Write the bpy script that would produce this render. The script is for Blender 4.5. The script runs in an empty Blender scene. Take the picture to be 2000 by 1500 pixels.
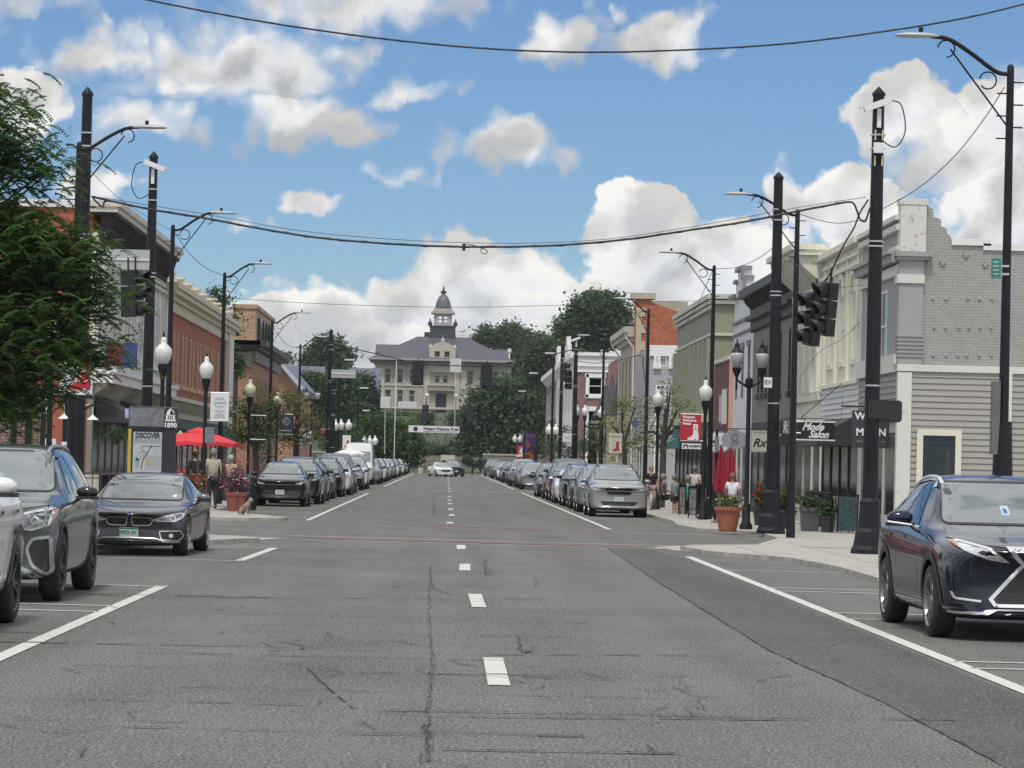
import bpy, bmesh, math, random
import numpy as np
from mathutils import Vector, Matrix
from mathutils.bvhtree import BVHTree
R = math.radians
random.seed(7); rng = np.random.default_rng(7)
scn = bpy.context.scene
col = scn.collection

# ---------------------------------------------------------------- camera
F = 6000.0                                   # focal length in pixels of a 2000 px wide picture
CAMZ = 1.7
VPX, VPY, ROLL = 870.0, 898.0, R(1.4)
_d = Vector(((VPX-1000)/F, -(VPY-750)/F, -1.0)).normalized()
_s, _c = math.sin(ROLL), math.cos(ROLL)
_u = Vector((_s, _c, 0)); _u.z = -(_u.x*_d.x+_u.y*_d.y)/_d.z; _u.normalize()
_r = _d.cross(_u)
M3 = Matrix((_r, _d, _u))
CAM = Vector((0, 0, CAMZ))
cd = bpy.data.cameras.new("camera"); cam = bpy.data.objects.new("camera", cd); col.objects.link(cam)
cd.sensor_width = 36; cd.lens = 36*F/2000; cd.clip_start = 0.5; cd.clip_end = 6000
cam.matrix_world = Matrix.Translation(CAM) @ M3.to_4x4()
scn.camera = cam
def ray(px, py):
    return M3 @ Vector(((px-1000)/F, -(py-750)/F, -1.0))
def P(px, py, D):
    w = ray(px, py); return CAM + w*(D/w.y)
def G(px, py, z=0.0):
    w = ray(px, py); return CAM + w*((z-CAMZ)/w.z)
def H(px, py, D): return P(px, py, D).z
def XX(px, py, D): return P(px, py, D).x

# ---------------------------------------------------------------- exposure, sun, sky
scn.view_settings.view_transform = 'Standard'; scn.view_settings.look = 'None'
scn.view_settings.exposure = 0.24; scn.view_settings.gamma = 1.0
SUN_EL, SUN_AZ = R(62), R(192)               # azimuth clockwise from +Y (street direction)
sd = Vector((math.sin(SUN_AZ)*math.cos(SUN_EL), math.cos(SUN_AZ)*math.cos(SUN_EL), math.sin(SUN_EL)))
sl = bpy.data.lights.new("sun", 'SUN'); so = bpy.data.objects.new("sun", sl); col.objects.link(so)
sl.energy = 2.1; sl.angle = R(10); sl.color = (1.0, 0.94, 0.85)
so.rotation_euler = sd.to_track_quat('Z', 'Y').to_euler(); so.location = (0, 0, 60)

world = bpy.data.worlds.new("World"); scn.world = world; world.use_nodes = True
WT = world.node_tree; WT.nodes.clear()
def wn(t, **k):
    n = WT.nodes.new(t)
    for a, b in k.items(): setattr(n, a, b)
    return n
def put(n, i, v):
    if isinstance(v, bpy.types.NodeSocket): WT.links.new(v, n.inputs[i])
    else: n.inputs[i].default_value = v
def mth(op, a, b=0.0, c=0.0, clamp=False):
    n = wn('ShaderNodeMath', operation=op); n.use_clamp = clamp
    put(n, 0, a); put(n, 1, b)
    if op in ('MULTIPLY_ADD', 'SMOOTH_MIN', 'SMOOTH_MAX'): put(n, 2, c)
    return n.outputs[0]
def mr(v, a, b, c=0.0, d=1.0):
    n = wn('ShaderNodeMapRange', interpolation_type='SMOOTHSTEP')
    for i, x in enumerate((v, a, b, c, d)): put(n, i, x)
    return n.outputs[0]
sky = wn('ShaderNodeTexSky', sky_type='NISHITA'); sky.sun_disc = False
sky.sun_elevation = SUN_EL; sky.sun_rotation = SUN_AZ; sky.altitude = 1600; sky.air_density = 1.25; sky.dust_density = 0.15; sky.ozone_density = 2.2
tc = wn('ShaderNodeTexCoord'); sep = wn('ShaderNodeSeparateXYZ'); WT.links.new(tc.outputs['Generated'], sep.inputs[0])
X_, Y_, Z_ = sep.outputs
az = mth('ARCTAN2', X_, Y_); el = mth('ARCSINE', Z_)
cmb = wn('ShaderNodeCombineXYZ'); put(cmb, 0, az); put(cmb, 1, el)
def noise(vec, scale, detail, rough=0.55, off=None):
    if off:
        a = wn('ShaderNodeVectorMath', operation='ADD'); WT.links.new(vec, a.inputs[0]); a.inputs[1].default_value = off; vec = a.outputs[0]
    n = wn('ShaderNodeTexNoise'); WT.links.new(vec, n.inputs['Vector'])
    n.inputs['Scale'].default_value = scale; n.inputs['Detail'].default_value = detail; n.inputs['Roughness'].default_value = rough
    return n.outputs['Fac']
def vor(vec, scale, off=None):
    if off:
        a = wn('ShaderNodeVectorMath', operation='ADD'); WT.links.new(vec, a.inputs[0]); a.inputs[1].default_value = off; vec = a.outputs[0]
    n = wn('ShaderNodeTexVoronoi', feature='SMOOTH_F1'); WT.links.new(vec, n.inputs['Vector'])
    n.inputs['Scale'].default_value = scale; n.inputs['Smoothness'].default_value = 0.5
    return n.outputs['Distance']
# wobble the coordinates so the cloud outlines billow
wv = wn('ShaderNodeTexNoise'); WT.links.new(cmb.outputs[0], wv.inputs['Vector']); wv.inputs['Scale'].default_value = 34; wv.inputs['Detail'].default_value = 5; wv.inputs['Roughness'].default_value = .55
sub = wn('ShaderNodeVectorMath', operation='SUBTRACT'); WT.links.new(wv.outputs['Color'], sub.inputs[0]); sub.inputs[1].default_value = (.5, .5, .5)
scl = wn('ShaderNodeVectorMath', operation='SCALE'); WT.links.new(sub.outputs[0], scl.inputs[0]); scl.inputs['Scale'].default_value = 0.027
wob = wn('ShaderNodeVectorMath', operation='ADD'); WT.links.new(cmb.outputs[0], wob.inputs[0]); WT.links.new(scl.outputs[0], wob.inputs[1])
ws = wn('ShaderNodeSeparateXYZ'); WT.links.new(wob.outputs[0], ws.inputs[0])
wa, we = ws.outputs[0], ws.outputs[1]
# clouds of this sky: centre and size given as directions (picture numbers are turned into azimuth/elevation)
CL = [ # cx, cy, rx, ry, flatness below, softness weight, greyness
 (480,130,275,105,1.4,.9,.40),(180,108,150,72,1.4,.75,.3),(300,235,185,78,1.4,.7,.36),(610,232,205,84,1.7,.95,.34),(780,195,125,44,1.4,.65,.3),
 (60,195,105,85,1.4,1.,.12),(130,5,170,60,1.3,.65,.38),(690,15,300,84,1.6,.8,.42),(1090,72,92,60,1.5,.8,.28),(1290,74,135,66,1.5,.85,.28),(1420,105,100,38,1.3,.55,.3),(380,165,260,60,1.3,.7,.4),
 (1000,292,135,66,1.6,.95,.32),(595,390,82,30,1.3,.8,.2),(190,365,95,44,1.4,.85,.1),(1190,25,70,60,1.5,.6,.2),(760,325,80,26,1.4,.42,.3),(480,425,40,20,1.4,.45,.2),
 (1240,425,92,72,.8,1.25,.0),(1260,500,130,95,.7,1.2,.08),(930,560,150,105,.7,1.1,.12),(1060,585,190,70,.7,1.1,.2),(640,605,150,78,.7,1.1,.05),(760,660,220,70,.6,1.,.25),
 (1450,500,150,70,.7,1.,.1),(1545,400,75,80,.9,.8,.15),(1650,400,110,85,.8,1.1,.05),(1760,235,120,100,1.2,1.15,.05),(1850,300,160,110,.9,1.15,.25),(1960,400,170,120,.8,1.2,.1),
 (1720,500,200,120,.6,1.2,.15),(1580,560,200,90,.6,1.,.2),(1330,600,260,70,.6,1.,.25),(1950,230,110,70,.9,1.,.05),(2150,300,260,200,.8,1.2,.2),(1130,665,560,75,.5,1.05,.3),(1180,580,150,75,.6,1.1,.1),(1390,560,150,75,.6,1.05,.1),(1060,545,120,75,.6,1.1,.08),(1480,620,260,70,.5,1.05,.2),(780,590,150,60,.6,1.,.15),(-150,420,160,60,.9,.9,.2)]
def vm(op, a, b=None, c=None):
    n = wn('ShaderNodeVectorMath', operation=op)
    for i, x in enumerate((a, b, c)):
        if x is None: continue
        if isinstance(x, bpy.types.NodeSocket): WT.links.new(x, n.inputs[i])
        else: n.inputs[i].default_value = x
    return n.outputs['Value'] if op == 'LENGTH' else n.outputs[0]
best = None
for cx, cy, rx, ry, flat, wgt, gr in CL:
    w = ray(cx, cy).normalized(); a0 = math.atan2(w.x, w.y); e0 = math.asin(w.z); sx_, sy_ = F/rx/1.15, F/ry/1.15
    dv = vm('MULTIPLY_ADD', wob.outputs[0], (sx_, sy_, 0), (-a0*sx_, -e0*sy_, 0))
    q = vm('LENGTH', vm('MAXIMUM', dv, vm('MULTIPLY', dv, (-1, -flat, 0))))
    f = mth('MULTIPLY_ADD', q, -wgt, wgt)
    sp = wn('ShaderNodeSeparateXYZ'); WT.links.new(dv, sp.inputs[0])
    cb = wn('ShaderNodeCombineXYZ'); put(cb, 0, f); put(cb, 1, sp.outputs[1]); cb.inputs[2].default_value = gr
    if best is None: best = cb.outputs[0]; dens = f
    else:
        mx = wn('ShaderNodeMix', data_type='VECTOR'); put(mx, 0, mth('GREATER_THAN', f, dens)); WT.links.new(best, mx.inputs['A']); WT.links.new(cb.outputs[0], mx.inputs['B']); best = mx.outputs['Result']
        dens = mth('MAXIMUM', dens, f)
sp = wn('ShaderNodeSeparateXYZ'); WT.links.new(best, sp.inputs[0]); hgt, grey = sp.outputs[1], sp.outputs[2]
V = wob.outputs[0]
nA = noise(V, 26, 7, .6); nB = noise(V, 26, 7, .6, (-.006, .010, 0))
vA = vor(V, 62); vB = vor(V, 62, (-.005, .008, 0)); vC = vor(V, 130)
d2 = mth('ADD', dens, mth('ADD', mth('MULTIPLY', mth('SUBTRACT', nA, .5), 1.15), mth('ADD', mth('MULTIPLY', mth('SUBTRACT', .42, vA), .62), mth('MULTIPLY', mth('SUBTRACT', .42, vC), .42))))
cov = mr(d2, -.02, mth('MULTIPLY_ADD', grey, 1.25, .15))
# relief: brighter where the field falls off towards the upper left
vD = vor(V, 30); vE = vor(V, 30, (-.010, .016, 0))
rel = mth('ADD', mth('MULTIPLY', mth('SUBTRACT', nA, nB), .9), mth('ADD', mth('MULTIPLY', mth('SUBTRACT', vB, vA), .62), mth('MULTIPLY', mth('SUBTRACT', vE, vD), .5)))
up = mth('MAXIMUM', mth('MINIMUM', hgt, 1.0), -1.0)
shade = mr(mth('ADD', mth('MULTIPLY', up, -.55), mth('ADD', mth('MULTIPLY', mth('SUBTRACT', nA, .5), 1.5), mth('MULTIPLY', d2, .35))), -.35, .95)
relc = mth('MAXIMUM', mth('MINIMUM', rel, .2), -.14)
lum = mth('SUBTRACT', mth('SUBTRACT', 1.0, relc), mth('MULTIPLY', shade, mth('MULTIPLY_ADD', grey, .42, .11)))
lum = mth('SUBTRACT', lum, mth('MULTIPLY', mth('SUBTRACT', 1.0, cov), .05))
# clouds all round the rest of the sky, outside this part of it
vc = ray(1000, 500).normalized()
dt = wn('ShaderNodeVectorMath', operation='DOT_PRODUCT'); WT.links.new(tc.outputs['Generated'], dt.inputs[0]); dt.inputs[1].default_value = vc
away = mr(dt.outputs['Value'], math.cos(R(14)), math.cos(R(20)))
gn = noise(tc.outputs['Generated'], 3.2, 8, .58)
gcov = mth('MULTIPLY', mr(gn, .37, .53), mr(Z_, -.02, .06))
gl = mth('ADD', 1.22, mth('MULTIPLY', mth('SUBTRACT', noise(tc.outputs['Generated'], 5, 6, .55, (.1, .1, -.1)), .5), .9))  # unseen clouds made extra bright to fill the facades and car reflections
# pale air low over the horizon
hz = mr(el, 0.0, .055, .8, 0.0)
SKYS = 0.1
tint = wn('ShaderNodeMix', data_type='RGBA', blend_type='MULTIPLY'); tint.inputs['Factor'].default_value = 1
WT.links.new(sky.outputs[0], tint.inputs['A']); tint.inputs['B'].default_value = (0.43, .57, .77, 1)
m1 = wn('ShaderNodeMix', data_type='RGBA'); WT.links.new(hz, m1.inputs['Factor'])
WT.links.new(tint.outputs['Result'], m1.inputs['A']); m1.inputs['B'].default_value = (4.6, 5.1, 5.7, 1)
def over(fac, lumv, sh):
    tn = wn('ShaderNodeMix', data_type='RGBA'); put(tn, 0, sh); tn.inputs['A'].default_value = (7.35, 7.2, 6.85, 1); tn.inputs['B'].default_value = (6.5, 6.8, 7.35, 1)
    cc = wn('ShaderNodeVectorMath', operation='SCALE'); WT.links.new(tn.outputs['Result'], cc.inputs[0]); WT.links.new(lumv, cc.inputs['Scale'])
    m2 = wn('ShaderNodeMix', data_type='RGBA'); WT.links.new(fac, m2.inputs['Factor'])
    WT.links.new(m1.outputs['Result'], m2.inputs['A']); WT.links.new(cc.outputs[0], m2.inputs['B'])
    bg = wn('ShaderNodeBackground'); bg.inputs['Strength'].default_value = SKYS; WT.links.new(m2.outputs['Result'], bg.inputs['Color']); return bg.outputs[0]
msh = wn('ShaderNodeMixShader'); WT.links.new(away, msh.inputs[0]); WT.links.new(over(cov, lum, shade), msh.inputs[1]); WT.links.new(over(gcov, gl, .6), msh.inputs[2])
wo = wn('ShaderNodeOutputWorld'); WT.links.new(msh.outputs[0], wo.inputs['Surface'])
world.cycles.sampling_method = 'MANUAL'; world.cycles.sample_map_resolution = 256
scn.cycles.max_bounces = 6; scn.cycles.diffuse_bounces = 3; scn.cycles.glossy_bounces = 3

# ---------------------------------------------------------------- materials
MATS = {}
def M(name, rgb=(.5, .5, .5), rough=.7, metal=0., var=.12, scale=6., bump=0., coat=0., spec=.5, emit=0., trans=0., kind=None, ior=1.5, **k):
    if name in MATS: return MATS[name]
    m = bpy.data.materials.new(name); m.use_nodes = True; nt = m.node_tree; L = nt.links.new
    b = nt.nodes['Principled BSDF']; b.inputs['Roughness'].default_value = rough; b.inputs['Metallic'].default_value = metal
    b.inputs['Coat Weight'].default_value = coat; b.inputs['Coat Roughness'].default_value = .04
    b.inputs['Specular IOR Level'].default_value = spec; b.inputs['IOR'].default_value = ior; b.inputs['Transmission Weight'].default_value = trans
    rgba = (*rgb, 1)
    b.inputs['Base Color'].default_value = rgba
    m.diffuse_color = rgba
    if emit: b.inputs['Emission Color'].default_value = rgba; b.inputs['Emission Strength'].default_value = emit
    tcn = nt.nodes.new('ShaderNodeTexCoord')
    def nz(scale, detail=4, rough=.6, vec=None):
        n = nt.nodes.new('ShaderNodeTexNoise'); n.inputs['Scale'].default_value = scale; n.inputs['Detail'].default_value = detail; n.inputs['Roughness'].default_value = rough
        L(vec or tcn.outputs['Object'], n.inputs['Vector']); return n.outputs['Fac']
    def mixc(f, a, c, mode='MIX'):
        n = nt.nodes.new('ShaderNodeMix'); n.data_type = 'RGBA'; n.blend_type = mode
        for key, v in (('Factor', f), ('A', a), ('B', c)):
            if isinstance(v, bpy.types.NodeSocket): L(v, n.inputs[key])
            else: n.inputs[key].default_value = v
        return n.outputs['Result']
    def rmp(f, a, c, lo=0., hi=1.):
        n = nt.nodes.new('ShaderNodeMapRange')
        L(f, n.inputs[0]); n.inputs[1].default_value = a; n.inputs[2].default_value = c; n.inputs[3].default_value = lo; n.inputs[4].default_value = hi
        return n.outputs[0]
    def wallvec():
        s = nt.nodes.new('ShaderNodeSeparateXYZ'); L(tcn.outputs['Object'], s.inputs[0])
        a = nt.nodes.new('ShaderNodeMath'); a.operation = 'ADD'; L(s.outputs[0], a.inputs[0]); L(s.outputs[1], a.inputs[1])
        c = nt.nodes.new('ShaderNodeCombineXYZ'); L(a.outputs[0], c.inputs[0]); L(s.outputs[2], c.inputs[1]); return c.outputs[0]
    bumpsrc = None
    if kind == 'brick' or kind == 'paintbrick':
        t = nt.nodes.new('ShaderNodeTexBrick'); L(wallvec(), t.inputs['Vector'])
        t.inputs['Scale'].default_value = k.get('bs', 1.0); t.inputs['Brick Width'].default_value = k.get('bw', .24); t.inputs['Row Height'].default_value = k.get('bh', .085)
        t.inputs['Mortar Size'].default_value = k.get('ms', .012); t.inputs['Mortar Smooth'].default_value = .3
        c1 = k.get('c2', tuple(x*.72 for x in rgb)); mo = k.get('mortar', tuple(min(1, x*1.25+.06) for x in rgb))
        t.inputs['Color1'].default_value = rgba; t.inputs['Color2'].default_value = (*c1, 1); t.inputs['Mortar'].default_value = (*mo, 1)
        base = t.outputs['Color']
        base = mixc(rmp(nz(scale, 6), .3, .7, 1-var, 1+var), (0, 0, 0, 1), base, 'MIX')
        st = mixc(rmp(nz(.5, 6, .7), .52, .8, 0, .35), base, tuple(x*.55 for x in rgb)+(1,))
        L(st, b.inputs['Base Color']); bumpsrc = t.outputs['Fac']; bump = bump or -.25
    elif kind == 'siding':
        s = nt.nodes.new('ShaderNodeSeparateXYZ'); L(tcn.outputs['Object'], s.inputs[0])
        f = nt.nodes.new('ShaderNodeMath'); f.operation = 'PINGPONG'; f.inputs[1].default_value = k.get('bh', .18); L(s.outputs[2], f.inputs[0])
        base = mixc(rmp(nz(2.5, 6), .3, .7, 0, var), rgba, tuple(x*.8 for x in rgb)+(1,)); L(base, b.inputs['Base Color'])
    elif kind == 'asphalt':
        sp = rmp(nz(42, 1, .8), .50, .66, -.18, 1.7); sp2 = rmp(nz(11, 6, .98), .3, .72, -.5, .5); big = rmp(nz(.35, 5, .6), .3, .7, -.16, .16)
        st = nt.nodes.new('ShaderNodeMapping'); st.inputs['Scale'].default_value = (1.0, .05, 1); L(tcn.outputs['Object'], st.inputs[0])
        trk = rmp(nz(1.1, 3, .5, st.outputs[0]), .35, .65, -.12, .10)
        ad = nt.nodes.new('ShaderNodeMath'); ad.operation = 'ADD'; L(sp, ad.inputs[0]); L(sp2, ad.inputs[1])
        ae = nt.nodes.new('ShaderNodeMath'); ae.operation = 'ADD'; L(ad.outputs[0], ae.inputs[0]); L(big, ae.inputs[1])
        ag = nt.nodes.new('ShaderNodeMath'); ag.operation = 'ADD'; L(ae.outputs[0], ag.inputs[0]); L(trk, ag.inputs[1])
        af = nt.nodes.new('ShaderNodeMath'); af.operation = 'ADD'; L(ag.outputs[0], af.inputs[0]); af.inputs[1].default_value = 1
        vm = nt.nodes.new('ShaderNodeVectorMath'); vm.operation = 'SCALE'; vm.inputs[0].default_value = rgb; L(af.outputs[0], vm.inputs['Scale'])
        L(vm.outputs[0], b.inputs['Base Color']); bumpsrc = nz(60, 2); bump = .15
    elif kind == 'concrete':
        t = nt.nodes.new('ShaderNodeTexBrick'); L(tcn.outputs['Object'], t.inputs['Vector']); t.offset = 0
        t.inputs['Scale'].default_value = 1; t.inputs['Brick Width'].default_value = 1.5; t.inputs['Row Height'].default_value = 1.5; t.inputs['Mortar Size'].default_value = .018
        t.inputs['Color1'].default_value = rgba; t.inputs['Color2'].default_value = (*[x*.88 for x in rgb], 1); t.inputs['Mortar'].default_value = (*[x*.45 for x in rgb], 1)
        st = mixc(rmp(nz(.9, 7, .7), .45, .75, 0, .5), t.outputs['Color'], tuple(x*.6 for x in rgb)+(1,)); st = mixc(rmp(nz(9, 5, .7), .4, .8, 0, .35), st, tuple(x*.7 for x in rgb)+(1,))
        L(st, b.inputs['Base Color'])
    elif kind == 'wornpaint':
        f = rmp(nz(5, 8, .75), .56, .66, 0, 1); base = mixc(f, rgba, k['under']+(1,)); L(base, b.inputs['Base Color'])
    elif var:
        f = rmp(nz(scale, 5), .3, .7, 0, 1)
        cb_ = mixc(f, tuple(min(1, x*(1+var)) for x in rgb)+(1,), tuple(x*(1-var) for x in rgb)+(1,))
        if rough >= .65 and not metal:
            mp = nt.nodes.new('ShaderNodeMapping'); mp.inputs['Scale'].default_value = (2.2, 2.2, .28); L(tcn.outputs['Object'], mp.inputs[0])
            cb_ = mixc(rmp(nz(1.0, 7, .7, mp.outputs[0]), .5, .78, 0, .42), cb_, tuple(x*.55+.01 for x in rgb)+(1,)); cb_ = mixc(rmp(nz(7, 6, .8), .56, .7, 0, .3), cb_, tuple(x*.7 for x in rgb)+(1,))
        L(cb_, b.inputs['Base Color'])
        if bump: bumpsrc = nz(scale*4)
    if kind == 'leaf':
        b.inputs['Roughness'].default_value = .75; b.inputs['Specular IOR Level'].default_value = .12
        g = nt.nodes.new('ShaderNodeNewGeometry')
        f = rmp(g.outputs['Random Per Island'], 0, 1, 0, 1)
        cl = mixc(f, tuple(x*1.35 for x in rgb)+(1,), tuple(x*.6 for x in rgb)+(1,))
        f2 = rmp(nz(k.get('ns', .5), 3), .3, .7, 0, .55); cl = mixc(f2, cl, k.get('c2', (rgb[0]*1.6, rgb[1]*1.25, rgb[2]))+(1,))
        L(cl, b.inputs['Base Color'])
        tr = nt.nodes.new('ShaderNodeBsdfTranslucent'); L(cl, tr.inputs['Color']); ms = nt.nodes.new('ShaderNodeMixShader'); ms.inputs[0].default_value = .4
        L(b.outputs[0], ms.inputs[1]); L(tr.outputs[0], ms.inputs[2]); L(ms.outputs[0], nt.nodes['Material Output'].inputs['Surface'])
    if bump and bumpsrc is not None:
        bn = nt.nodes.new('ShaderNodeBump'); bn.inputs['Strength'].default_value = abs(bump); bn.inputs['Distance'].default_value = .02; bn.invert = bump < 0
        L(bumpsrc, bn.inputs['Height']); L(bn.outputs[0], b.inputs['Normal'])
    MATS[name] = m; return m
BLK = M('black painted steel', (.009, .010, .014), .5, 0, var=.3, scale=3, spec=.3)
WHT = M('white paint', (.72, .72, .70), .6, var=.06)
WGLASS = M('window glass', (.02, .025, .03), .06, 0, var=0, spec=.8)
DGLASS = M('shop glass', (.010, .012, .014), .12, 0, var=.4, scale=1.2, spec=.35)
GALV = M('galvanised steel', (.45, .46, .48), .45, .6, var=.1)

# ---------------------------------------------------------------- object helpers
def thing(name, label, cat, loc=(0, 0, 0), rz=0, group=None, kind=None):
    o = bpy.data.objects.new(name, None); o.empty_display_size = .3; col.objects.link(o)
    o.location = loc; o.rotation_euler = (0, 0, rz); return tag(o, label, cat, group, kind)
def tag(o, label=None, cat=None, group=None, kind=None):
    if label: o['label'] = label
    if cat: o['category'] = cat
    if group: o['group'] = group
    if kind: o['kind'] = kind
    return o
def obj(name, bm, mats, parent=None, smooth=False, angle=None):
    if isinstance(bm, bmesh.types.BMesh):
        me = bpy.data.meshes.new(name); bmesh.ops.recalc_face_normals(bm, faces=bm.faces)
        bm.to_mesh(me); bm.free()
    else: me = bm
    if not isinstance(mats, (list, tuple)): mats = [mats]
    for m in mats: me.materials.append(m)
    if smooth or angle: me.polygons.foreach_set('use_smooth', [True]*len(me.polygons))
    if angle: me.set_sharp_from_angle(angle=R(angle))
    o = bpy.data.objects.new(name, me); col.objects.link(o)
    if parent: o.parent = parent
    return o
def BM(): return bmesh.new()
def box(bm, x0, x1, y0, y1, z0, z1, mi=0, T=None):
    vs = [bm.verts.new(Vector(p) if T is None else T @ Vector(p)) for p in ((x0,y0,z0),(x1,y0,z0),(x1,y1,z0),(x0,y1,z0),(x0,y0,z1),(x1,y0,z1),(x1,y1,z1),(x0,y1,z1))]
    for f in ((0,3,2,1),(4,5,6,7),(0,1,5,4),(1,2,6,5),(2,3,7,6),(3,0,4,7)):
        bm.faces.new([vs[i] for i in f]).material_index = mi
def quad(bm, pts, mi=0):
    f = bm.faces.new([bm.verts.new(p) for p in pts]); f.material_index = mi; return f
def prism(bm, poly, dirv, mi=0):
    """extrude a closed 3D polygon along dirv"""
    dirv = Vector(dirv); a = [bm.verts.new(p) for p in poly]; b = [bm.verts.new(Vector(p)+dirv) for p in poly]; n = len(poly)
    bm.faces.new(a).material_index = mi; bm.faces.new(b[::-1]).material_index = mi
    for i in range(n): bm.faces.new((a[i], b[i], b[(i+1) % n], a[(i+1) % n])).material_index = mi
def lathe(bm, prof, c=(0, 0, 0), n=16, T=None, mi=0, cap=True):
    c = Vector(c); rings = []
    for r, z in prof:
        rings.append([bm.verts.new((T @ v if T is not None else v)+c) for v in (Vector((r*math.cos(2*math.pi*i/n), r*math.sin(2*math.pi*i/n), z)) for i in range(n))])
    for a, b in zip(rings, rings[1:]):
        for i in range(n): bm.faces.new((a[i], a[(i+1) % n], b[(i+1) % n], b[i])).material_index = mi
    if cap:
        for r in (rings[0], rings[-1]): bm.faces.new(r).material_index = mi
def tube(bm, pts, r, n=6, mi=0):
    """tube through points; r number or list"""
    pts = [Vector(p) for p in pts]; k = len(pts); rs = r if isinstance(r, (list, tuple)) else [r]*k
    rings = []; up = Vector((0, 0, 1)); pn = None
    for i, p in enumerate(pts):
        t = (pts[min(i+1, k-1)]-pts[max(i-1, 0)]).normalized()
        if pn is None:
            a = up if abs(t.dot(up)) < .9 else Vector((1, 0, 0)); nrm = t.cross(a).normalized()
        else: nrm = (pn - t*pn.dot(t)).normalized()
        pn = nrm; bi = t.cross(nrm)
        rings.append([bm.verts.new(p+(nrm*math.cos(2*math.pi*j/n)+bi*math.sin(2*math.pi*j/n))*rs[i]) for j in range(n)])
    for a, b in zip(rings, rings[1:]):
        for j in range(n): bm.faces.new((a[j], a[(j+1) % n], b[(j+1) % n], b[j])).material_index = mi
    bm.faces.new(rings[0]).material_index = mi; bm.faces.new(rings[-1]).material_index = mi
def catmull(pts, k=6):
    pts = [Vector(p) for p in pts]; out = []
    q = [pts[0]*2-pts[1]]+pts+[pts[-1]*2-pts[-2]]
    for i in range(1, len(q)-2):
        for j in range(k):
            t = j/k; a, b, c, d = q[i-1:i+3]
            out.append(.5*((2*b)+(-a+c)*t+(2*a-5*b+4*c-d)*t*t+(-a+3*b-3*c+d)*t*t*t))
    out.append(pts[-1]); return out
def smoothmesh(bm, lv=2):
    me = bpy.data.meshes.new('t'); bmesh.ops.recalc_face_normals(bm, faces=bm.faces); bm.to_mesh(me); bm.free()
    return modmesh(me, lambda o: setattr(o.modifiers.new('s', 'SUBSURF'), 'levels', lv))
def modmesh(me, fn):
    o = bpy.data.objects.new('t', me); col.objects.link(o); fn(o)
    dg = bpy.context.evaluated_depsgraph_get(); dg.update()
    r = bpy.data.meshes.new_from_object(o.evaluated_get(dg), depsgraph=dg)
    bpy.data.objects.remove(o); return r
def children(o): return [c for c in bpy.data.objects if c.parent == o]
KIDS = {}
def copy_tree(o, parent=None, deep=True, skip=()):
    c = o.copy(); col.objects.link(c)
    if parent: c.parent = parent
    if o.name not in KIDS: KIDS[o.name] = children(o)
    if deep:
        for ch in KIDS[o.name]:
            if ch.name.split('.')[0] in skip: continue
            copy_tree(ch, c, True, skip)
    return c
_fonts = {}
def text(s, size, mat, parent, T, name='lettering', ext=.004, align='CENTER', shear=0., bold=0., sx=1.):
    """lettering as a mesh; T maps the text plane (x right, y up, z out) to the parent's space"""
    cu = bpy.data.curves.new('t', 'FONT'); cu.body = s; cu.size = size; cu.align_x = align; cu.align_y = 'CENTER'; cu.extrude = ext; cu.shear = shear; cu.offset = bold
    cu.resolution_u = 3
    o = bpy.data.objects.new('t', cu); col.objects.link(o); dg = bpy.context.evaluated_depsgraph_get(); dg.update()
    me = bpy.data.meshes.new_from_object(o.evaluated_get(dg), depsgraph=dg); bpy.data.objects.remove(o)
    me.transform(T @ Matrix.Diagonal((sx, 1, 1, 1))); me.materials.clear()
    return obj(name, me, mat, parent)
def facing(loc, nrm=(0, -1, 0)):
    """matrix for a vertical plane at loc facing nrm"""
    n = Vector(nrm).normalized(); z = Vector((0, 0, 1)); x = z.cross(n).normalized()
    m = Matrix((x, z, n)).transposed().to_4x4(); m.translation = Vector(loc); return m
FRONT = Matrix.Rotation(R(90), 4, 'X')
# ---------------------------------------------------------------- ground, road, pavements, markings
ASPH = M('asphalt', (.114, .111, .102), .88, kind='asphalt', spec=.35)
ASPH2 = M('newer asphalt', (.078, .077, .073), .85, kind='asphalt', spec=.35)
CONC = M('pavement concrete', (.43, .41, .365), .9, kind='concrete')
KERB = M('kerb stone', (.38, .36, .32), .9, var=.3, scale=3)
PAINT = M('road paint', (.56, .56, .52), .8, kind='wornpaint', under=(.24, .24, .22))
RED = M('red crosswalk band', (.20, .115, .105), .85, kind='wornpaint', under=(.14, .12, .12))
CRACK = M('crack filler', (.045, .045, .044), .7, var=.3, scale=20)
GRASS = M('grass', (.045, .068, .028), .9, var=.35, scale=1.5)
def sheet(name, polys, z, m, th=0, kind='structure', parent=None):
    bm = BM()
    for p in polys:
        if th: prism(bm, [(x, y, z-th) for x, y in p], (0, 0, th))
        else: quad(bm, [(x, y, z) for x, y in p])
    return tag(obj(name, bm, m, parent), kind=kind)
sheet('ground', [[(-2500, -60), (2500, -60), (2500, 4500), (-2500, 4500)]], -.05, GRASS)
road = sheet('road', [[(-7, -30), (7.2, -30), (7.2, 378), (-7, 378)]], 0, ASPH)
sheet('side_street', [[(-60, 63.8), (-7, 63.8), (-7, 79), (-60, 79)], [(7.2, 63.8), (8.0, 63.8), (8.0, 77), (7.2, 77)], [(-60, 169), (-7, 169), (-7, 184), (-60, 184)], [(7.2, 169), (60, 169), (60, 184), (7.2, 184)],
       [(-90, 364), (-7, 364), (-7, 378), (-90, 378)], [(7.2, 364), (90, 364), (90, 378), (7.2, 378)]], -.004, ASPH)
sheet('resurfaced_lane', [[(G(1960,1500).x, -20), (4.42, -20), (4.42, 56), (4.1, 63.5)]+[(G(a,b_).x, G(a,b_).y) for a, b_ in ((1185,1070),(1290,1140),(1500,1270),(1720,1370),(1960,1498))]], .004, ASPH2)
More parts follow.
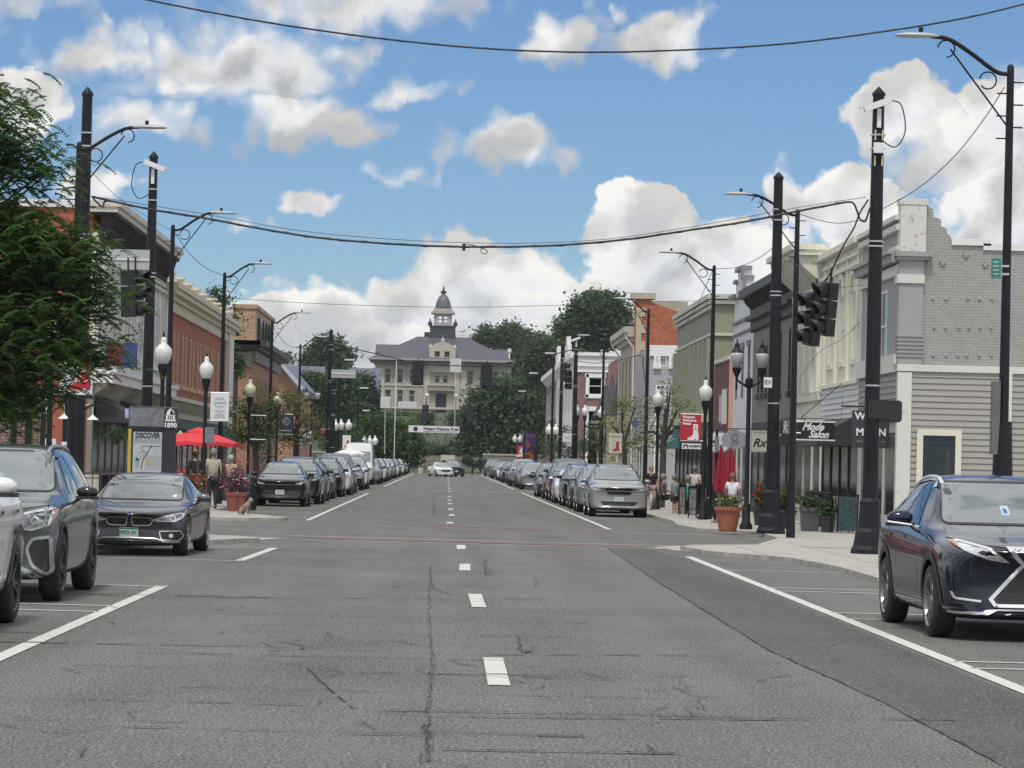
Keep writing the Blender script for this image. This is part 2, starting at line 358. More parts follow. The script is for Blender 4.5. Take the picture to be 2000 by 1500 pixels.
# pavements (kerb height .13)
SW = .08
def arc(cx, cy, r, a0, a1, n=6): return [(cx+r*math.cos(R(a0+(a1-a0)*i/n)), cy+r*math.sin(R(a0+(a1-a0)*i/n))) for i in range(n+1)]
Lpol = [(-30, -20), (-6.75, -20), (-6.75, 51), (-5.2, 55.5)]+arc(-4.9, 60.4, 1.3, -40, 70)+[(-6.5, 63.8), (-30, 63.8)]
Lpol2 = [(-40, 79), (-5.6, 79)]+arc(-5.6, 80.8, 1.5, -60, 20)+[(-5.0, 84), (-6.7, 90), (-6.7, 169), (-40, 169)]
Lpol3 = [(-40, 184), (-6.2, 184), (-6.2, 362), (-40, 362)]
Rpol = [(40, -20), (40, 77.2), (7.9, 77.2), (7.75, 71), (6.6, 64.5), (5.2, 63.2), (4.75, 61.5), (5.1, 58.5), (6.3, 55.5), (6.6, 51), (6.55, 45), (6.9, 41), (6.9, -20)]
Rpol2 = [(40, 77.2), (7.9, 77.2), (7.4, 78.6), (6.6, 80), (6.4, 84), (6.7, 90), (6.7, 169), (40, 169)]
Rpol3 = [(40, 184), (6.7, 184), (6.7, 362), (40, 362)]
for p in (Lpol, Lpol2, Lpol3, Rpol, Rpol2, Rpol3):
    pv = sheet('pavement', [p], SW, CONC, th=.16)
    # kerb stones along the street side
    kb = BM(); e = [q for q in p if abs(q[0]) < 20]
    for a, b in zip(e, e[1:]):
        v = Vector((b[0]-a[0], b[1]-a[1], 0))
        if v.length < .05: continue
        n = Vector((-v.y, v.x, 0)).normalized()*.16
        if n.x*a[0] < 0: n = -n
        if abs(n.x) < .02: n = Vector((0, (.16 if sum(q[1] for q in p)/len(p) > a[1] else -.16), 0))
        A, B = Vector((*a, 0)), Vector((*b, 0))
        prism(kb, [A-n*.04-Vector((0, 0, .02)), B-n*.04-Vector((0, 0, .02)), B+n-Vector((0, 0, .02)), A+n-Vector((0, 0, .02))], (0, 0, SW+.024))
    tag(obj('kerb', kb, KERB), kind='structure')
ramp = sheet('kerb_ramp', [[(4.25, 62.9), (4.8, 60.5), (6.9, 63.9), (6.7, 66.2), (4.6, 64.1)], [(-3.3, 63.3), (-4.6, 63.7), (-5.2, 61.7), (-3.75, 61.3)], [(-3.9, 80), (-7, 79.1), (-7, 79.9), (-5, 80.4)]], .008, CONC)
# painted lines
def line(bm, a, b, w, z=.008):
    a, b = Vector((*a, z)), Vector((*b, z)); n = (b-a).cross(Vector((0, 0, 1))).normalized()*w/2
    k = max(1, int((b-a).length/12))
    for i in range(k):
        p, q = a.lerp(b, i/k), a.lerp(b, (i+1)/k); quad(bm, [p-n, q-n, q+n, p+n])
bm = BM()
line(bm, (-3.65, -10), (-3.56, 39.3), .15); line(bm, (4.57, -10), (4.57, 57.2), .15)
line(bm, (-3.62, 81.5), (-3.66, 148), .13); line(bm, (4.28, 79.5), (4.2, 168), .13)
line(bm, (-3.66, 186), (-3.66, 360), .13); line(bm, (4.2, 186), (4.2, 360), .13)
line(bm, (-3.25, 49.3), (-3.1, 56.6), .15); line(bm, (-3.5, 39.1), (-6.6, 39.4), .1); line(bm, (-3.62, 33.9), (-6.6, 34.1), .1); line(bm, (-3.62, 32.6), (-6.6, 32.9), .1)
line(bm, (-3.25, 49.2), (-6.6, 49.6), .1); line(bm, (-3.1, 56.5), (-6.3, 56.8), .1)
for D in (26.5, 27.4, 34.8, 36.2, 42.2, 43.3, 50.3, 86.6, 93, 99.2): line(bm, (4.6, D+.1), (6.6, D), .1)
for D in (86, 92.8, 99.5): line(bm, (-3.7, D), (-6.5, D), .1)
tag(obj('lane_marking', bm, PAINT), kind='structure')
bm = BM()
px = [((975, 1340), (963, 1286)), ((936, 1187), (927, 1161)), ((908, 1115), (908, 1102)), ((901, 1073), (900, 1065)), ((879, 1023), (879, 1020)), ((882, 1008), (882, 1005)), ((880, 996), (880, 993.5)), ((879, 985), (879, 983)), ((878, 978), (878, 976.4)), ((877, 971), (877, 969.6))]
for (a, b) in px:
    A, B = G(*a), G(*b); line(bm, (A.x, A.y), (B.x, B.y), .17)
for i in range(14): y = 163+i*14; line(bm, (.28-.002*i, y), (.27-.002*i, y+3.3), .14)
tag(obj('centre_marking', bm, PAINT), kind='structure')
bm = BM(); 
line(bm, (-3.3, 62.0+.8), (4.6, 62.2), .14); line(bm, (-3.3, 65.6), (4.2, 64.6), .12); line(bm, (-1.8, 77.2), (8, 76.0), .14); line(bm, (4.5, 64.6), (5.6, 64.4), .16)
line(bm, (-3.4, 169), (4.2, 168.6), .5); line(bm, (-3.4, 184), (4.2, 184), .5)
tag(obj('crosswalk_marking', bm, PAINT), kind='structure')
bm = BM(); line(bm, (-3.2, 64.2), (4.1, 63.35), .95); line(bm, (-1.0, 78.3), (4.2, 77.4), .7)
tag(obj('crosswalk_band', bm, RED), kind='structure')
# cracks: long transverse ones, a zigzag one down the middle, a few wandering ones
def crack(bm, pts, w, zig=.0, seed=0):
    rr = random.Random(seed); P2 = []
    for a, b in zip(pts, pts[1:]):
        n = max(2, int((Vector(b)-Vector(a)).length/.25))
        for i in range(n):
            t = i/n; P2.append((a[0]+(b[0]-a[0])*t+rr.uniform(-zig, zig), a[1]+(b[1]-a[1])*t+rr.uniform(-.03, .03)))
    for a, b in zip(P2, P2[1:]):
        v = Vector((b[0]-a[0], b[1]-a[1], 0)); L = v.length
        if L < 1e-4: continue
        ww = w*rr.choice((.35, .6, .8, 1.0, 1.3)); 
        if rr.random() < .05: continue
        ww = ww*max(.14, 1-2.2*abs(v.y)/abs(v.x)) if abs(v.x) > abs(v.y) else min(ww, .015)
        # keep roughly the same visible thickness across the direction of travel
        quad(bm, [(a[0], a[1]-ww/2, .012), (b[0]+v.x*.1, b[1]-ww/2, .012), (b[0]+v.x*.1, b[1]+ww/2, .012), (a[0], a[1]+ww/2, .012)]) if abs(v.x) > abs(v.y) else \
        quad(bm, [(a[0]-ww/2, a[1], .012), (a[0]+ww/2, a[1], .012), (b[0]+ww/2, b[1], .012), (b[0]-ww/2, b[1], .012)])
bm = BM(); rr = random.Random(3)
def gp(*l): return [(G(*q).x, G(*q).y) for q in l]
for i, (pl, w) in enumerate([(((0,1158),(520,1168),(1100,1172),(1360,1182)), .10), (((0,1255),(500,1264),(850,1279),(1500,1282)), .08), (((430,1168),(640,1170)), .06),
   (((260,1262),(500,1290),(700,1316),(1400,1324)), .07), (((600,1305),(640,1345),(690,1385),(840,1402),(1650,1408)), .07), (((840,1430),(1050,1440),(1220,1441)), .05), (((860,1466),(1400,1476)), .05),
   (((360,1100),(830,1108)), .07), (((380,1115),(840,1118),(860,1118)), .07), (((840,1118),(845,1150),(880,1162),(1010,1168)), .09), (((860,1216),(1240,1218)), .06), (((880,1232),(1100,1234)), .05), (((880,1242),(1160,1246)), .05),
   (((520,1274),(760,1256)), .05), (((1010,1072),(1060,1088)), .09), (((560,1086),(1000,1090)), .05), (((900,1100),(1200,1106)), .06), (((760,1012),(1200,1020)), .08), (((600,1030),(900,1034)), .1), (((1180,1130),(1000,1122)), .05)]):
    crack(bm, gp(*pl), w, 0, i)
crack(bm, gp((838,1490),(835,1400),(845,1290),(838,1180),(842,1100)), .009, .022, 50); crack(bm, gp((826,1495),(832,1410)), .012, .03, 51); crack(bm, gp((838,1490),(835,1400),(845,1290)), .006, .03, 60)
crack(bm, gp((947,1094),(950,1125)), .03, .03, 52); crack(bm, gp((1008,1240),(1020,1280)), .02, .03, 53); crack(bm, gp((1310,1320),(1370,1370),(1380,1395)), .008, .04, 54); crack(bm, gp((848,1010),(846,965)), .04, .05, 55)
crack(bm, gp((1045,1130),(1050,1150)), .015, .03, 58); crack(bm, gp((1185,1070),(1290,1140),(1500,1270),(1720,1370),(1960,1498)), .012, .012, 56)
for i in range(70):
    x, y = rr.uniform(-3.4, 3.4), 16.5+abs(rr.gauss(0, 1))*20; pts = [(x, y)]
    for _ in range(rr.randint(2, 5)): x += rr.uniform(-.55, .55); y += rr.uniform(-.9, .9); pts.append((x, y))
    crack(bm, pts, .010 if rr.random() < .7 else .017, .03, 100+i)
for i in range(18): y = 18+i*i*.10+rr.uniform(0, 1.5); x0 = rr.uniform(-3.5, 1); crack(bm, [(x0, y), (x0+rr.uniform(1, 4.5), y+rr.uniform(-.25, .25))], rr.uniform(.02, .045), 0, 200+i)
tag(obj('road_crack', bm, CRACK), kind='structure')
# repair smears on the near lane (soft-edged darker bitumen)
bm = BM()
for cx, cy, w, h in ((1026,1262,12,14),(950,1108,5,13)):
    c = G(cx, cy); e = G(cx+w, cy); f = G(cx, cy-h); rx, ry = e.x-c.x, f.y-c.y
    n = 18; quad(bm, [(c.x+rx*math.cos(a)*(1+.25*math.sin(3*a+cx)), c.y+ry*math.sin(a)*(1+.2*math.sin(5*a)), .0095) for a in (2*math.pi*i/n for i in range(n))])
tag(obj('bitumen_patch', bm, M('bitumen', (.088, .088, .086), .8, kind='asphalt')), kind='structure')
# manhole cover
# ---------------------------------------------------------------- buildings
class Fr:                       # a wall plane: O origin, U horizontal, N outward
    def __init__(s, O, U, N): s.O, s.U, s.N = Vector(O), Vector(U), Vector(N)
    def p(s, u, n, z): return s.O+s.U*u+s.N*n+Vector((0, 0, z))
def fbox(bm, F_, u0, u1, n0, n1, z0, z1, mi=0):
    c = [F_.p(u, n, z) for z in (z0, z1) for u, n in ((u0, n0), (u1, n0), (u1, n1), (u0, n1))]
    vs = [bm.verts.new(p) for p in c]
    for f in ((0,3,2,1),(4,5,6,7),(0,1,5,4),(1,2,6,5),(2,3,7,6),(3,0,4,7)): bm.faces.new([vs[i] for i in f]).material_index = mi
def slab(bm, F_, u0, u1, z0, z1, holes, t=.16, mi=0):
    """wall leaf with real openings: n from 0 to t"""
    us = sorted({u0, u1, *[h[0] for h in holes], *[h[1] for h in holes]}); zs = sorted({z0, z1, *[h[2] for h in holes], *[h[3] for h in holes]})
    def inh(u, z): return any(h[0] < u < h[1] and h[2] < z < h[3] for h in holes)
    for a, b in zip(us, us[1:]):
        for c, d in zip(zs, zs[1:]):
            if inh((a+b)/2, (c+d)/2) or not (u0 <= a and b <= u1 and z0 <= c and d <= z1): continue
            quad(bm, [F_.p(a, t, c), F_.p(b, t, c), F_.p(b, t, d), F_.p(a, t, d)], mi)
    for h in holes+[(u0, u1, z0, z1)]:
        a, b, c, d = h
        for (p, q) in (((a, c), (b, c)), ((b, c), (b, d)), ((b, d), (a, d)), ((a, d), (a, c))):
            quad(bm, [F_.p(p[0], 0, p[1]), F_.p(q[0], 0, q[1]), F_.p(q[0], t, q[1]), F_.p(p[0], t, p[1])], mi)
class Bld:
    def __init__(s, label, side, D1, D2, X, z, name='shop_building', cat='building', depth=16, group='buildings along the street', base=0):
        s.side = side; s.D1, s.D2, s.X, s.z, s.depth = D1, D2, X, z, depth; s.base = base
        s.o = thing(name, label, cat, (X, D1, base), group=group)
        sx = 1 if side > 0 else -1
        s.f = Fr((0, 0, 0), (0, 1, 0), (-sx, 0, 0)); s.w = Fr((0, 0, 0), (sx, 0, 0), (0, -1, 0)); s.W = D2-D1
    def core(s, mat, top=None, inset=.0, name='wall'):
        bm = BM(); h = top or s.z-.3
        fbox(bm, s.f, .17, s.W, -s.depth, 0, 0, h); return obj(name, bm, mat, s.o)
    def fs(s, mat, holes=(), z0=0, z1=None, u0=0, u1=None, t=.16, name='front_wall'):
        bm = BM(); slab(bm, s.f, u0, u1 if u1 is not None else s.W, z0, z1 or s.z, list(holes), t); return obj(name, bm, mat, s.o)
    def ws(s, mat, holes=(), z0=0, z1=None, u0=0, u1=None, t=.16, name='side_wall'):
        bm = BM(); F2 = Fr((0, .17, 0), s.w.U, s.w.N); slab(bm, F2, u0-.165, u1 if u1 is not None else s.depth, z0, z1 or s.z, list(holes), .175)
        return obj(name, bm, mat, s.o)
    def win(s, h, fmat, F_=None, gl=None, rail=True, fw=.07, sill=None, head=None, nm='window', mull=0, t=.16):
        F_ = F_ or s.f; a, b, c, d = h; bm = BM()
        for r in ((a, a+fw, c, d), (b-fw, b, c, d), (a+fw, b-fw, c, c+fw), (a+fw, b-fw, d-fw, d)): fbox(bm, F_, r[0], r[1], t-.06, t+.012, r[2], r[3])
        if rail: fbox(bm, F_, a+fw, b-fw, t-.05, t+.008, (c+d)/2-.03, (c+d)/2+.03)
        for i in range(mull): u = a+(b-a)*(i+1)/(mull+1); fbox(bm, F_, u-.03, u+.03, t-.048, t+.005, c+fw, d-fw)
        if sill: fbox(bm, F_, a-.12, b+.12, t-.02, t+.10, c-.16, c-.003)
        if head: fbox(bm, F_, a-.12, b+.12, t-.02, t+.08, d+.003, d+.2)
        w = obj(nm, bm, fmat, s.o); g = BM(); fbox(g, F_, a+.01, b-.01, t-.045, t-.03, c+.01, d-.01); obj('pane', g, gl or WGLASS, w); return w
    def band(s, name, mat, segs, F_=None, u0=None, u1=None):
        """horizontal mouldings: list of (n0, n1, z0, z1)"""
        bm = BM(); F_ = F_ or s.f
        for n0, n1, z0, z1 in segs: fbox(bm, F_, (u0 if u0 is not None else 0), (u1 if u1 is not None else s.W), n0, n1, z0, z1)
        return obj(name, bm, mat, s.o)
    def shop(s, post, n, z1=3.0, glass=None, u0=.2, u1=None, kick=.5, bulk=None):
        """glazed ground floor: posts, bulkhead and panes, in a recess of the front wall"""
        u1 = u1 or s.W-.2; fr = BM(); w = (u1-u0)/n
        for i in range(n+1): u = u0+i*w; fbox(fr, s.f, max(u0, u-.09), min(u1, u+.09), .10, .165, SW, z1)
        fbox(fr, s.f, u0+.09, u1-.09, .10, .158, z1-.25, z1); fbox(fr, s.f, u0+.09, u1-.09, .10, .155, SW, SW+kick)
        o = obj('shopfront', fr, post, s.o)
        for i in range(n): g = BM(); fbox(g, s.f, u0+i*w+.1, u0+(i+1)*w-.1, .11, .13, SW+kick+.01, z1-.26); obj('pane', g, glass or DGLASS, o)
        return o
def brackets(bm, F_, u0, u1, step, n1, z0, z1, w=.12, n0=.16):
    u = u0
    while u < u1:
        prism(bm, [F_.p(u, n0, z0), F_.p(u, n0, z1), F_.p(u, n1, z1), F_.p(u, n0+(n1-n0)*.8, z1-(z1-z0)*.35), F_.p(u, n0+(n1-n0)*.3, z0+(z1-z0)*.25)], F_.U*w)
        u += step
def awning(b, u0, u1, z0, z1, out, mat, name='awning', F_=None, n0=.18):
    F_ = F_ or b.f; bm = BM()
    prism(bm, [F_.p(u0, n0, z0), F_.p(u0, n0, z1), F_.p(u0, n0+out, z0+.25), F_.p(u0, n0+out, z0)], F_.U*(u1-u0))
    return obj(name, bm, mat, b.o)
RX, LX = 11.3, -11.0
cgrey = M('grey painted brick', (.355, .355, .335), .8, kind='paintbrick', c2=(.335, .335, .315), mortar=(.26, .26, .25), var=.14, bw=.22, bh=.075, ms=.008, bump=-.5)
cgrey2 = M('grey paint', (.32, .32, .315), .7, var=.08)
ctrim = M('off white trim', (.62, .62, .57), .65, kind='wornpaint', under=(.42, .40, .37))
csid = M('taupe siding', (.33, .318, .29), .75, kind='siding', var=.1)
ccream = M('cream paint', (.66, .65, .55), .7, var=.08, scale=2)
ccream2 = M('pale cream paint', (.74, .72, .60), .7, var=.07, scale=2)
wsid = M('white siding', (.60, .61, .60), .75, kind='siding', var=.06)
dgrey = M('charcoal paint', (.035, .037, .042), .6, var=.2, scale=3)
tgrey = M('warm grey stucco', (.20, .20, .185), .8, var=.1)
# --- grey corner building (right, nearest)
b = Bld('grey painted brick corner building with peeling white corner pier and stepped parapet', 1, 75.6, 82.7, RX, 7.4, depth=18)
zS = H(1850, 727, 75.6)
b.core(cgrey, 6.8)
# side wall with stepped top, real outline
pr = [(1800, 398), (1812, 402), (1822, 408), (1824, 424), (1838, 428), (1838, 442), (1849, 446), (1850, 456), (1857, 462), (1858, 478), (2080, 492)]
bm = BM(); pts = [Vector((0, -.02, zS)), Vector((0, -.02, H(1800, 398, 75.6)))]
for x, y in pr: q = P(x, y, 75.6); pts.append(Vector((q.x-RX, -.02, q.z)))
pts += [Vector((18, -.02, pts[-1].z)), Vector((18, -.02, zS))]
prism(bm, pts, (0, .3, 0)); obj('side_wall', bm, cgrey, b.o)
bm = BM()
for (a, c) in (((1858, 466), (1935, 474)), ((1920, 476), (2080, 488))):
    A, C = P(*a, 75.6), P(*c, 75.6); box(bm, A.x-RX, C.x-RX+(8 if c[0] > 2000 else 0), -.08, .36, A.z-.16, A.z+.0)
obj('coping', bm, WHT, b.o)
bm = BM(); zz = zS
z = .13; i = 0
while z < zS-.02:                                   # lapped boards, each a real step
    prism(bm, [Vector((.16, -.03, z)), Vector((.16, -.075, z)), Vector((.16, -.045, min(z+.15, zS)))], (17.8, 0, 0))
    z += .15
z = 2.9
while z < zS-.02:
    prism(bm, [Vector((-.17, .0, z)), Vector((-.215, .0, z)), Vector((-.185, 0, min(z+.15, zS)))], (0, 7.0, 0)); z += .15
zl = BM(); box(zl, .0, 17.9, -.03, .2, .1, zS)
sd_ = obj('siding', bm, csid, b.o); obj('sheathing', zl, csid, sd_)
bm = BM(); box(bm, -.2, .15, -.10, .16, .13, zS-.02); box(bm, -.22, 18, -.12, .1, zS, zS+.17); box(bm, -.30, .1, .1, 7, zS-.02, zS+.17); obj('corner_trim', bm, ctrim, b.o)
# pier at the corner
pz = H(1775, 390, 75.6); pm = M('peeling white paint', (.60, .60, .57), .7, kind='wornpaint', under=(.30, .16, .13))
bm = BM(); zc = H(1780, 508, 75.6); box(bm, -.22, .42, -.16, .3, zc+.2, pz); box(bm, -.25, .45, -.18, .33, pz-.13, pz+.02); obj('pier_top', bm, pm, b.o)
bm = BM(); box(bm, -.22, .38, -.12, .3, zS+.17, zc); obj('pier_shaft', bm, cgrey2, b.o)
bm = BM(); 
for k in range(6): box(bm, -.25, .40, -.15, .31, zS+.35+k*.1, zS+.39+k*.1)
box(bm, -.34, .58, -.28, .34, zc+.08, zc+.2); box(bm, -.29, .50, -.22, .34, zc, zc+.08)
obj('pier_moulding', bm, cgrey2, b.o)
bm = BM(); z_ = H(1785, 546, 75.6); box(bm, -.27, .4, -.17, .32, z_-.1, z_+.12); obj('pier_band', bm, pm, b.o)
h1, h2 = (2.2, 3.3, H(1745, 705, 77.5), H(1745, 565, 77.5)), (5.0, 6.1, H(1745, 705, 77.5), H(1745, 565, 77.5))
b.fs(cgrey2, [h1, h2], z0=zS, z1=pz-.4); b.shop(ctrim, 3, 2.9); b.fs(csid, [(.2, 6.9, .13, 2.9)], z0=0, z1=zS, name='lower_wall')
for h in (h1, h2): b.win(h, WHT)
b.band('sill_course', ctrim, [(.16, .3, zS+.17, zS+.42), (.16, .26, h1[3]+.25, h1[3]+.5)]); b.band('string_course', cgrey2, [(.16, .4, zc-.05, zc+.15), (.16, .5, zc+.15, zc+.25)])
b.band('parapet_moulding', ctrim, [(.16, .3, pz-.75, pz-.6), (.16, .3, pz-1.25, pz-1.15), (.16, .34, pz-.5, pz-.38)])
# anchor stars and plates on the side wall
def star(c, r): return [(c.x+r*(1 if i % 2 == 0 else .4)*math.sin(i*math.pi/5), c.z+r*(1 if i % 2 == 0 else .4)*math.cos(i*math.pi/5)) for i in range(10)]
for (x, y) in ((1812,512),(1886,498),(1838,514),(1812,514),(1838,578)):
    pass
for (x, y) in ((1813,497),(1886,499),(1814,514),(1840,514),(1924,518)):
    c = P(x, y, 75.6); bm = BM(); prism(bm, [Vector((a-RX, -.03, z)) for a, z in star(c, .09)], (0, -.03, 0)); obj('anchor_star', bm, cgrey2, b.o)
for y, xs in ((584, (1822,1847,1890,1912,1937)), (640, (1824,1846,1872,1892,1914,1935)), (694, (1822,1847,1870,1888,1912,1936))):
    for x in xs: c = P(x, y, 75.6); bm = BM(); lathe(bm, [(.05, 0), (.045, .02), (.015, .03), (.012, .06)], (c.x-RX, -.02, c.z), 8, Matrix.Rotation(R(90), 4, 'X')); obj('anchor_plate', bm, cgrey2, b.o)
# cream framed door window in the side wall
q0, q1 = P(1790, 838, 75.6), P(1877, 838, 75.6); x0, x1, zt_ = q0.x-RX, q1.x-RX, q0.z
bm = BM(); wd = .15; box(bm, x0, x1, -.14, -.03, zt_-wd, zt_); box(bm, x0, x0+wd, -.14, -.03, .5, zt_-wd); box(bm, x1-wd, x1, -.14, -.03, .5, zt_-wd); box(bm, x0, x1, -.14, -.03, .35, .5)
w = obj('window', bm, M('cream trim', (.66, .64, .52), .6, var=.05), b.o)
bm = BM(); box(bm, x0+wd, x1-wd, -.085, -.078, .5, zt_-wd); obj('pane', bm, M('green tinted glass', (.018, .032, .036), .08, var=.2, scale=1), w)
bm = BM(); box(bm, x0+wd, x1-wd, -.1, -.086, zt_-.36, zt_-.33); box(bm, x0+wd+.55, x1-wd-.12, -.1, -.086, .6, zt_-.5); obj('glazing_bar', bm, dgrey, w)
bm = BM(); box(bm, x1+1.0, x1+1.22, -.16, -.03, .13, zS); obj('downpipe', bm, ctrim, b.o)
# --- cream building with blind arched windows
b = Bld('pale cream building with tall arched blind windows above white clapboard', 1, 82.7, 91, RX, 8.0)
zb = 4.05; b.core(ccream2, 7.4)
hs = []
for k in range(3):
    u = .9+k*2.6; hs.append((u, u+1.1, 4.75, 6.6))
b.shop(dgrey, 4, 2.95); awning(b, 1.0, 7.4, 2.35, 3.15, 1.0, dgrey); b.fs(ccream2, hs, z0=zb); b.fs(wsid, [(.2, 8.1, .13, 2.95)], z0=0, z1=zb, name='clapboard_wall')
bm = BM(); z = 2.95
while z < zb-.02: prism(bm, [Vector((-.17, .0, z)), Vector((-.21, .0, z)), Vector((-.18, 0, min(z+.16, zb)))], (0, 8.3, 0)); z += .16
obj('clapboard', bm, wsid, b.o)
for h in hs:
    w = b.win(h, ccream2, gl=ccream2, sill=True, t=.12)
    bm = BM(); c = (h[0]+h[1])/2
    for i in range(9): a = math.pi*i/8; a2 = math.pi*(i+1)/8
    for i in range(8):
        a, a2 = math.pi*i/8, math.pi*(i+1)/8
        prism(bm, [b.f.p(c+r*math.cos(q), .16, h[3]+r*math.sin(q)) for r, q in ((.5, a), (.72, a), (.72, a2), (.5, a2))], b.f.N*.09)
    obj('arch_moulding', bm, ccream, w)
bm = BM()
for u in (.35, 2.5, 5.1, 7.7): fbox(bm, b.f, u, u+.3, .16, .24, zb, 7.7)
obj('pilaster', bm, ccream2, b.o)
b.band('moulding', ccream2, [(.16, .3, 6.35+.9, 7.35), (.16, .28, 7.55, 7.62), (.16, .4, 7.85, 8.02), (.16, .26, zb, zb+.1)])
# --- cream building with heavy bracketed cornice
b = Bld('yellowish cream building with heavy bracketed cornice and fluted pilasters', 1, 91, 98, RX, 8.3)
b.core(ccream, 7.9); hs = [(.6+k*1.6, 1.3+k*1.6, 4.6, 6.7) for k in range(4)]
b.fs(ccream, hs, z0=3.9); b.fs(ccream2, [(.2, 6.8, .13, 2.9)], z0=0, z1=3.9, name='lower_wall'); b.shop(ccream2, 3, 2.9); awning(b, 4.2, 6.6, 2.4, 3.1, .8, dgrey)
for h in hs: b.win(h, ccream2, gl=M('pale blind', (.45, .46, .40), .4, var=.1), sill=True)
bm = BM()
for k in range(5): fbox(bm, b.f, .1+k*1.6, .42+k*1.6, .16, .34, 4.0, 7.0)
obj('pilaster', bm, ccream2, b.o)
bm = BM(); fbox(bm, b.f, -.05, 7.0, .16, .35, 6.95, 7.15); fbox(bm, b.f, -.1, 7.0, .16, 1.05, 8.05, 8.2); fbox(bm, b.f, -.15, 7.0, .16, 1.2, 8.2, 8.38); fbox(bm, b.f, 0, 7.0, .16, .5, 7.85, 8.05); brackets(bm, b.f, .05, 6.8, .72, 1.0, 7.15, 8.05, .22); brackets(bm, b.f, .4, 6.8, .72, .6, 7.5, 8.05, .1)
obj('cornice', bm, ccream, b.o); b.band('string_course', ccream, [(.16, .3, 3.75, 3.95)])
# --- charcoal topped building
b = Bld('grey stucco building with charcoal cornice and narrow windows', 1, 98, 112, RX, 8.1)
b.core(tgrey, 7.4); hs = [(1.6, 2.2, 4.2, 6.3), (4.4, 5.0, 4.2, 6.3)]+[(7.6+k*1.3, 8.2+k*1.3, 4.3, 6.0) for k in range(4)]
b.fs(tgrey, hs, z0=3.3, z1=7.0); b.fs(dgrey, [(.2, 13.8, .13, 2.9)], z0=0, z1=3.3, name='lower_wall'); b.shop(dgrey, 6, 2.9)
for h in hs: b.win(h, dgrey, sill=True)
bm = BM(); fbox(bm, b.f, 0, 14, -.1, .3, 7.0, 7.95); fbox(bm, b.f, -.1, 14, .3, .75, 7.8, 8.1); fbox(bm, b.f, -.05, 14, .3, .5, 7.0, 7.12); brackets(bm, b.f, .1, 13.9, .42, .6, 7.4, 7.8, .12, .3)
k = 0
while k < 13.8:
    prism(bm, [b.f.p(k+x_, .2, z_) for x_, z_ in ((0, 7.0), (0, 6.75), (.17, 6.6), (.34, 6.75), (.34, 7.0))], b.f.N*.08); k += .36
obj('cornice', bm, dgrey, b.o)
# --- white stepped parapet building
b = Bld('narrow white building with grey capped stepped parapet', 1, 112, 119.6, RX, 8.2)
wmat = M('cool white paint', (.70, .71, .74), .65, var=.06); gcap = M('grey cap', (.22, .22, .24), .7)
b.core(wmat, 7.9); hs = [(1.0, 1.8, 4.3, 6.2), (3.4, 4.2, 4.3, 6.2), (5.8, 6.6, 4.3, 6.2)]
b.fs(wmat, hs, z0=3.2); b.fs(wmat, [(.2, 7.4, .13, 2.8)], z0=0, z1=3.2, name='lower_wall'); b.shop(wmat, 4, 2.8)
for h in hs: b.win(h, gcap, head=True)
bm = BM(); fbox(bm, b.f, 1.9, 5.7, 0, .3, 8.2, 8.7); fbox(bm, b.f, 2.7, 4.9, 0, .32, 8.7, 9.1); obj('stepped_parapet', bm, wmat, b.o)
bm = BM(); fbox(bm, b.f, -.05, 1.9, 0, .42, 8.2, 8.34); fbox(bm, b.f, 1.8, 2.7, 0, .42, 8.7, 8.84); fbox(bm, b.f, 2.6, 5.0, 0, .44, 9.1, 9.24); fbox(bm, b.f, 4.9, 5.8, 0, .42, 8.7, 8.84); fbox(bm, b.f, 5.7, 7.65, 0, .42, 8.2, 8.34); fbox(bm, b.f, 1.8, 1.9, .3, .42, 8.34, 8.7); fbox(bm, b.f, 2.6, 2.7, .32, .42, 8.84, 9.1)
obj('coping', bm, gcap, b.o); b.band('moulding', gcap, [(.16, .25, 7.2, 7.3), (.16, .25, 6.75, 6.82)])
# --- maroon shop
b = Bld('low maroon shop with pale framed panels', 1, 119.6, 128, RX, 5.9)
mar = M('maroon paint', (.13, .025, .03), .6, var=.12); b.core(mar, 5.6); b.fs(mar, [(.2, 8.2, .13, 2.8)]); b.shop(M('red posts', (.30, .06, .06), .6), 4, 2.8)
bm = BM(); fbox(bm, b.f, 2.5, 3.9, .16, .24, 3.4, 4.8); obj('panel', bm, WHT, b.o); bm = BM(); fbox(bm, b.f, .8, 1.2, .16, .2, 3.5, 4.6); fbox(bm, b.f, 5, 5.4, .16, .2, 3.5, 4.6); obj('trim', bm, ctrim, b.o)
b.band('coping', ctrim, [(-.1, .35, 5.9, 6.05)]); bm = BM(); fbox(bm, b.f, -.05, .25, .16, .3, 2.9, 5.9); obj('edge_trim', bm, M('salmon trim', (.6, .35, .25), .6), b.o)
# --- sage green building
b = Bld('sage green two storey building with cream banded parapet', 1, 129, 149, RX, 8.9, depth=20)
sage = M('sage stucco', (.265, .275, .215), .8, var=.06); sageb = M('sage painted brick', (.30, .30, .215), .8, kind='paintbrick', c2=(.27, .27, .19), mortar=(.24, .24, .17), bw=.25, bh=.09, bump=-.4); band_ = M('pale sage trim', (.50, .51, .44), .7)
b.core(sage, 8.4); hs = [(1.2+k*2.35, 1.75+k*2.35, 4.4, 6.2) for k in range(8)]
b.fs(sage, hs, z0=3.6); b.fs(sage, [(.2, 19.8, .13, 3.0)], z0=0, z1=3.6, name='lower_wall'); b.shop(dgrey, 8, 3.0); b.ws(sageb, name='side_wall')
for h in hs: b.win(h, sage, rail=False, head=True)
bm = BM()
for k in range(9): fbox(bm, b.f, .1+k*2.35, .6+k*2.35, .16, .42, 3.6, 7.1)
obj('pilaster', bm, sage, b.o)
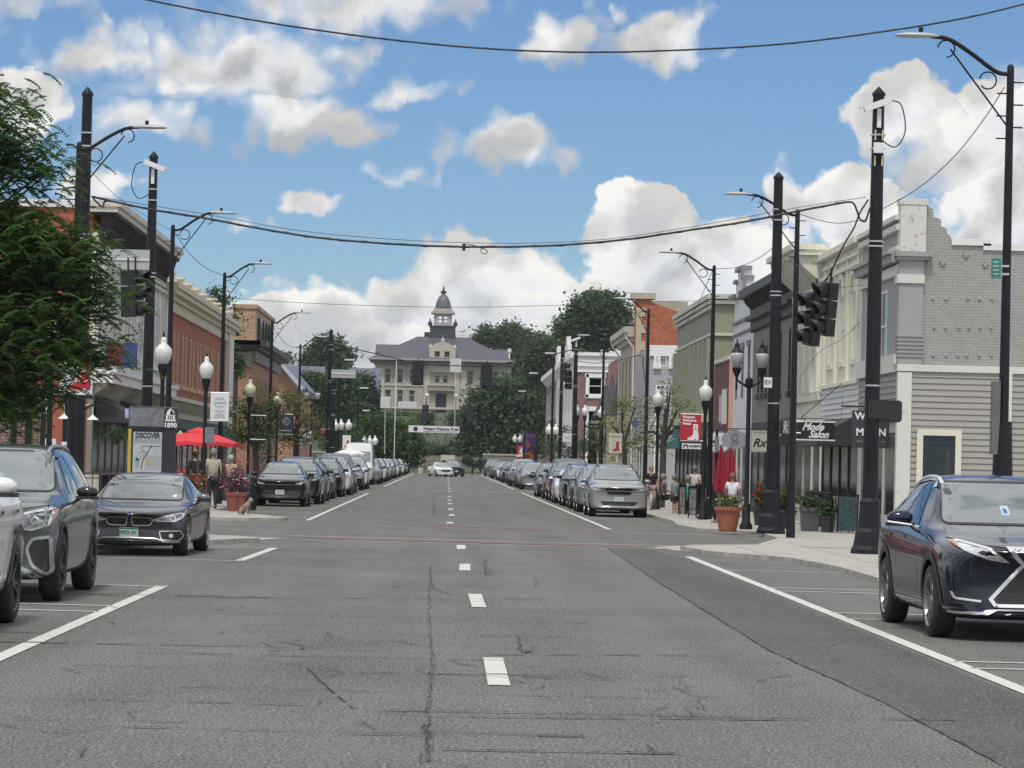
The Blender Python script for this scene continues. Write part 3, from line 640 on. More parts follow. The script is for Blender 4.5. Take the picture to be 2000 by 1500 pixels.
b.band('parapet_moulding', band_, [(-.1, .45, 8.75, 8.95), (.0, .38, 8.55, 8.7), (.0, .3, 8.35, 8.5), (.16, .3, 7.2, 7.32), (.16, .7, 3.55, 3.85)])
bm = BM()
for z0, z1, n in ((8.75, 8.95, .3), (8.55, 8.7, .22), (7.2, 7.32, .12)): fbox(bm, b.w, -.3, 3 if n == .12 else 20, .0, n, z0, z1)
obj('side_moulding', bm, band_, b.o)
for k in range(3):
    bm = BM(); 
    for u in (1.05, 3.4, 5.75, 8.1, 10.45, 12.8, 15.1, 17.5): fbox(bm, b.f, u, u+1.0, .16, .26, 6.45+k*.18, 6.53+k*.18)
    obj('moulding', bm, band_, b.o)
awning(b, 12, 19, 2.5, 3.2, .9, M('teal canvas', (.06, .17, .19), .8), F_=b.f)
# --- art deco building
b = Bld('grey and white building with art deco window panels', 1, 169, 182, RX, 8.2, depth=14)
deco = M('pale grey stucco', (.36, .37, .39), .8, var=.05); b.core(deco, 8.0); b.fs(deco, [(.2, 12.8, .13, 3.0)]); b.shop(WHT, 5, 3.0)
h = (4.2-.9+.0, 4.2+.2, 2.2, 3.9); hl = (1.35, 2.95, H(1300, 740, 169), H(1300, 684, 169))
hs = [(P(1288, 700, 169).x-RX, P(1303, 700, 169).x-RX, H(1290, 716, 169), H(1290, 682, 169)), (P(1280, 780, 169).x-RX, P(1300, 780, 169).x-RX, 1.2, H(1290, 752, 169))]
b.ws(deco, hs); 
for h in hs: b.win(h, WHT, F_=b.w, t=0, gl=M('grey blind', (.30, .31, .33), .5))
bm = BM(); fbox(bm, b.w, -.2, 14, -.01, .12, 7.7, 8.3)
for x in (1277, 1284, 1306, 1313): u = P(x, 700, 169).x-RX; fbox(bm, b.w, u, u+.16, -.01, .16, H(x, 719, 169), 7.7)
for x in (1276, 1284, 1306, 1313): u = P(x, 700, 169).x-RX; fbox(bm, b.w, u-.02, u+.2, -.01, .2, H(x, 720, 169), H(x, 710, 169))
obj('deco_relief', bm, WHT, b.o)
# --- orange brick building with stone quoins and deep eaves
ob = M('orange brick', (.44, .125, .05), .85, kind='brick', c2=(.30, .085, .04), mortar=(.30, .15, .09), bw=.3, bh=.12, ms=.02)
stone = M('beige stone', (.42, .38, .29), .85, var=.12, scale=1.5)
b = Bld('orange brick building with pale quoins and deep bracketed eaves', 1, 182, 198, RX, 9.6, depth=16)
b.core(stone, 9.0); hs = [(1.5+k*3.6, 2.6+k*3.6, 5.2, 8.0) for k in range(4)]; b.fs(stone, hs, z1=9.3)
for h in hs: b.win(h, stone, head=True)
pts = []
for x, y in ((1240, 920), (1240, 580), (1273, 582), (1273, 590), (1325, 609), (1400, 650)): q = P(x, min(y, 890), 182); pts.append(Vector((q.x-RX, 0, max(q.z, 0) if y < 900 else 0)))
pts += [Vector((16, 0, pts[-1].z)), Vector((16, 0, 0))]; pts[0].z = 0
bm = BM(); prism(bm, pts, (0, .5, 0)); obj('gable_wall', bm, ob, b.o)
bm = BM(); zz = 0; k = 0
while zz < 11.0: box(bm, -.2, .12+.25*(k % 2), -.06, .3, zz, zz+.5); zz += .5; k += 1
obj('quoin', bm, stone, b.o)
q = P(1240, 580, 182); bm = BM(); box(bm, -.5, P(1274, 580, 182).x-RX+.2, -.2, 1.2, q.z-.1, q.z+.25); obj('parapet_cap', bm, stone, b.o)
eav = M('putty paint', (.45, .44, .37), .7, var=.05); bm = BM(); fbox(bm, b.f, .5, 16.6, -.2, .85, 9.55, 9.9); fbox(bm, b.f, .5, 16.4, .1, .65, 9.3, 9.55); fbox(bm, b.f, .6, 16.2, .1, .4, 9.05, 9.3); obj('eaves', bm, eav, b.o)
bm = BM(); prism(bm, [b.f.p(.5, .8, 9.9), b.f.p(.5, -6, 11.6), b.f.p(.5, -6, 9.9)], b.f.U*16); obj('roof', bm, M('dark shingle', (.05, .05, .055), .8, var=.3, scale=8), b.o)
bm = BM(); fbox(bm, b.f, 7, 12, -3.4, -.6, 9.9, 11.8); obj('chimney', bm, stone, b.o)
bm = BM(); tube(bm, [b.f.p(.7, .8, 9.5), b.f.p(.7, .7, 9.2), b.f.p(.7, .25, 8.6), b.f.p(.7, .25, .2)], .06); tube(bm, [b.f.p(15.6, .8, 9.5), b.f.p(15.6, .7, 9.2), b.f.p(15.6, .25, 8.6), b.f.p(15.6, .25, .2)], .06); obj('downpipe', bm, WHT, b.o)
# --- pink brick with pointed slate canopies
b = Bld('pinkish brick building with pointed slate canopies over beige bays', 1, 198, 213, RX, 8.6, depth=14)
pk = M('pink brick', (.30, .15, .125), .85, kind='brick', bw=.3, bh=.12); b.core(pk, 8.3); hs = [(1.2+k*3.4, 2.2+k*3.4, 5.0, 7.2) for k in range(4)]; b.fs(pk, hs)
for h in hs: b.win(h, eav)
sl_ = M('slate', (.045, .045, .05), .7, var=.2)
for u, zt2 in ((1.5, 7.6), (8.5, 6.9)):
    bm = BM(); fbox(bm, b.f, u, u+5, .16, .9, .13, 4.9); bay = obj('bay', bm, stone, b.o); bm = BM()
    pr2 = [(2.9, 4.9), (2.2, 5.3), (1.2, 6.1), (.5, 7.0), (.1, zt2)]
    lathe(bm, [(r, z) for r, z in pr2], (0, 0, 0), 4, Matrix.Rotation(R(45), 4, 'Z')); bm.transform(Matrix.Translation(b.f.p(u+2.5, .45, 0)) @ Matrix.Diagonal((.42, 1.25, 1, 1))); obj('pointed_roof', bm, sl_, bay)
    for k in range(3): b.win((u+.4+k*1.5, u+1.5+k*1.5, 2.9, 4.5), eav, t=1.06)
# --- purple brick building with white trim
b = Bld('purplish brick building with white cornice and sash windows', 1, 263, 345, RX, 11.0, depth=16)
pb = M('purple brick', (.15, .065, .065), .85, kind='brick', c2=(.22, .12, .11), mortar=(.24, .2, .19), bw=.35, bh=.14, ms=.02); b.core(pb, 10.6)
hs = [(3+k*6.5, 5+k*6.5, 6.2, 9.0) for k in range(12)]; b.fs(WHT, hs, u1=50); b.fs(pb, [], u0=50.01)
for h in hs[:7]: b.win(h, WHT, head=True)
for h in hs[7:]: b.win(h, WHT, t=.24)
ws_ = [(P(1150, 740, 263).x-RX, P(1176, 740, 263).x-RX, H(1160, 771, 263), H(1160, 737, 263)), (P(1150, 740, 263).x-RX, P(1176, 740, 263).x-RX, .8, H(1160, 802, 263))]
b.ws(pb, ws_)
for h in ws_:
    w = b.win(h, WHT, F_=b.w, t=0); bm = BM(); a, c, d, e = h
    for r in ((a-.25, a, d-.25, e+.25), (c, c+.25, d-.25, e+.25), (a-.35, c+.35, e, e+.35), (a-.3, c+.3, d-.3, d)): fbox(bm, b.w, r[0], r[1], .0, .12, r[2], r[3])
    obj('surround', bm, WHT, w)
    bm = BM(); fbox(bm, b.w, a+.1, c-.1, -.05, -.03, d+.1, e-.1); obj('blind', bm, M('grey blind', (.32, .32, .32), .7), w)
bm = BM(); fbox(bm, b.w, -.6, 16, 0, .5, 10.9, 11.2); fbox(bm, b.w, -.4, 16, 0, .3, 10.0, 10.6); fbox(bm, b.w, -.3, 16, 0, .2, 9.5, 9.7); fbox(bm, b.w, -.4, 16, -.01, .1, 9.5, 11); fbox(bm, b.f, 0, 82, .16, .8, 10.7, 11.2)
for u in (14, 38): fbox(bm, b.f, u, u+7, .16, .5, 11.2, 12.4); fbox(bm, b.f, u+2, u+5, .16, .5, 12.4, 13.2)
brackets(bm, b.f, .3, 80, 1.5, .7, 10.0, 10.7, .3); obj('cornice', bm, WHT, b.o)

# --- left side --------------------------------------------------------------
rb = M('red brick', (.40, .10, .048), .85, kind='brick', c2=(.32, .075, .04), mortar=(.27, .14, .10), bw=.26, bh=.095, ms=.014)
offw = M('off white stucco', (.68, .67, .58), .8, var=.08, scale=1.5)
b = Bld('off white corner shop with dark bracketed cornice and red brick side', -1, 94.3, 116.6, LX, 9.35, depth=20)
b.core(rb, 9.0); hs = []
for k in range(5): hs += [(1.0+k*4.35, 1.75+k*4.35, 5.0, 7.2), (2.9+k*4.35, 3.65+k*4.35, 5.0, 7.2)]
b.fs(offw, hs, z0=4.1, z1=8.1); b.ws(rb, name='side_wall', u0=.35, z1=9.15); b.fs(tgrey, [(.2, 22.1, .13, 3.3)], z0=0, z1=4.1, name='lower_wall'); b.shop(M('grey green post', (.22, .23, .19), .7), 11, 3.3)
for h in hs: b.win(h, WHT, sill=True, gl=WGLASS)
bm = BM()
for k in range(11): fbox(bm, b.f, .15+k*2.17, .4+k*2.17, .16, .24, 4.6, 7.7)
obj('pilaster', bm, ctrim, b.o); b.band('sill_course', WHT, [(.16, .28, 4.72, 4.86), (.16, .24, 4.35, 4.4)])
frz = M('pale frieze', (.56, .54, .48), .8); b.band('frieze', frz, [(.16, .26, 7.95, 8.05), (.16, .32, 7.7, 7.8), (0, .2, 8.1, 8.5)])
bm = BM(); fbox(bm, b.f, .1, 22.3, .2, .72, 8.95, 9.04); fbox(bm, b.f, .1, 22.3, .2, .3, 8.2, 8.6); brackets(bm, b.f, .2, 22.1, .5, .68, 8.15, 8.95, .14, .24); obj('bracket_row', bm, M('dark bracket', (.03, .03, .032), .8, var=.3), b.o)
bm = BM(); fbox(bm, b.f, -.1, 22.3, -.3, .78, 9.04, 9.2); fbox(bm, b.f, -.15, 22.3, -.3, .88, 9.2, 9.38); obj('cornice', bm, frz, b.o)
bm = BM(); fbox(bm, b.w, -.1, 20, -.17, .1, 9.15, 9.37); obj('coping', bm, WHT, b.o)
b.band('shop_fascia', WHT, [(.16, .75, 3.8, 4.1), (.16, .85, 4.1, 4.22)]); bm = BM(); brackets(bm, b.f, .3, 22, .45, .55, 3.45, 3.79, .12); obj('fascia_dentil', bm, frz, b.o)
for u in (.6, 8.0, 15.5): awning(b, u, u+3.6, 2.6, 3.4, 1.1, dgrey)
# projecting sign on it
sg = thing('hanging_sign', 'small red and blue projecting sign above the white shop fascia', 'sign', (LX+.2, 97.0, 4.75))
bm = BM(); box(bm, 0, 1.0, -.06, .06, -.35, .35); obj('red_panel', bm, M('sign red', (.35, .05, .07), .5), sg)
bm = BM(); box(bm, .56, 1.0, -.08, .08, -.4, .38); obj('blue_panel', bm, M('sign blue', (.06, .12, .35), .5), sg); bm = BM(); box(bm, 1.02, 1.5, -.05, .05, -.38, .0); box(bm, 0, 1.5, -.03, .03, .36, .42); obj('frame', bm, GALV, sg)
# --- red brick building, cream cornice
b = Bld('red brick two storey building with deep cream cornice and paired windows', -1, 116.6, 153, LX, 8.3, depth=16)
b.core(rb, 8.0); hs = []
for k in range(17): hs.append((1.2+k*1.92+(k%2)*-.35, 1.78+k*1.92+(k%2)*-.35, 4.45, 6.5))
b.fs(rb, hs, z0=3.8, z1=7.2); crm = M('cream cornice paint', (.56, .51, .38), .75, var=.08)
for h in hs: b.win(h, M('tan frame', (.62, .45, .30), .7), sill=True, gl=WGLASS)
b.band('cornice', crm, [(.16, .42, 7.6, 7.8), (-.2, .62, 7.8, 8.0), (-.2, .72, 8.0, 8.2), (.16, .28, 7.2, 7.6)])
bm = BM(); fbox(bm, b.f, 33.4, 36.3, .16, .36, .13, 7.6); fbox(bm, b.f, 0, .8, .16, .3, 3.8, 7.2); obj('pilaster', bm, ctrim, b.o)
b.fs(crm, [(.2, 36.2, .13, 3.0)], z0=0, z1=3.8, name='lower_wall'); b.shop(M('brick red posts', (.36, .12, .08), .7), 14, 3.0)
bm = BM(); fbox(bm, b.f, 0, 36.3, .16, .6, 3.75, 3.9); brackets(bm, b.f, .2, 36, .6, .5, 3.3, 3.74, .16); obj('shop_cornice', bm, crm, b.o)
for k in range(7): awning(b, 1+k*4.9, 5.4+k*4.9, 2.35, 3.1, .9, M('dark green canvas', (.03, .085, .075), .8))
bm = BM()
for k in range(9): lathe(bm, [(.14, 0), (.2, .05), (.12, .12), (.12, .3), (.22, .36), (.2, .45)], b.f.p(1+k*3.9, .35, 8.2), 8)
obj('roof_urn', bm, crm, b.o)
# --- brown brick building with black cornice, tan block behind
bb = M('brown brick', (.36, .185, .11), .85, kind='brick', c2=(.27, .155, .10), mortar=(.36, .24, .17), bw=.3, bh=.11)
tb = M('tan brick', (.40, .27, .17), .85, kind='brick', bw=.3, bh=.11)
b = Bld('brown brick building with black projecting cornice and tan block behind', -1, 171, 197, LX, 8.2, depth=14)
b.core(bb, 7.5); hs = [(1.5+k*2.3, 2.3+k*2.3, 4.3, 6.1) for k in range(10)]; b.fs(bb, hs, z1=7.9); b.ws(bb, z1=7.9)
for h in hs: b.win(h, bb, gl=WGLASS)
bm = BM(); fbox(bm, b.f, -.9, 26.5, -2, .9, 7.75, 8.05); fbox(bm, b.f, -.6, 26, -2, .6, 7.55, 7.75); fbox(bm, b.w, -.6, 5, 0, .9, 7.78, 8.05); obj('cornice', bm, dgrey, b.o); b.band('frieze', tgrey, [(.16, .35, 6.9, 7.5)])
bm = BM(); fbox(bm, b.w, -.1, 6, 0, .25, 6.6, 7.4); obj('side_frieze', bm, tgrey, b.o)
bm = BM(); q0, q1 = P(456, 602, 182), P(500, 602, 182); box(bm, q0.x+11-0, q1.x+11, 11, 30, 7.5, q0.z); box(bm, q0.x+11-.1, q1.x+11+.1, 10.9, 30, q0.z, q0.z+.25); obj('rear_block', bm, tb, b.o)
bm = BM(); 
for k in range(5): box(bm, q1.x+11, q1.x+11.2, 13+k*3, 14.5+k*3, 8.2, 9.9)
obj('rear_window', bm, WGLASS, b.o)
# --- gable fronted brick house and long grey roofs further off
gh = thing('gabled_building', 'low brick gabled building with blue grey roof behind the brown one', 'building', (0, 240, 0))
A, B_, C_ = P(543, 703, 240), P(505, 750, 240), P(580, 755, 240)
bm = BM(); prism(bm, [(B_.x, 0, 0), (B_.x, 0, B_.z), (A.x, 0, A.z-.3), (C_.x, 0, C_.z), (C_.x, 0, 0)], (0, 25, 0)); obj('wall', bm, bb, gh)
bm = BM(); prism(bm, [(A.x, -.8, A.z-.25), (A.x, -.8, A.z+.1), (C_.x+.5, -.8, C_.z-.1), (C_.x+.3, -.8, C_.z-.5)], (0, 27, 0)); prism(bm, [(A.x, -.8, A.z-.25), (A.x, -.8, A.z+.1), (B_.x-.5, -.8, B_.z-.1), (B_.x-.3, -.8, B_.z-.5)], (0, 27, 0)); obj('roof', bm, M('blue grey metal roof', (.13, .155, .20), .5, var=.05), gh)
bm = BM(); prism(bm, [(A.x, -.9, A.z-.2), (A.x, -.9, A.z+.15), (C_.x+.6, -.9, C_.z-.1), (C_.x+.4, -.9, C_.z-.3)], (0, .1, 0)); prism(bm, [(A.x, -.9, A.z-.2), (A.x, -.9, A.z+.15), (B_.x-.6, -.9, B_.z-.1), (B_.x-.4, -.9, B_.z-.3)], (0, .1, 0)); obj('bargeboard', bm, M('pale grey board', (.42, .44, .46), .6), gh)
far = thing('long_roofed_building', 'long building under a plain grey roof beyond the trees on the left', 'building', (0, 470, 0))
rf = M('grey shingle roof', (.115, .125, .165), .7, var=.08, scale=.6)
for (x0, y0, x1) in ((556, 714, 636), (680, 718, 745)):
    a, c = P(x0, y0, 470), P(x1, y0+2, 470); bm = BM(); prism(bm, [(a.x, 0, a.z), (a.x, -9, a.z-5), (a.x, 0, a.z-5)], (c.x-a.x, 0, 0)); obj('roof', bm, rf, far)
    bm = BM(); box(bm, a.x+.5, c.x-.5, -8, 0, 0, a.z-5); obj('wall', bm, tb, far)
# ---------------------------------------------------------------- courthouse on its rise, retaining walls and steps
CD = 560.0
def cx_(px, py=800): return XX(px, py, CD)
def cz_(py, px=870): return H(px, py, CD)
rise = thing('embankment', None, None) if False else None
bm = BM(); prof = [(378, -.04), (385, .05), (400, 1.8), (440, 4.0), (500, 8.0), (540, 9.9), (620, 11), (900, 13), (1400, 10)]
for (y0, z0), (y1, z1) in zip(prof, prof[1:]): quad(bm, [(-400, y0, z0), (400, y0, z0), (400, y1, z1), (-400, y1, z1)])
tag(obj('hill', bm, GRASS), kind='structure')
lime = M('buff limestone', (.39, .355, .28), .85, kind='paintbrick', c2=(.39, .355, .285), mortar=(.33, .305, .25), bw=1.6, bh=.6, ms=.03, var=.08)
limet = M('limestone trim', (.47, .435, .36), .8, var=.08)
slate = M('slate roof', (.075, .074, .095), .6, var=.08, scale=.8)
sdark = M('dark slate', (.035, .037, .05), .6, var=.15)
ct = thing('courthouse', 'buff stone courthouse with slate hip roof and domed cupola at the end of the street', 'courthouse', (0, CD, 9.6))
Z0 = 9.6
def cz(py, px=870): return cz_(py, px)-Z0
xl, xr = cx_(732, 760), cx_(998, 760); ztop = cz(711)+.0
F1 = Fr((0, 0, 0), (1, 0, 0), (0, -1, 0))
holes = []
def ch(px0, px1, py0, py1): holes.append((cx_(px0, py0), cx_(px1, py0), cz(py1), cz(py0)))
for x in (752, 776, 800, 913, 937, 961): ch(x, x+11.5, 723, 751)
for x in (752, 776, 799, 913, 937, 961): ch(x, x+11.5, 764, 791)
for x in (849, 865): ch(x, x+10, 733, 749)
ch(851, 872, 769, 806)
bm = BM(); slab(bm, F1, xl, xr, -1, ztop, holes, .5); obj('front_wall', bm, lime, ct)
bm = BM(); box(bm, xl, xr, .52, 18, -1, ztop-.2); obj('wall', bm, lime, ct)
wf = M('window frame grey', (.40, .37, .31), .7)
cg = M('courthouse glass', (.065, .055, .065), .2, var=.2, scale=.4)
for i, h in enumerate(holes[:-1]):
    a, b_, c, d = h; bm = BM()
    for r in ((a, a+.13, c, d), (b_-.13, b_, c, d), (a, b_, c, c+.12), (a, b_, d-.12, d), (a, b_, c+(d-c)*.62, c+(d-c)*.62+.14)): fbox(bm, F1, r[0], r[1], .15, .3, r[2], r[3])
    for r in ((a-.22, a, c-.1, d), (b_, b_+.22, c-.1, d), (a-.3, b_+.3, d, d+.22), (a-.3, b_+.3, c-.3, c)): fbox(bm, F1, r[0], r[1], .45, .62, r[2], r[3])
    w = obj('window', bm, wf, ct); bm = BM(); fbox(bm, F1, a, b_, .1, .13, c, d); obj('pane', bm, cg, w)
a, b_, c, d = holes[-1]; bm = BM(); fbox(bm, F1, a, b_, .05, .12, c, d); fbox(bm, F1, (a+b_)/2-.08, (a+b_)/2+.08, .12, .16, c, d); dd = obj('door', bm, M('dark violet door', (.03, .025, .05), .5), ct)
bm = BM()
for x in (733, 745, 834, 892, 905, 990): u = cx_(x, 760); fbox(bm, F1, u-.5, u+.5, .5, .72, -1, ztop-1.0)
fbox(bm, F1, xl, xr, .5, .66, cz(755)-.1, cz(755)+.25); fbox(bm, F1, xl-.2, xr+.2, .4, .9, cz(796)-.4, cz(796)); obj('stone_trim', bm, limet, ct)
bm = BM(); x0, x1 = cx_(836, 720), cx_(888, 720)
fbox(bm, F1, x0, x1, .5, .9, cz(728), cz(713)); fbox(bm, F1, x0+.2, x1-.2, .5, 1.2, cz(762), cz(753)); fbox(bm, F1, x0, x1, .5, 1.6, cz(754), cz(752))
for k in range(14): fbox(bm, F1, x0+.3+k*.33, x0+.5+k*.33, 1.2, 1.6, cz(764), cz(761))
obj('portico', bm, limet, ct)
# eaves and hip roof
ev = M('pale eaves', (.36, .33, .33), .7); bm = BM(); el_, er_ = cx_(720, 706), cx_(1006, 706); ze = cz(706)
box(bm, el_, er_, -2.4, 20, ze, ze+.35); box(bm, xl-.4, xr+.4, -1.0, 18.6, ze-.6, ze-.01); obj('eaves', bm, ev, ct)
bm = BM()
for k in range(14): u = xl+.6+k*(xr-xl-1.4)/13; box(bm, u, u+.5, -2.0, -1.01, ze-.7, ze-.02)
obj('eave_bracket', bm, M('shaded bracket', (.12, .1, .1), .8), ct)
rl, rr_ = cx_(815, 655), cx_(914, 655); zr = cz(655.5)
bm = BM(); e = [(el_+.3, -2.2, ze+.35), (er_-.3, -2.2, ze+.35), (er_-.3, 19.8, ze+.35), (el_+.3, 19.8, ze+.35)]; t = [(rl, 7, zr), (rr_, 7, zr), (rr_, 11, zr), (rl, 11, zr)]
for i in range(4): quad(bm, [e[i], e[(i+1) % 4], t[(i+1) % 4], t[i]])
quad(bm, t); obj('roof', bm, slate, ct)
bm = BM(); 
for x0p, x1p, yt, yb in ((732, 775, 672, 690), (950, 995, 677, 695)):
    a, c = cx_(x0p, yt), cx_(x1p, yt); box(bm, a, c, 6, 16, ze, cz(yb)); prism(bm, [(a, 5.5, cz(yb)), (a, 9, cz(yt)), (a, 16, cz(yt)), (a, 16, cz(yb))], (c-a, 0, 0))
obj('side_dormer', bm, slate, ct)
bm = BM(); box(bm, cx_(828, 655), cx_(838, 655), 8, 9, zr, zr+.9); obj('vent', bm, sdark, ct)
bm = BM(); box(bm, cx_(994, 685), cx_(997, 685), 2, 2.4, ze, cz(678)); box(bm, cx_(992, 685), cx_(999, 685), 1.8, 2.6, cz(684), cz(677)); obj('flue', bm, WHT, ct)
# front dormer with round pediment
dl, dr = cx_(838.5, 690), cx_(890, 690); zb_, zt_ = ze+.36, cz(683); xm = (dl+dr)/2
dh = [(cx_(849, 695), cx_(859, 695), zb_+.4, cz(687)), (cx_(868, 695), cx_(878, 695), zb_+.4, cz(687))]
Fd = Fr((0, -1.2, 0), (1, 0, 0), (0, -1, 0)); bm = BM(); slab(bm, Fd, dl, dr, zb_, zt_, dh, .4); box(bm, dl, dr, -1.19, 5, zb_, zt_)
rad = (dr-dl)/2-.3; n = 12; arcp = [(xm+rad*math.cos(math.pi*i/n), -1.6, zt_+rad*.62*math.sin(math.pi*i/n)) for i in range(n+1)]
prism(bm, arcp, (0, 1.2, 0)); do = obj('dormer', bm, limet, ct)
for h in dh: bm = BM(); fbox(bm, Fd, h[0], h[1], .05, .1, h[2], h[3]); obj('pane', bm, M('dark pane', (.03, .025, .035), .3), do)
bm = BM(); lathe(bm, [(.3, 0), (.35, .5), (.1, .8), (.02, 1.4)], (xm, -1, zt_+rad*.6), 8); lathe(bm, [(.35, 0), (.4, .4), (.1, .9)], (dl+.2, -1.3, zt_), 8); lathe(bm, [(.35, 0), (.4, .4), (.1, .9)], (dr-.2, -1.3, zt_), 8); obj('finial', bm, limet, do)
# cupola
cy0 = 9; c0 = cx_(865, 620)
def hw(pxw): return pxw/2*CD/F
bm = BM(); b0, b1 = zr-.5, cz(634)
def frus(bm, w0, w1, z0, z1, T=None):
    a = [(c0-w0, cy0-w0, z0), (c0+w0, cy0-w0, z0), (c0+w0, cy0+w0, z0), (c0-w0, cy0+w0, z0)]; b = [(c0-w1, cy0-w1, z1), (c0+w1, cy0-w1, z1), (c0+w1, cy0+w1, z1), (c0-w1, cy0+w1, z1)]
    A = [bm.verts.new(p) for p in a]; B = [bm.verts.new(p) for p in b]; bm.faces.new(A[::-1]); bm.faces.new(B)
    for i in range(4): bm.faces.new((A[i], A[(i+1) % 4], B[(i+1) % 4], B[i]))
frus(bm, hw(54), hw(49), b0, b1-.2); frus(bm, hw(52), hw(52), b1-.2, b1+.1); base = obj('cupola_base', bm, sdark, ct)
bm = BM(); z1, z2 = cz(633), cz(609); w = hw(36)
for sx in (-1, 0, 1):
    for sy in (-1, 0, 1):
        if sx == sy == 0: continue
        k = .34 if sx and sy else .22
        box(bm, c0+sx*(w-.35)-k, c0+sx*(w-.35)+k, cy0+sy*(w-.35)-k, cy0+sy*(w-.35)+k, z1, z2)
for z0_, h_ in ((z1, .6), (z2-.35, .35)): box(bm, c0-w, c0+w, cy0-w, cy0+w, z0_, z0_+h_)
lan = obj('lantern', bm, M('pale cupola stone', (.40, .37, .36), .7), ct)
bm = BM(); 
for sx in (-.5, .5): box(bm, c0+sx*w*.95-.05, c0+sx*w*.95+.05, cy0-w+.2, cy0-w+.3, z1+.6, z2-.35)
box(bm, c0-w+.3, c0+w-.3, cy0-w+.2, cy0-w+.3, (z1+z2)/2, (z1+z2)/2+.12); obj('sash_bar', bm, sdark, lan)
bm = BM(); box(bm, c0-hw(47), c0+hw(47), cy0-hw(47), cy0+hw(47), z2, z2+.45); box(bm, c0-hw(38), c0+hw(38), cy0-hw(38), cy0+hw(38), z2+.45, cz(598)); obj('cupola_cornice', bm, M('pale cupola stone'), ct)
for sx in (-1, 1): bm = BM(); lathe(bm, [(.35, 0), (.45, .5), (.15, .9), (.05, 1.4)], (c0+sx*hw(50), cy0-hw(50), b1), 8); obj('finial', bm, sdark, base)
bm = BM(); za, zc2 = cz(597), cz(568); hh = zc2-za
lathe(bm, [(hw(34), za), (hw(33.5), za+hh*.12), (hw(31), za+hh*.32), (hw(26), za+hh*.55), (hw(18), za+hh*.77), (hw(8), za+hh*.94), (hw(5), zc2)], (c0, cy0, 0), 8, Matrix.Rotation(R(22.5), 4, 'Z')); obj('dome', bm, M('slate dome', (.10, .11, .13), .55, var=.1), ct)
bm = BM(); lathe(bm, [(.5, zc2), (.6, zc2+.3), (.2, zc2+.6), (.16, zc2+1.0), (.02, cz(552.5))], (c0, cy0, 0), 8); obj('spire', bm, sdark, ct)
# entrance lamps, steps, walls
for px in (833, 889.5):
    q = P(px, 800, 552); lp = thing('globe_lamp_standard', 'small globe lamp %s the courthouse door' % ('left of' if px < 850 else 'right of'), 'lamp', (q.x, 552, 9.9))
    bm = BM(); tube(bm, [(0, 0, -1), (0, 0, 3.0)], .09); obj('post', bm, BLK, lp); bm = BM(); bmesh.ops.create_icosphere(bm, subdivisions=2, radius=.35, matrix=Matrix.Translation((0, 0, 3.3))); obj('globe', bm, WHT, lp, smooth=True)
sm = M('old stone', (.22, .21, .17), .9, var=.25, scale=.6)
st = thing('stone_stairway', 'long stone stairway climbing from the street end to the courthouse', 'stairs', (0, 395, 0))
bm = BM(); a, c = -3.0, 2.4
for k in range(34): box(bm, a-.4+k*.02, c-.02*k+1.2, k*4.3, (k+1)*4.3, -.3, .2+k*.28)
obj('steps', bm, sm, st)
bm = BM(); 
for s in (-3.9, 3.4): box(bm, s, s+.6, 0, 147, -.3, .9); 
for k in range(10):
    for s in (-3.9, 3.4): box(bm, s, s+.6, k*15, k*15+14, .5, 1.2+k*.98)
obj('parapet', bm, sm, st)
rw = thing('retaining_wall', 'low stone retaining wall across the far end of the street', 'wall', (0, 381, 0))
bm = BM(); box(bm, -30, -5.2, 0, .8, -.2, 2.2); box(bm, -3.0, 5, 6, 6.8, -.2, 2.1); box(bm, 4.6, 40, 0, .8, -.2, 2.4); obj('wall', bm, sm, rw)
bm = BM(); box(bm, -30, -5.2, -.1, .9, 2.2, 2.4); box(bm, 4.6, 40, -.1, .9, 2.4, 2.6); obj('coping', bm, M('pale coping', (.40, .38, .30), .8), rw)
gp_ = thing('gate_pillar', 'tall pale yellow stone pillar by the far white car', 'pillar', (-3.05, 379, 0))
bm = BM(); box(bm, -.32, .32, -.32, .32, -.1, 2.0); obj('shaft', bm, M('pale yellow stone', (.50, .47, .30), .8), gp_); bm = BM(); box(bm, -.38, .38, -.38, .38, 2.0, 2.15); obj('cap', bm, limet, gp_)
sgn = thing('stone_sign', 'pale yellow sign block behind the far white car', 'sign', (.3, 383, 0)); bm = BM(); box(bm, -.9, .9, 0, .3, 1.6, 2.3); obj('panel', bm, M('pale yellow stone'), sgn); bm = BM(); box(bm, -.8, -.6, .05, .25, -.1, 1.6); box(bm, .6, .8, .05, .25, -.1, 1.6); obj('leg', bm, sm, sgn)

# ---------------------------------------------------------------- trees
BARK = M('bark', (.06, .05, .04), .9, var=.3, scale=5)
def leafmat(name, rgb=None, **k): return MATS[name] if rgb is None else M(name, rgb, kind="leaf", **k)
def leaf_mesh(name, centers, size, asp=.6, up=.35, droop=0.):
    n = len(centers); nr = rng.normal(size=(n, 3)); nr[:, 2] = np.abs(nr[:, 2])*1.0+up; nr /= np.linalg.norm(nr, axis=1, keepdims=True)
    a = rng.normal(size=(n, 3)); a -= nr*(a*nr).sum(1, keepdims=True); a /= np.linalg.norm(a, axis=1, keepdims=True); b = np.cross(nr, a)
    s = size*(.6+.8*rng.random((n, 1))); a *= s*.5; b *= s*.5*asp
    v = np.stack([centers-a, centers-b*.9+a*.1, centers+a, centers+b], 1).reshape(-1, 3)
    me = bpy.data.meshes.new(name); me.vertices.add(4*n); me.vertices.foreach_set('co', v.ravel()); me.loops.add(4*n); me.loops.foreach_set('vertex_index', np.arange(4*n))
    me.polygons.add(n); me.polygons.foreach_set('loop_start', np.arange(n)*4); me.polygons.foreach_set('loop_total', np.full(n, 4)); me.update(); me.validate(); return me
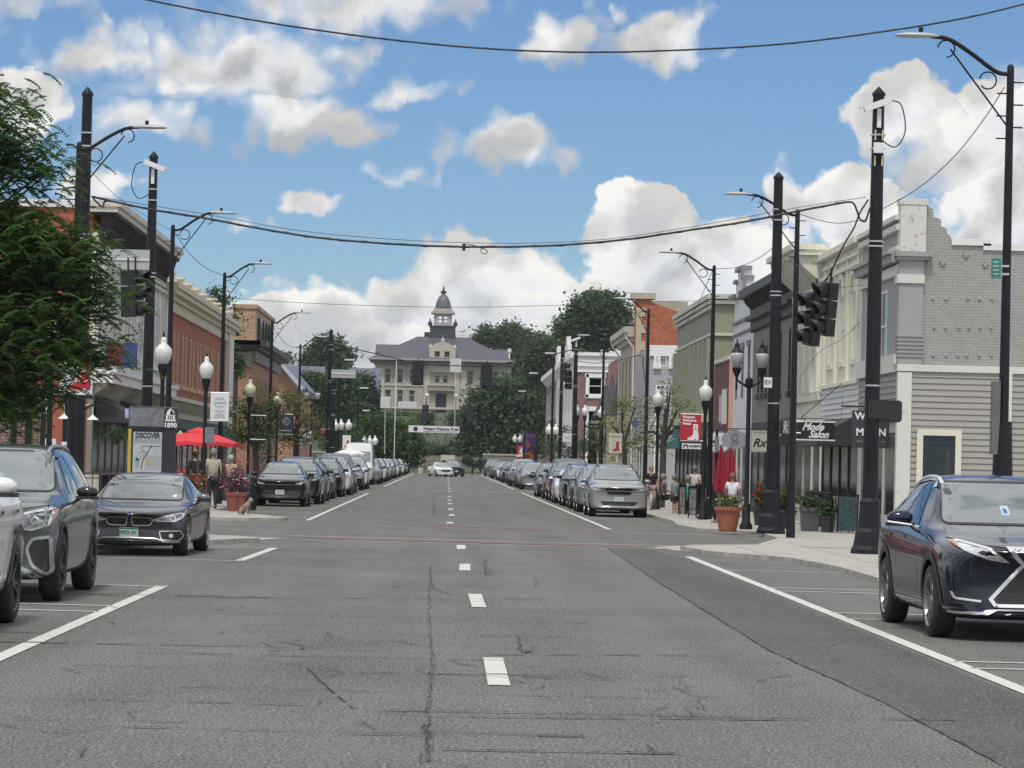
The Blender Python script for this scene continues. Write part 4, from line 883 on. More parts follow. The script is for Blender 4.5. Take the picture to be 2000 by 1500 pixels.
def crown_points(blobs, per, spread=.3, gap=.5, clump=40):
    out = []
    for (x, y, z, rx, ry, rz) in blobs:
        k = max(3, int(per*(rx*ry*rz)**.45/3)); d = rng.normal(size=(k, 3)); d /= np.linalg.norm(d, axis=1, keepdims=True); r = (.45+.6*rng.random((k, 1))**.6)
        c = d*r*np.array([rx, ry, rz])+np.array([x, y, z])
        for q in c:
            sp = spread*(.6+.8*rng.random())*np.array([1.15, 1.15, .7]); out.append(q+rng.normal(size=(clump, 3))*sp)
    return np.concatenate(out)
def tree(name, label, base, blobs, lm, leaf, per=30, spread=.3, clump=40, trunk=(.2, 3), group='street trees', cat='tree', limbs=7, asp=.6):
    bx, by, bz = base; t = thing(name, label, cat, base, group=group)
    leaf *= .62; clump = int(clump*1.7); pts = crown_points(blobs, per, spread, clump=clump)
    me = leaf_mesh('crown', pts, leaf, asp); obj('crown', me, lm, t)
    bm = BM(); r0, h = trunk; rr = random.Random(len(pts))
    top = Vector((rr.uniform(-.1, .1), rr.uniform(-.1, .1), h)); tube(bm, catmull([(0, 0, -.1), (r0*.3, 0, h*.4), top], 3), [r0*1.25, r0*1.1, r0, r0*.95, r0*.9, r0*.85, r0*.8][:7], 8)
    bs = list(blobs); rr.shuffle(bs)
    for i in range(min(limbs, len(bs))):
        x, y, z, *_ = bs[i]; e = Vector((x, y, z)); m = top.lerp(e, .5)+Vector((rr.uniform(-.2, .2), 0, rr.uniform(0, .3)))*h*.1
        p = catmull([top*.92, m, e], 3); tube(bm, p, [r0*.6*(1-j/len(p)*.85) for j in range(len(p))], 5)
        for _ in range(2):
            f = p[len(p)//2]+Vector((0, 0, 0)); g = e+Vector((rr.uniform(-1, 1), rr.uniform(-1, 1), rr.uniform(-.3, .8)))*blobs[0][3]*.4; tube(bm, [f, f.lerp(g, .5), g], [r0*.25, r0*.16, r0*.05], 4)
    obj('trunk', bm, BARK, t); return t
# near honey locust at the left: feathery drooping fronds on limbs that reach into the picture
def locust():
    t = thing('honey_locust_tree', 'feathery green tree overhanging the near left pavement', 'tree', (-9.6, 50, SW), group='street trees'); o = Vector((-9.6, 50, SW))
    ends = []; bm = BM(); rr = random.Random(5)
    tube(bm, catmull([(0, 0, -.1), (.08, .1, 1.5), (.25, 0, 3.0)], 4), [.24, .2, .19, .18, .17, .17, .16, .16, .15], 8)
    # targets given as sky directions -> real points around the trunk's depth
    tg = [(10,170,49),(30,200,50),(70,290,50),(115,330,50),(60,330,51),(20,260,49),(10,340,50),(95,300,49.5),(-30,230,50),(-60,330,51),(-80,420,49),
          (0,430,50),(60,440,51),(110,430,50),(30,480,49),(90,500,50),(150,470,50.5),(175,470,49.6),(195,520,50),(175,540,50.4),(130,560,49.7),(205,575,50),(180,560,49.5),(60,560,50),(10,560,51),(-60,520,50),(-80,600,50),
          (40,620,49),(100,640,50),(150,640,50.5),(195,680,50),(195,690,49.8),(165,690,50),(120,700,50),(60,700,49.3),(0,680,50),(20,740,50.3),(70,750,50),(110,745,49.6),(120,735,50),(-50,700,50),(10,790,50),(-30,780,49.6),(40,790,50.4),(80,600,50),(140,600,49.6),(180,620,50.3),(30,530,50.2),(100,480,49.4),(-120,500,50),(-100,660,50),(60,660,50.6),(0,620,49.3),(140,520,50.1), (130,465,49.9),(25,225,50.4),(50,310,49.6),(85,345,50.2)]
    edge = [(400, 40), (430, 80), (470, 165), (520, 190), (580, 195), (620, 155), (650, 135), (690, 170), (740, 95), (780, 70), (800, 30)]
    for _ in range(58):
        y = rr.uniform(400, 795); xe = np.interp(y, [e[0] for e in edge], [e[1] for e in edge]); tg.append((rr.uniform(-90, xe-18), y, rr.uniform(48.6, 51.4)))
    for _ in range(16): tg.append((rr.uniform(-80, 20), rr.uniform(180, 340), rr.uniform(49, 51)))
    vts = []
    for (px, py, D) in tg:
        e = P(px-12, py, D+rr.uniform(-.6, .6))-o; a = Vector((.25, 0, 2.6+rr.uniform(0, .5))); m = a.lerp(e, .55)+Vector((0, rr.uniform(-.2, .2), .35))
        p = catmull([a, m, e], 4); tube(bm, p, [.05*(1-j/len(p)*.88) for j in range(len(p))], 5)
        big = 1.0 if py > 380 else .8
        for j in range(int(46*big)):
            s = p[rr.randint(len(p)*2//3, len(p)-1)] if rr.random() < .35 else e
            c = s+Vector((rr.gauss(0, .32), rr.gauss(0, .38), rr.gauss(0, .2))); 
            ang = rr.uniform(0, 2*math.pi); L = rr.uniform(.22, .38); dv = Vector((math.cos(ang)*L, math.sin(ang)*L, rr.uniform(-.04, .1))); sd2 = Vector((-dv.y, dv.x, 0)).normalized()
            nl = 9
            for q in range(nl):
                f = (q+.5)/nl; pc = c+dv*f+Vector((0, 0, -.28*f*f*L*2.2)); ll = .095*(1-.5*abs(f-.45)); wv_ = dv.normalized()*.046
                for sg in (-1, 1): tip = pc+sd2*sg*ll+Vector((0, 0, -.02-.03*rr.random()))+dv*.05; md = pc.lerp(tip, .5); vts += [pc, md+wv_*.5, tip, md-wv_*.5]
    v = np.array([x[:] for x in vts]); n = len(v)//4
    me = bpy.data.meshes.new('crown'); me.vertices.add(4*n); me.vertices.foreach_set('co', v.ravel()); me.loops.add(4*n); me.loops.foreach_set('vertex_index', np.arange(4*n))
    me.polygons.add(n); me.polygons.foreach_set('loop_start', np.arange(n)*4); me.polygons.foreach_set('loop_total', np.full(n, 4)); me.update()
    obj('crown', me, leafmat('locust leaf', (.075, .145, .04), ns=1.2, c2=(.055, .12, .035)), t); obj('trunk', bm, BARK, t)
locust()
# trees given by picture outline boxes (centre, half size) at a stated distance
def ptree(label, D, blobs, lm, leaf, per=30, spread=.5, clump=40, name='broadleaf_tree', tr=None, dep=.8, group='trees beyond the street', basez=0, **k):
    q = [(P(x, y, D), rx*D/F, ry*D/F) for x, y, rx, ry in blobs]; bx = sum(p.x for p, _, _ in q)/len(q); low = min(p.z-r for p, _, r in q); 
    bl = [(p.x-bx, random.uniform(-.3, .3)*rx, p.z-basez, rx, rx*dep, rz) for p, rx, rz in q]
    hgt = max(1.2, low-basez+.3*(max(p.z for p, _, _ in q)-low))
    return tree(name, label, (bx, D, basez), bl, lm, leaf, per, spread, clump, tr or (.012*hgt+.1, hgt), group, **k)
LD = leafmat('deep green leaf', (.082, .135, .068), ns=.12, c2=(.13, .17, .085)); LM = leafmat('mid green leaf', (.06, .115, .042), ns=.15, c2=(.09,.14,.06)); LB = leafmat('bright leaf', (.07, .14, .04), ns=.2, c2=(.10,.17,.06))
LO = leafmat('olive leaf', (.09, .14, .055), ns=.8, c2=(.14, .15, .07)); LG = leafmat('conifer leaf', (.045, .085, .055), ns=.3, c2=(.055, .10, .06)); LS = leafmat('grey green leaf', (.07, .10, .06), ns=.5)
ptree('large dark tree right of the courthouse overhanging the street end', 395, [(965,790,40,36),(1010,800,48,46),(950,835,38,40),(1000,855,50,42),(1035,775,28,40),(932,815,20,28),(985,768,28,24),(1045,830,22,56),(980,885,45,26),(922,862,14,26)], LD, 1.0, per=46, spread=.75, clump=50)
ptree('tall spreading tree rising behind the pink and purple brick buildings', 420, [(1150,610,35,30),(1190,605,28,26),(1125,640,35,25),(1170,650,45,35),(1110,670,26,25),(1205,640,25,30),(1140,595,16,16),(1160,585,18,14),(1210,610,16,18),(1120,700,50,25),(1185,590,16,14)], LD, .9, per=40, spread=.62, clump=46)
ptree('broad tree behind the right edge of the courthouse roof', 640, [(960,655,25,14),(990,660,30,16),(1040,675,30,22),(1020,665,22,18),(1060,690,30,26),(1010,690,40,20),(1050,720,50,30),(945,665,14,12),(1000,645,10,8)], LD, 1.3, per=36, spread=.9, clump=40, basez=8)
ptree('loose brownish green tree in front of the tall spreading one', 380, [(1065,690,30,25),(1075,730,30,30),(1050,720,24,28),(1090,715,22,22)], LS, .8, per=34, spread=.6, clump=36)
ptree('rounded tree above the long grey roof on the left', 480, [(640,690,28,22),(615,695,20,18),(670,695,18,18),(640,670,20,14),(655,715,30,20),(605,705,14,14),(630,720,34,16)], LD, .9, per=40, spread=.6, clump=44)
ptree('small tree peeking over the gabled roof', 300, [(556,705,14,12),(545,700,10,10),(530,695,8,8)], LD, .6, per=36, spread=.35, clump=30)
ptree('dark conical evergreen left of the courthouse', 430, [(712,750,12,14),(708,770,22,16),(715,790,30,18),(712,815,36,22),(722,840,36,25)], LG, .8, per=46, spread=.5, clump=50, name='evergreen_tree')
ptree('dark green tree behind the tall black pole on the left', 390, [(665,760,30,30),(640,790,30,30),(680,800,34,34),(620,760,24,26),(600,740,18,18),(690,840,34,30),(650,840,34,34)], LM, .8, per=44, spread=.6, clump=44)
ptree('bright green tree left of the street banner', 330, [(765,850,34,30),(740,840,34,30),(800,860,24,26),(775,880,34,22),(725,870,34,26),(810,885,16,18),(700,850,30,25),(690,880,30,20)], LB, .7, per=46, spread=.5, clump=46)
ptree('low grey green tree in front of the stairway', 410, [(845,880,30,12),(880,885,24,12),(905,870,18,18),(820,870,16,14),(835,815,14,10),(890,815,14,9)], LS, .6, per=40, spread=.4, clump=36)
ptree('dense shrubs either side of the stairway under the courthouse door', 470, [(815,828,22,11),(838,838,16,10),(892,836,18,11),(915,828,20,14),(800,845,20,12),(905,850,18,10),(830,856,16,8),(885,856,14,8)], LS, .5, per=44, spread=.4, clump=36, name='tall_shrub', cat='shrub', basez=4)
ptree('shrub row below the courthouse windows', 520, [(780,835,26,12),(905,838,22,14),(850,842,14,8),(940,845,26,14),(750,835,20,14),(760,815,24,12),(800,818,26,10),(830,822,18,10),(905,812,24,18),(930,800,22,20)], LM, .6, per=40, spread=.4, clump=36, name='tall_shrub', cat='shrub', basez=6)
ptree('dark creeper covered tree against the brown brick building', 166, [(455,665,12,16),(462,690,14,22),(448,640,8,12),(470,720,12,20)], LM, .34, per=40, spread=.22, clump=36, name='slender_tree')
ptree('rooftop greenery tree rising behind the red brick building', 158, [(420,575,14,9),(440,590,9,10),(452,615,9,14)], LM, .3, per=40, spread=.2, clump=30, name='slender_tree')
ptree('leafy street tree behind the first black parked car', 122, [(475,800,26,26),(500,790,24,26),(490,840,30,28),(520,820,26,34),(470,850,22,24),(510,870,26,26),(545,800,16,24)], LO, .2, per=60, spread=.22, clump=44, group='street trees', name='street_tree', basez=SW)
ptree('brownish blossoming street tree by the dark blue banner', 146, [(560,780,18,18),(580,790,20,20),(560,830,22,30),(590,820,22,30),(585,860,24,26),(610,840,14,22),(545,860,18,22)], leafmat('blossoming leaf', (.13, .15, .07), ns=1, c2=(.26, .20, .12)), .2, per=60, spread=.24, clump=40, group='street trees', name='street_tree', basez=SW)
ptree('street tree beside the far left twin globe lamps', 225, [(660,850,16,22),(680,870,14,20),(650,870,14,18),(700,860,10,16)], LM, .3, per=46, spread=.3, clump=40, group='street trees', name='street_tree', basez=SW)
ptree('thin young tree with yellowing leaves by the red banner', 117, [(1300,790,26,18),(1270,800,18,16),(1325,800,12,14),(1290,830,30,18),(1255,845,18,22),(1310,760,10,10),(1325,835,10,16),(1280,870,16,16)], leafmat('yellowing leaf', (.11, .17, .05), ns=1.2, c2=(.20, .18, .05)), .15, per=64, spread=.26, clump=30, group='street trees', name='street_tree', basez=SW)
ptree('thin young tree in front of the beige bays', 150, [(1215,800,20,20),(1195,830,16,24),(1230,840,20,26),(1245,870,16,24),(1205,870,14,20),(1240,795,14,14)], leafmat('yellowing leaf'), .18, per=66, spread=.3, clump=30, group='street trees', name='street_tree', basez=SW)
ptree('dark leafy street tree behind the second right signal pole', 200, [(1150,850,18,26),(1165,880,16,18),(1140,880,14,18),(1175,860,10,18)], LD, .25, per=50, spread=.3, clump=44, group='street trees', name='street_tree', basez=SW)
ptree('dark leafy street tree before the white trimmed facade', 255, [(1090,860,16,20),(1105,880,16,16),(1080,880,14,16),(1100,845,10,12)], LD, .3, per=50, spread=.35, clump=40, group='street trees', name='street_tree', basez=SW)
ptree('reddish leaved street tree above the purple banner', 290, [(1045,860,14,18),(1040,885,16,14),(1060,880,10,14)], leafmat('dark red leaf', (.06, .045, .035), ns=.8, c2=(.05, .08, .04)), .3, per=44, spread=.35, clump=36, group='street trees', name='street_tree', basez=SW)
ptree('dark hedge like tree between the parked rows and the stairway', 372, [(930,905,16,12),(915,900,10,10)], LG, .5, per=40, spread=.3, clump=36, name='tall_shrub', cat='shrub')
ptree('low dark trees behind the far left parked cars', 372, [(800,900,14,12),(780,905,18,10),(815,905,10,8)], LG, .5, per=40, spread=.35, clump=36, name='tall_shrub', cat='shrub')
# ---------------------------------------------------------------- poles, lamps, signals, wires
CAMW = M('camera white', (.70, .71, .72), .4, var=.04)
BAND_ = M('steel band', (.55, .55, .57), .35, .7, var=.05)
GLOBE = M('milky globe', (.66, .66, .63), .18, var=.05, coat=.5)
def signal_pole(label, px, py, D, topy, cam=0, r=.14, extra=False):
    q = G(px, py, SW) if D is None else P(px, py, D); D = D or q.y; x = q.x; t = thing('signal_pole', label, 'pole', (x, D, SW), group='tall black signal poles')
    h = H(px+6, topy, D)-SW; bm = BM(); lathe(bm, [(r*.98, .9), (r*.92, h*.5), (r*.72, h-.1)], n=14); lathe(bm, [(r*.85, h-.12), (r*.85, h-.07), (.01, h+.06)], n=14); obj('shaft', bm, BLK, t, angle=40)
    bm = BM(); lathe(bm, [(r*2.3, 0), (r*2.3, .08), (r*2.0, .16), (r*1.75, .42), (r*1.45, .5), (r*1.3, .95), (r*1.35, 1.0), (r*1.05, 1.08)], n=8); obj('base', bm, BLK, t)
    bm = BM()
    for z in (h*.36, h*.66, h*.665+.05, h*.87, h*.9): lathe(bm, [(r*.98, z), (r*.98, z+.03)], n=12)
    obj('clamp_band', bm, BAND_, t)
    if cam:
        bm = BM(); a = Vector((-.22*cam, -.2, h-.22)); b = Vector((.3*cam, -.2, h-.42))
        T = Matrix.Translation((a+b)/2) @ (b-a).to_track_quat('X', 'Z').to_matrix().to_4x4(); L = (b-a).length/2
        box(bm, -L, L, -.06, .06, -.05, .07, T=T); box(bm, L, L+.08, -.07, .07, .05, .075, T=T); box(bm, -.04, .04, -.14, -.02, h-.75, h-.38)
        c = obj('traffic_camera', bm, CAMW, t); bm = BM(); tube(bm, catmull([a, a+Vector((-.2*cam, 0, -.1)), a+Vector((-.28*cam, 0, -.6)), a+Vector((-.1*cam, .1, -.9)), (0, -.1, h-.95)], 4), .012, 4); obj('cable', bm, BLK, c)
    if extra:
        bm = BM(); box(bm, -.1, .1, -.24, -.12, h-1.25, h-1.05); obj('sensor_box', bm, CAMW, t)
        bm = BM(); 
        for z in (h-1.0, h-1.5):
            for s in (-1, 1): box(bm, s*.07-.012, s*.07+.012, -.17, -.13, z, z+.2)
        obj('reflector_strip', bm, M('yellowish strip', (.55, .52, .30), .5, var=0), t)
    return t, x, D, h
polA = signal_pole('nearest tall black pole on the left, rising out of the feathery tree', 151, 900, 62, 175)
polB = signal_pole('black pole carrying a white camera behind the map kiosk', 287, 790, 75.6, 300, cam=1)
polC = signal_pole('nearest tall black pole on the right with camera and white box near its top', 1697, 1088, 59.4, 175, cam=-1, extra=True, r=.155)
polD = signal_pole('second thick black signal pole on the right, beside the walking signal', 1505, 1050, 75.5, 340, r=.155)
polE = signal_pole('thick black pole at the second intersection, left side', 641, 880, 179, 644)
polF = signal_pole('black pole with white camera at the second intersection, right side', 1120, 900, 174, 652, cam=-1)
polG = signal_pole('plain black pole just left of the camera pole at the second intersection', 1093, 900, 186, 672, r=.12)
polH = signal_pole('shorter black pole touching the thick one at the second intersection on the left', 649, 880, 172, 742, r=.13)
def cobra(label, px, basey, D, topy, lx, ly, side, brace=True, base=False):
    q = P(px, topy, D); x = P(px-8, 900, D).x if side < 0 else P(px-10, 900, D).x; t = thing('street_light', label, 'street light', (q.x, D, SW), group='cobra head street lights'); h = q.z-SW
    bm = BM(); lathe(bm, [(.11, 0), (.095, .5), (.082, 1.5), (.068, h*.6), (.056, h-.1), (.052, h), (.03, h+.03)], n=10)
    for k in range(6): box(bm, -.02, -.2 if k % 2 else .2, -.015, .015, h-.25-k*.17, h-.23-k*.17)
    obj('pole', bm, BLK, t, angle=40)
    e = P(lx, ly, D); L = e.x-q.x; dz = e.z-q.z; pts = [Vector((0, 0, h-.12)), Vector((L*.16, 0, h-.08)), Vector((L*.42, 0, h+dz*.42)), Vector((L*.66, 0, h+dz*.9)), Vector((L*.86, 0, h+dz))]
    bm = BM(); tube(bm, catmull(pts, 5), .035, 6); arm = obj('arm', bm, BLK, t, smooth=True)
    bm = BM(); tube(bm, [pts[3]*.98+Vector((0, 0, .02)), Vector((0, 0, h-.95))], .014, 4)
    c = pts[3]+Vector((L*.03, 0, -.14)); tube(bm, [c+Vector((.13*math.cos(a/2), 0, .13*math.sin(a/2))) for a in range(-3, 7)], .012, 4)
    c = pts[1]+Vector((L*.08, 0, -.14)); tube(bm, [c+Vector((.13*math.cos(a/2), 0, .13*math.sin(a/2))) for a in range(-5, 7)], .012, 4); obj('brace', bm, BLK, arm)
    bm = BM(); s = 1 if L > 0 else -1
    T = Matrix.Translation((L, 0, h+dz)) @ Matrix.Diagonal((.36, .13, .055, 1)); bmesh.ops.create_icosphere(bm, subdivisions=2, radius=1, matrix=T); 
    for v in bm.verts:
        if v.co.z < h+dz-.01: v.co.z = h+dz-.02
    obj('lamp_head', bm, M('lamp head grey', (.40, .42, .42), .5, .3, var=.05), arm, angle=50)
    bm = BM(); lathe(bm, [(.035, 0), (.035, .08)], (L-s*.05, 0, h+dz+.05), 8); obj('photocell', bm, BLK, arm); return t, q
w2 = cobra('street light beside the nearest tall left pole, lamp over the clouds', 155, 900, 59.5, 280, 292, 249, -1)
l2 = cobra('second street light on the left, above the dark cornice', 338, 900, 80, 441, 436, 416, -1)
l3 = cobra('third street light on the left, against the red brick building end', 439, 900, 100.7, 534, 512, 515, -1)
l4 = cobra('fourth street light on the left, past the tan block', 532, 900, 134.7, 626, 592, 611, -1)
l5 = cobra('fifth street light on the left, before the rounded tree', 587, 900, 163, 673, 630, 658, -1)
r1 = cobra('nearest street light on the right, rising behind the dark parked SUV', 1974, 1000, 46, 130, 1792, 70, 1)
r2 = cobra('second street light on the right, pole behind the thick signal pole', 1558, 1030, 71.5, 411, 1443, 379, 1)
r3 = cobra('third street light on the right, before the sage green building', 1395, 1000, 94, 520, 1308, 493, 1)
r4 = cobra('fourth street light on the right, against the orange brick wall', 1267, 980, 122, 604, 1216, 583, 1)
r5 = cobra('fifth street light on the right, behind the second intersection poles', 1180, 960, 154, 664, 1140, 655, 1)
r6 = cobra('sixth street light on the right, lamp left of the plain pole', 1168, 960, 190, 700, 1074, 690, 1) if False else None
tg = r1[0]; bm = BM(); h = 3.0
box(bm, -.19, -.07, -.1, .06, 1.9, 3.0); obj('meter_box', bm, M('grey meter box', (.12, .125, .13), .5), tg); bm = BM(); lathe(bm, [(.2, 0), (.19, .9), (.155, 1.6), (.13, 2.4)], n=10); obj('base', bm, BLK, tg)
# small far lamp heads against the trees
for i, (px, py, D, bx) in enumerate(((1074, 689, 250, 1098), (1042, 729, 265, 1082), (745, 725, 300, 712), (1003, 706, 300, 1030))):
    pass
def farlamp(label, lx, ly, D, X):
    q = P(lx, ly, D); t = thing('street_light', label, 'street light', (X, D, SW), group='cobra head street lights'); h = q.z-SW
    bm = BM(); tube(bm, [(0, 0, 0), (0, 0, h-.3)], .1, 6); tube(bm, [(0, 0, h-.5), ((q.x-X)*.5, 0, h-.1), (q.x-X, 0, h)], .05, 5); obj('pole', bm, BLK, t)
    bm = BM(); box(bm, q.x-X-.35, q.x-X+.35, -.12, .12, h-.04, h+.06); obj('lamp_head', bm, M('pale lamp head', (.6, .62, .6), .5, var=0), t)
farlamp('far street light lamp over the dark trees, right of the courthouse roof', 1074, 690, 215, 7.4)
farlamp('far street light lamp against the dark trees at the right edge of the courthouse', 1042, 729, 250, 7.4)
farlamp('far street light lamp against dark leaves under the ones right of the courthouse', 1020, 764, 290, 7.4)
farlamp('far street light lamp left of the courthouse above the pole tops', 683, 703, 205, -7.2)
farlamp('far street light lamp against the dark conical evergreen', 711, 758, 250, -7.2)
farlamp('far street light lamp among the greens low on the left', 715, 802, 300, -7.2)

ACORN = [(.05, 0), (.10, .02), (.165, .14), (.18, .25), (.165, .33), (.10, .40), (.055, .44), (.06, .50), (.045, .55), (.01, .57)]
def globe_lamp(label, px, topy, D, X=None, tint=None, twin=False, base_style=True, s=1.15, group='white globe lamps'):
    q = P(px, topy, D); t = thing('globe_lamp', label, 'street lamp', (q.x, D, SW), group=group); h = q.z-SW; gm = tint or GLOBE
    bm = BM(); lathe(bm, [(.17, 0), (.17, .08), (.13, .14), (.12, .45), (.075, .55), (.06, .6), (.05, h-.9*s)], n=10)
    if not twin: lathe(bm, [(.05, h-.95*s), (.06, h-.85*s), (.12, h-.66*s), (.125, h-.58*s), (.06, h-.57*s)], n=10)
    obj('post', bm, BLK, t, angle=40)
    heads = [(-.27, 0), (.27, 0)] if twin else [(0, 0)]
    for dx, dy in heads:
        if twin:
            bm = BM(); tube(bm, catmull([(0, 0, h-1.2*s), (dx*.6, 0, h-1.1*s), (dx, 0, h-.9*s), (dx, 0, h-.6*s)], 3), .028, 5); lathe(bm, [(.04, h-.9*s), (.1, h-.66*s), (.11, h-.58*s), (.05, h-.57*s)], (dx, 0, 0), 8); obj('bracket', bm, BLK, t)
        bm = BM(); lathe(bm, [(r*s, h-.58*s+z*s) for r, z in ACORN], (dx, dy, 0), 14); obj('globe', bm, gm, t, smooth=True)
        bm = BM(); lathe(bm, [(.02, h-.01), (.028, h+.04), (.005, h+.12)], (dx, dy, 0), 6); obj('finial', bm, BLK, t)
    return t, q, h
cream_globe = M('creamy globe', (.55, .54, .40), .25, var=.05)
g1 = globe_lamp('white globe lamp between the camera pole and the red brick building', 320, 657, 73)
g2 = globe_lamp('white globe lamp holding the white banner beside the red umbrella', 404, 695, 88)
g3 = globe_lamp('cream globe lamp with bare banner rods before the olive street tree', 489, 740, 111, tint=cream_globe)
g4 = globe_lamp('cream globe lamp holding the dark blue banner', 543, 765, 132, tint=cream_globe)
g5 = globe_lamp('white globe lamp on the right holding the red boot banner', 1379, 741, 93)
g6 = globe_lamp('white globe lamp on the right before the yellowing street tree', 1286, 759, 112)
g0 = globe_lamp('lamp post in the feathery tree holding the white boot banner', 103, 600, 58)
g7 = globe_lamp('milky globe lamp in front of the purplish brick wall, right of the camera pole', 1143, 790, 170, s=1.1)
g8 = globe_lamp('milky globe lamp half hidden by the yellowing leaves over the dark sign', 1174, 793, 166, s=1.1)
g9 = globe_lamp('milky globe lamp half hidden behind the camera pole at the second intersection', 1128, 790, 176, s=1.1)
globe_lamp('twin white globe lamp left of the plain pole on the right', 1079, 827, 240, twin=True, s=1.5)
globe_lamp('small pair of white globes beside the purple banner', 1011, 848, 320, twin=True, s=1.5)
globe_lamp('twin white globe lamp over the red and white banner, far left side', 674, 818, 215, twin=True, s=1.35)
globe_lamp('single white globe just right of the second intersection pole', 656, 818, 205, s=1.4)
globe_lamp('pair of pale globes above the white van', 717, 850, 300, twin=True, s=1.8)
globe_lamp('single pale globe right above the white van', 733, 850, 310, s=1.7)
globe_lamp('single white globe tip behind the twin globes near the purple banner', 1024, 843, 330, s=1.5)
# black twin lanterns
def lantern(label, px, topy, D, sep=.33, s=1.0):
    q = P(px, topy, D); t = thing('twin_lantern', label, 'street lamp', (q.x, D, SW), group='black twin lantern posts'); h = q.z-SW
    bm = BM(); lathe(bm, [(.17, 0), (.17, .1), (.11, .2), (.1, .6), (.065, .7), (.055, h-1.25*s), (.11, h-1.2*s), (.1, h-1.05*s), (.03, h-1.0*s)], n=10); obj('post', bm, BLK, t, angle=40)
    for sx in (-1, 1):
        x = sx*sep; bm = BM(); tube(bm, catmull([(0, 0, h-1.3*s), (x*.5, 0, h-1.18*s), (x*.9, 0, h-1.1*s), (x, 0, h-1.0*s)], 3), .03, 5); lathe(bm, [(.02, h-1.35*s), (.035, h-1.25*s), (.02, h-1.1*s), (.04, h-1.0*s), (.11*s, h-.85*s), (.12*s, h-.76*s), (.05, h-.75*s)], (x, 0, 0), 10)
        lathe(bm, [(.15*s, h-.38*s), (.17*s, h-.36*s), (.06*s, h-.22*s), (.07*s, h-.16*s), (.02, h-.08*s), (.01, h)], (x, 0, 0), 12); obj('bracket', bm, BLK, t, angle=40)
        bm = BM(); lathe(bm, [(.10*s, h-.76*s), (.17*s, h-.45*s), (.16*s, h-.37*s)], (x, 0, 0), 14); obj('lamp_glass', bm, M('frosted lamp glass', (.42, .42, .45), .15, var=.1, scale=20), t, smooth=True)
    return t
lantern('black twin lantern post before the white stepped parapet building', 1465, 662, 80, .33)
lantern('distant black twin lantern post left of the second intersection', 610, 755, 165, .3, .9)

# signals -----------------------------------------------------------------
SIG = M('signal black', (.016, .017, .019), .5, var=.2, scale=5)
def signal(label, pos, rz, tilt=0, n=3, w=.36, pitch=.36, plate=0, visor=.3, grp='hanging traffic signals', lean=0):
    t = thing('traffic_signal', label, 'traffic signal', pos, group=grp); t.rotation_euler = (0, tilt, rz)
    bm = BM()                                           # faces -Y in its own space
    for i in range(n): z = -i*pitch; box(bm, -w/2+.01, w/2-.01, 0, .2, z-pitch/2+.012, z+pitch/2-.012)
    tube(bm, [(0, .1, pitch/2-.02), (0, .1, pitch/2+.28)], .025, 6); obj('housing', bm, SIG, t)
    if plate: bm = BM(); box(bm, -w/2-plate, w/2+plate, .05, .07, -pitch*(n-.5)-plate*.8, pitch*.5+plate*.8); obj('back_plate', bm, SIG, t)
    for i in range(n):
        z = -i*pitch; bm = BM(); k = 14; ring0 = []; ring1 = []
        for j in range(k+1):
            a = math.pi*(-.22+1.44*j/k); c, s = math.cos(a)*w*.46, math.sin(a)*w*.46; ring0.append(bm.verts.new((c, 0, z+s))); ring1.append(bm.verts.new((c*.97, -visor*(.6+.4*max(0, math.sin(a))), z+s*.97-.02)))
        for j in range(k): bm.faces.new((ring0[j], ring0[j+1], ring1[j+1], ring1[j]))
        v = obj('visor', bm, SIG, t, smooth=True); v.modifiers.new('s', 'SOLIDIFY').thickness = .006
        bm = BM(); lathe(bm, [(.001, -.012), (w*.3, -.008), (w*.43, 0)], (0, 0, 0), 14, Matrix.Rotation(R(90), 4, 'X'), cap=False); bm2 = bm
        o = obj('lens', bm, M(('red', 'amber', 'green')[i % 3]+' lens', ((.10, .012, .01), (.12, .06, .01), (.01, .07, .05))[i % 3], .25, var=0), t); o.location = (0, -.01, z)
    return t
q = P(258, 543, 70); signal('left pair of side facing signals, the one nearer the feathery tree', q, R(62), R(-4))
q = P(272, 541, 69.5); signal('left pair of side facing signals, the one touching the camera pole', q, R(62), R(-4))
q = P(1583, 588, 61); signal('right hanging signal pair, lower left one', q, R(-68), R(8))
q = P(1612, 568, 60.4); signal('right hanging signal pair, upper right one', q, R(-68), R(8))
for lab, px, py, w in (('black signal back hanging in front of the courthouse, left of its door', 816.5, 714, .5), ('black signal back hanging in front of the courthouse, right of its door', 950.5, 719, .5)):
    q = P(px, py, 178); signal(lab, q, R(180), 0, w=.42, pitch=.42, plate=.12)
for lab, px, py in (('small dark hanging box left above the street banner', 831, 797), ('small dark hanging box right above the street banner', 919, 798)):
    q = P(px, py, 292); signal(lab, q, R(180), 0, w=.5, pitch=.5, plate=.06)
q = P(1106, 715, 174); signal('signal cluster beside the camera pole at the second intersection, left face', q, R(75), 0); q = P(1110, 730, 175); signal('signal cluster beside the camera pole at the second intersection, front face', q, R(-20), 0)
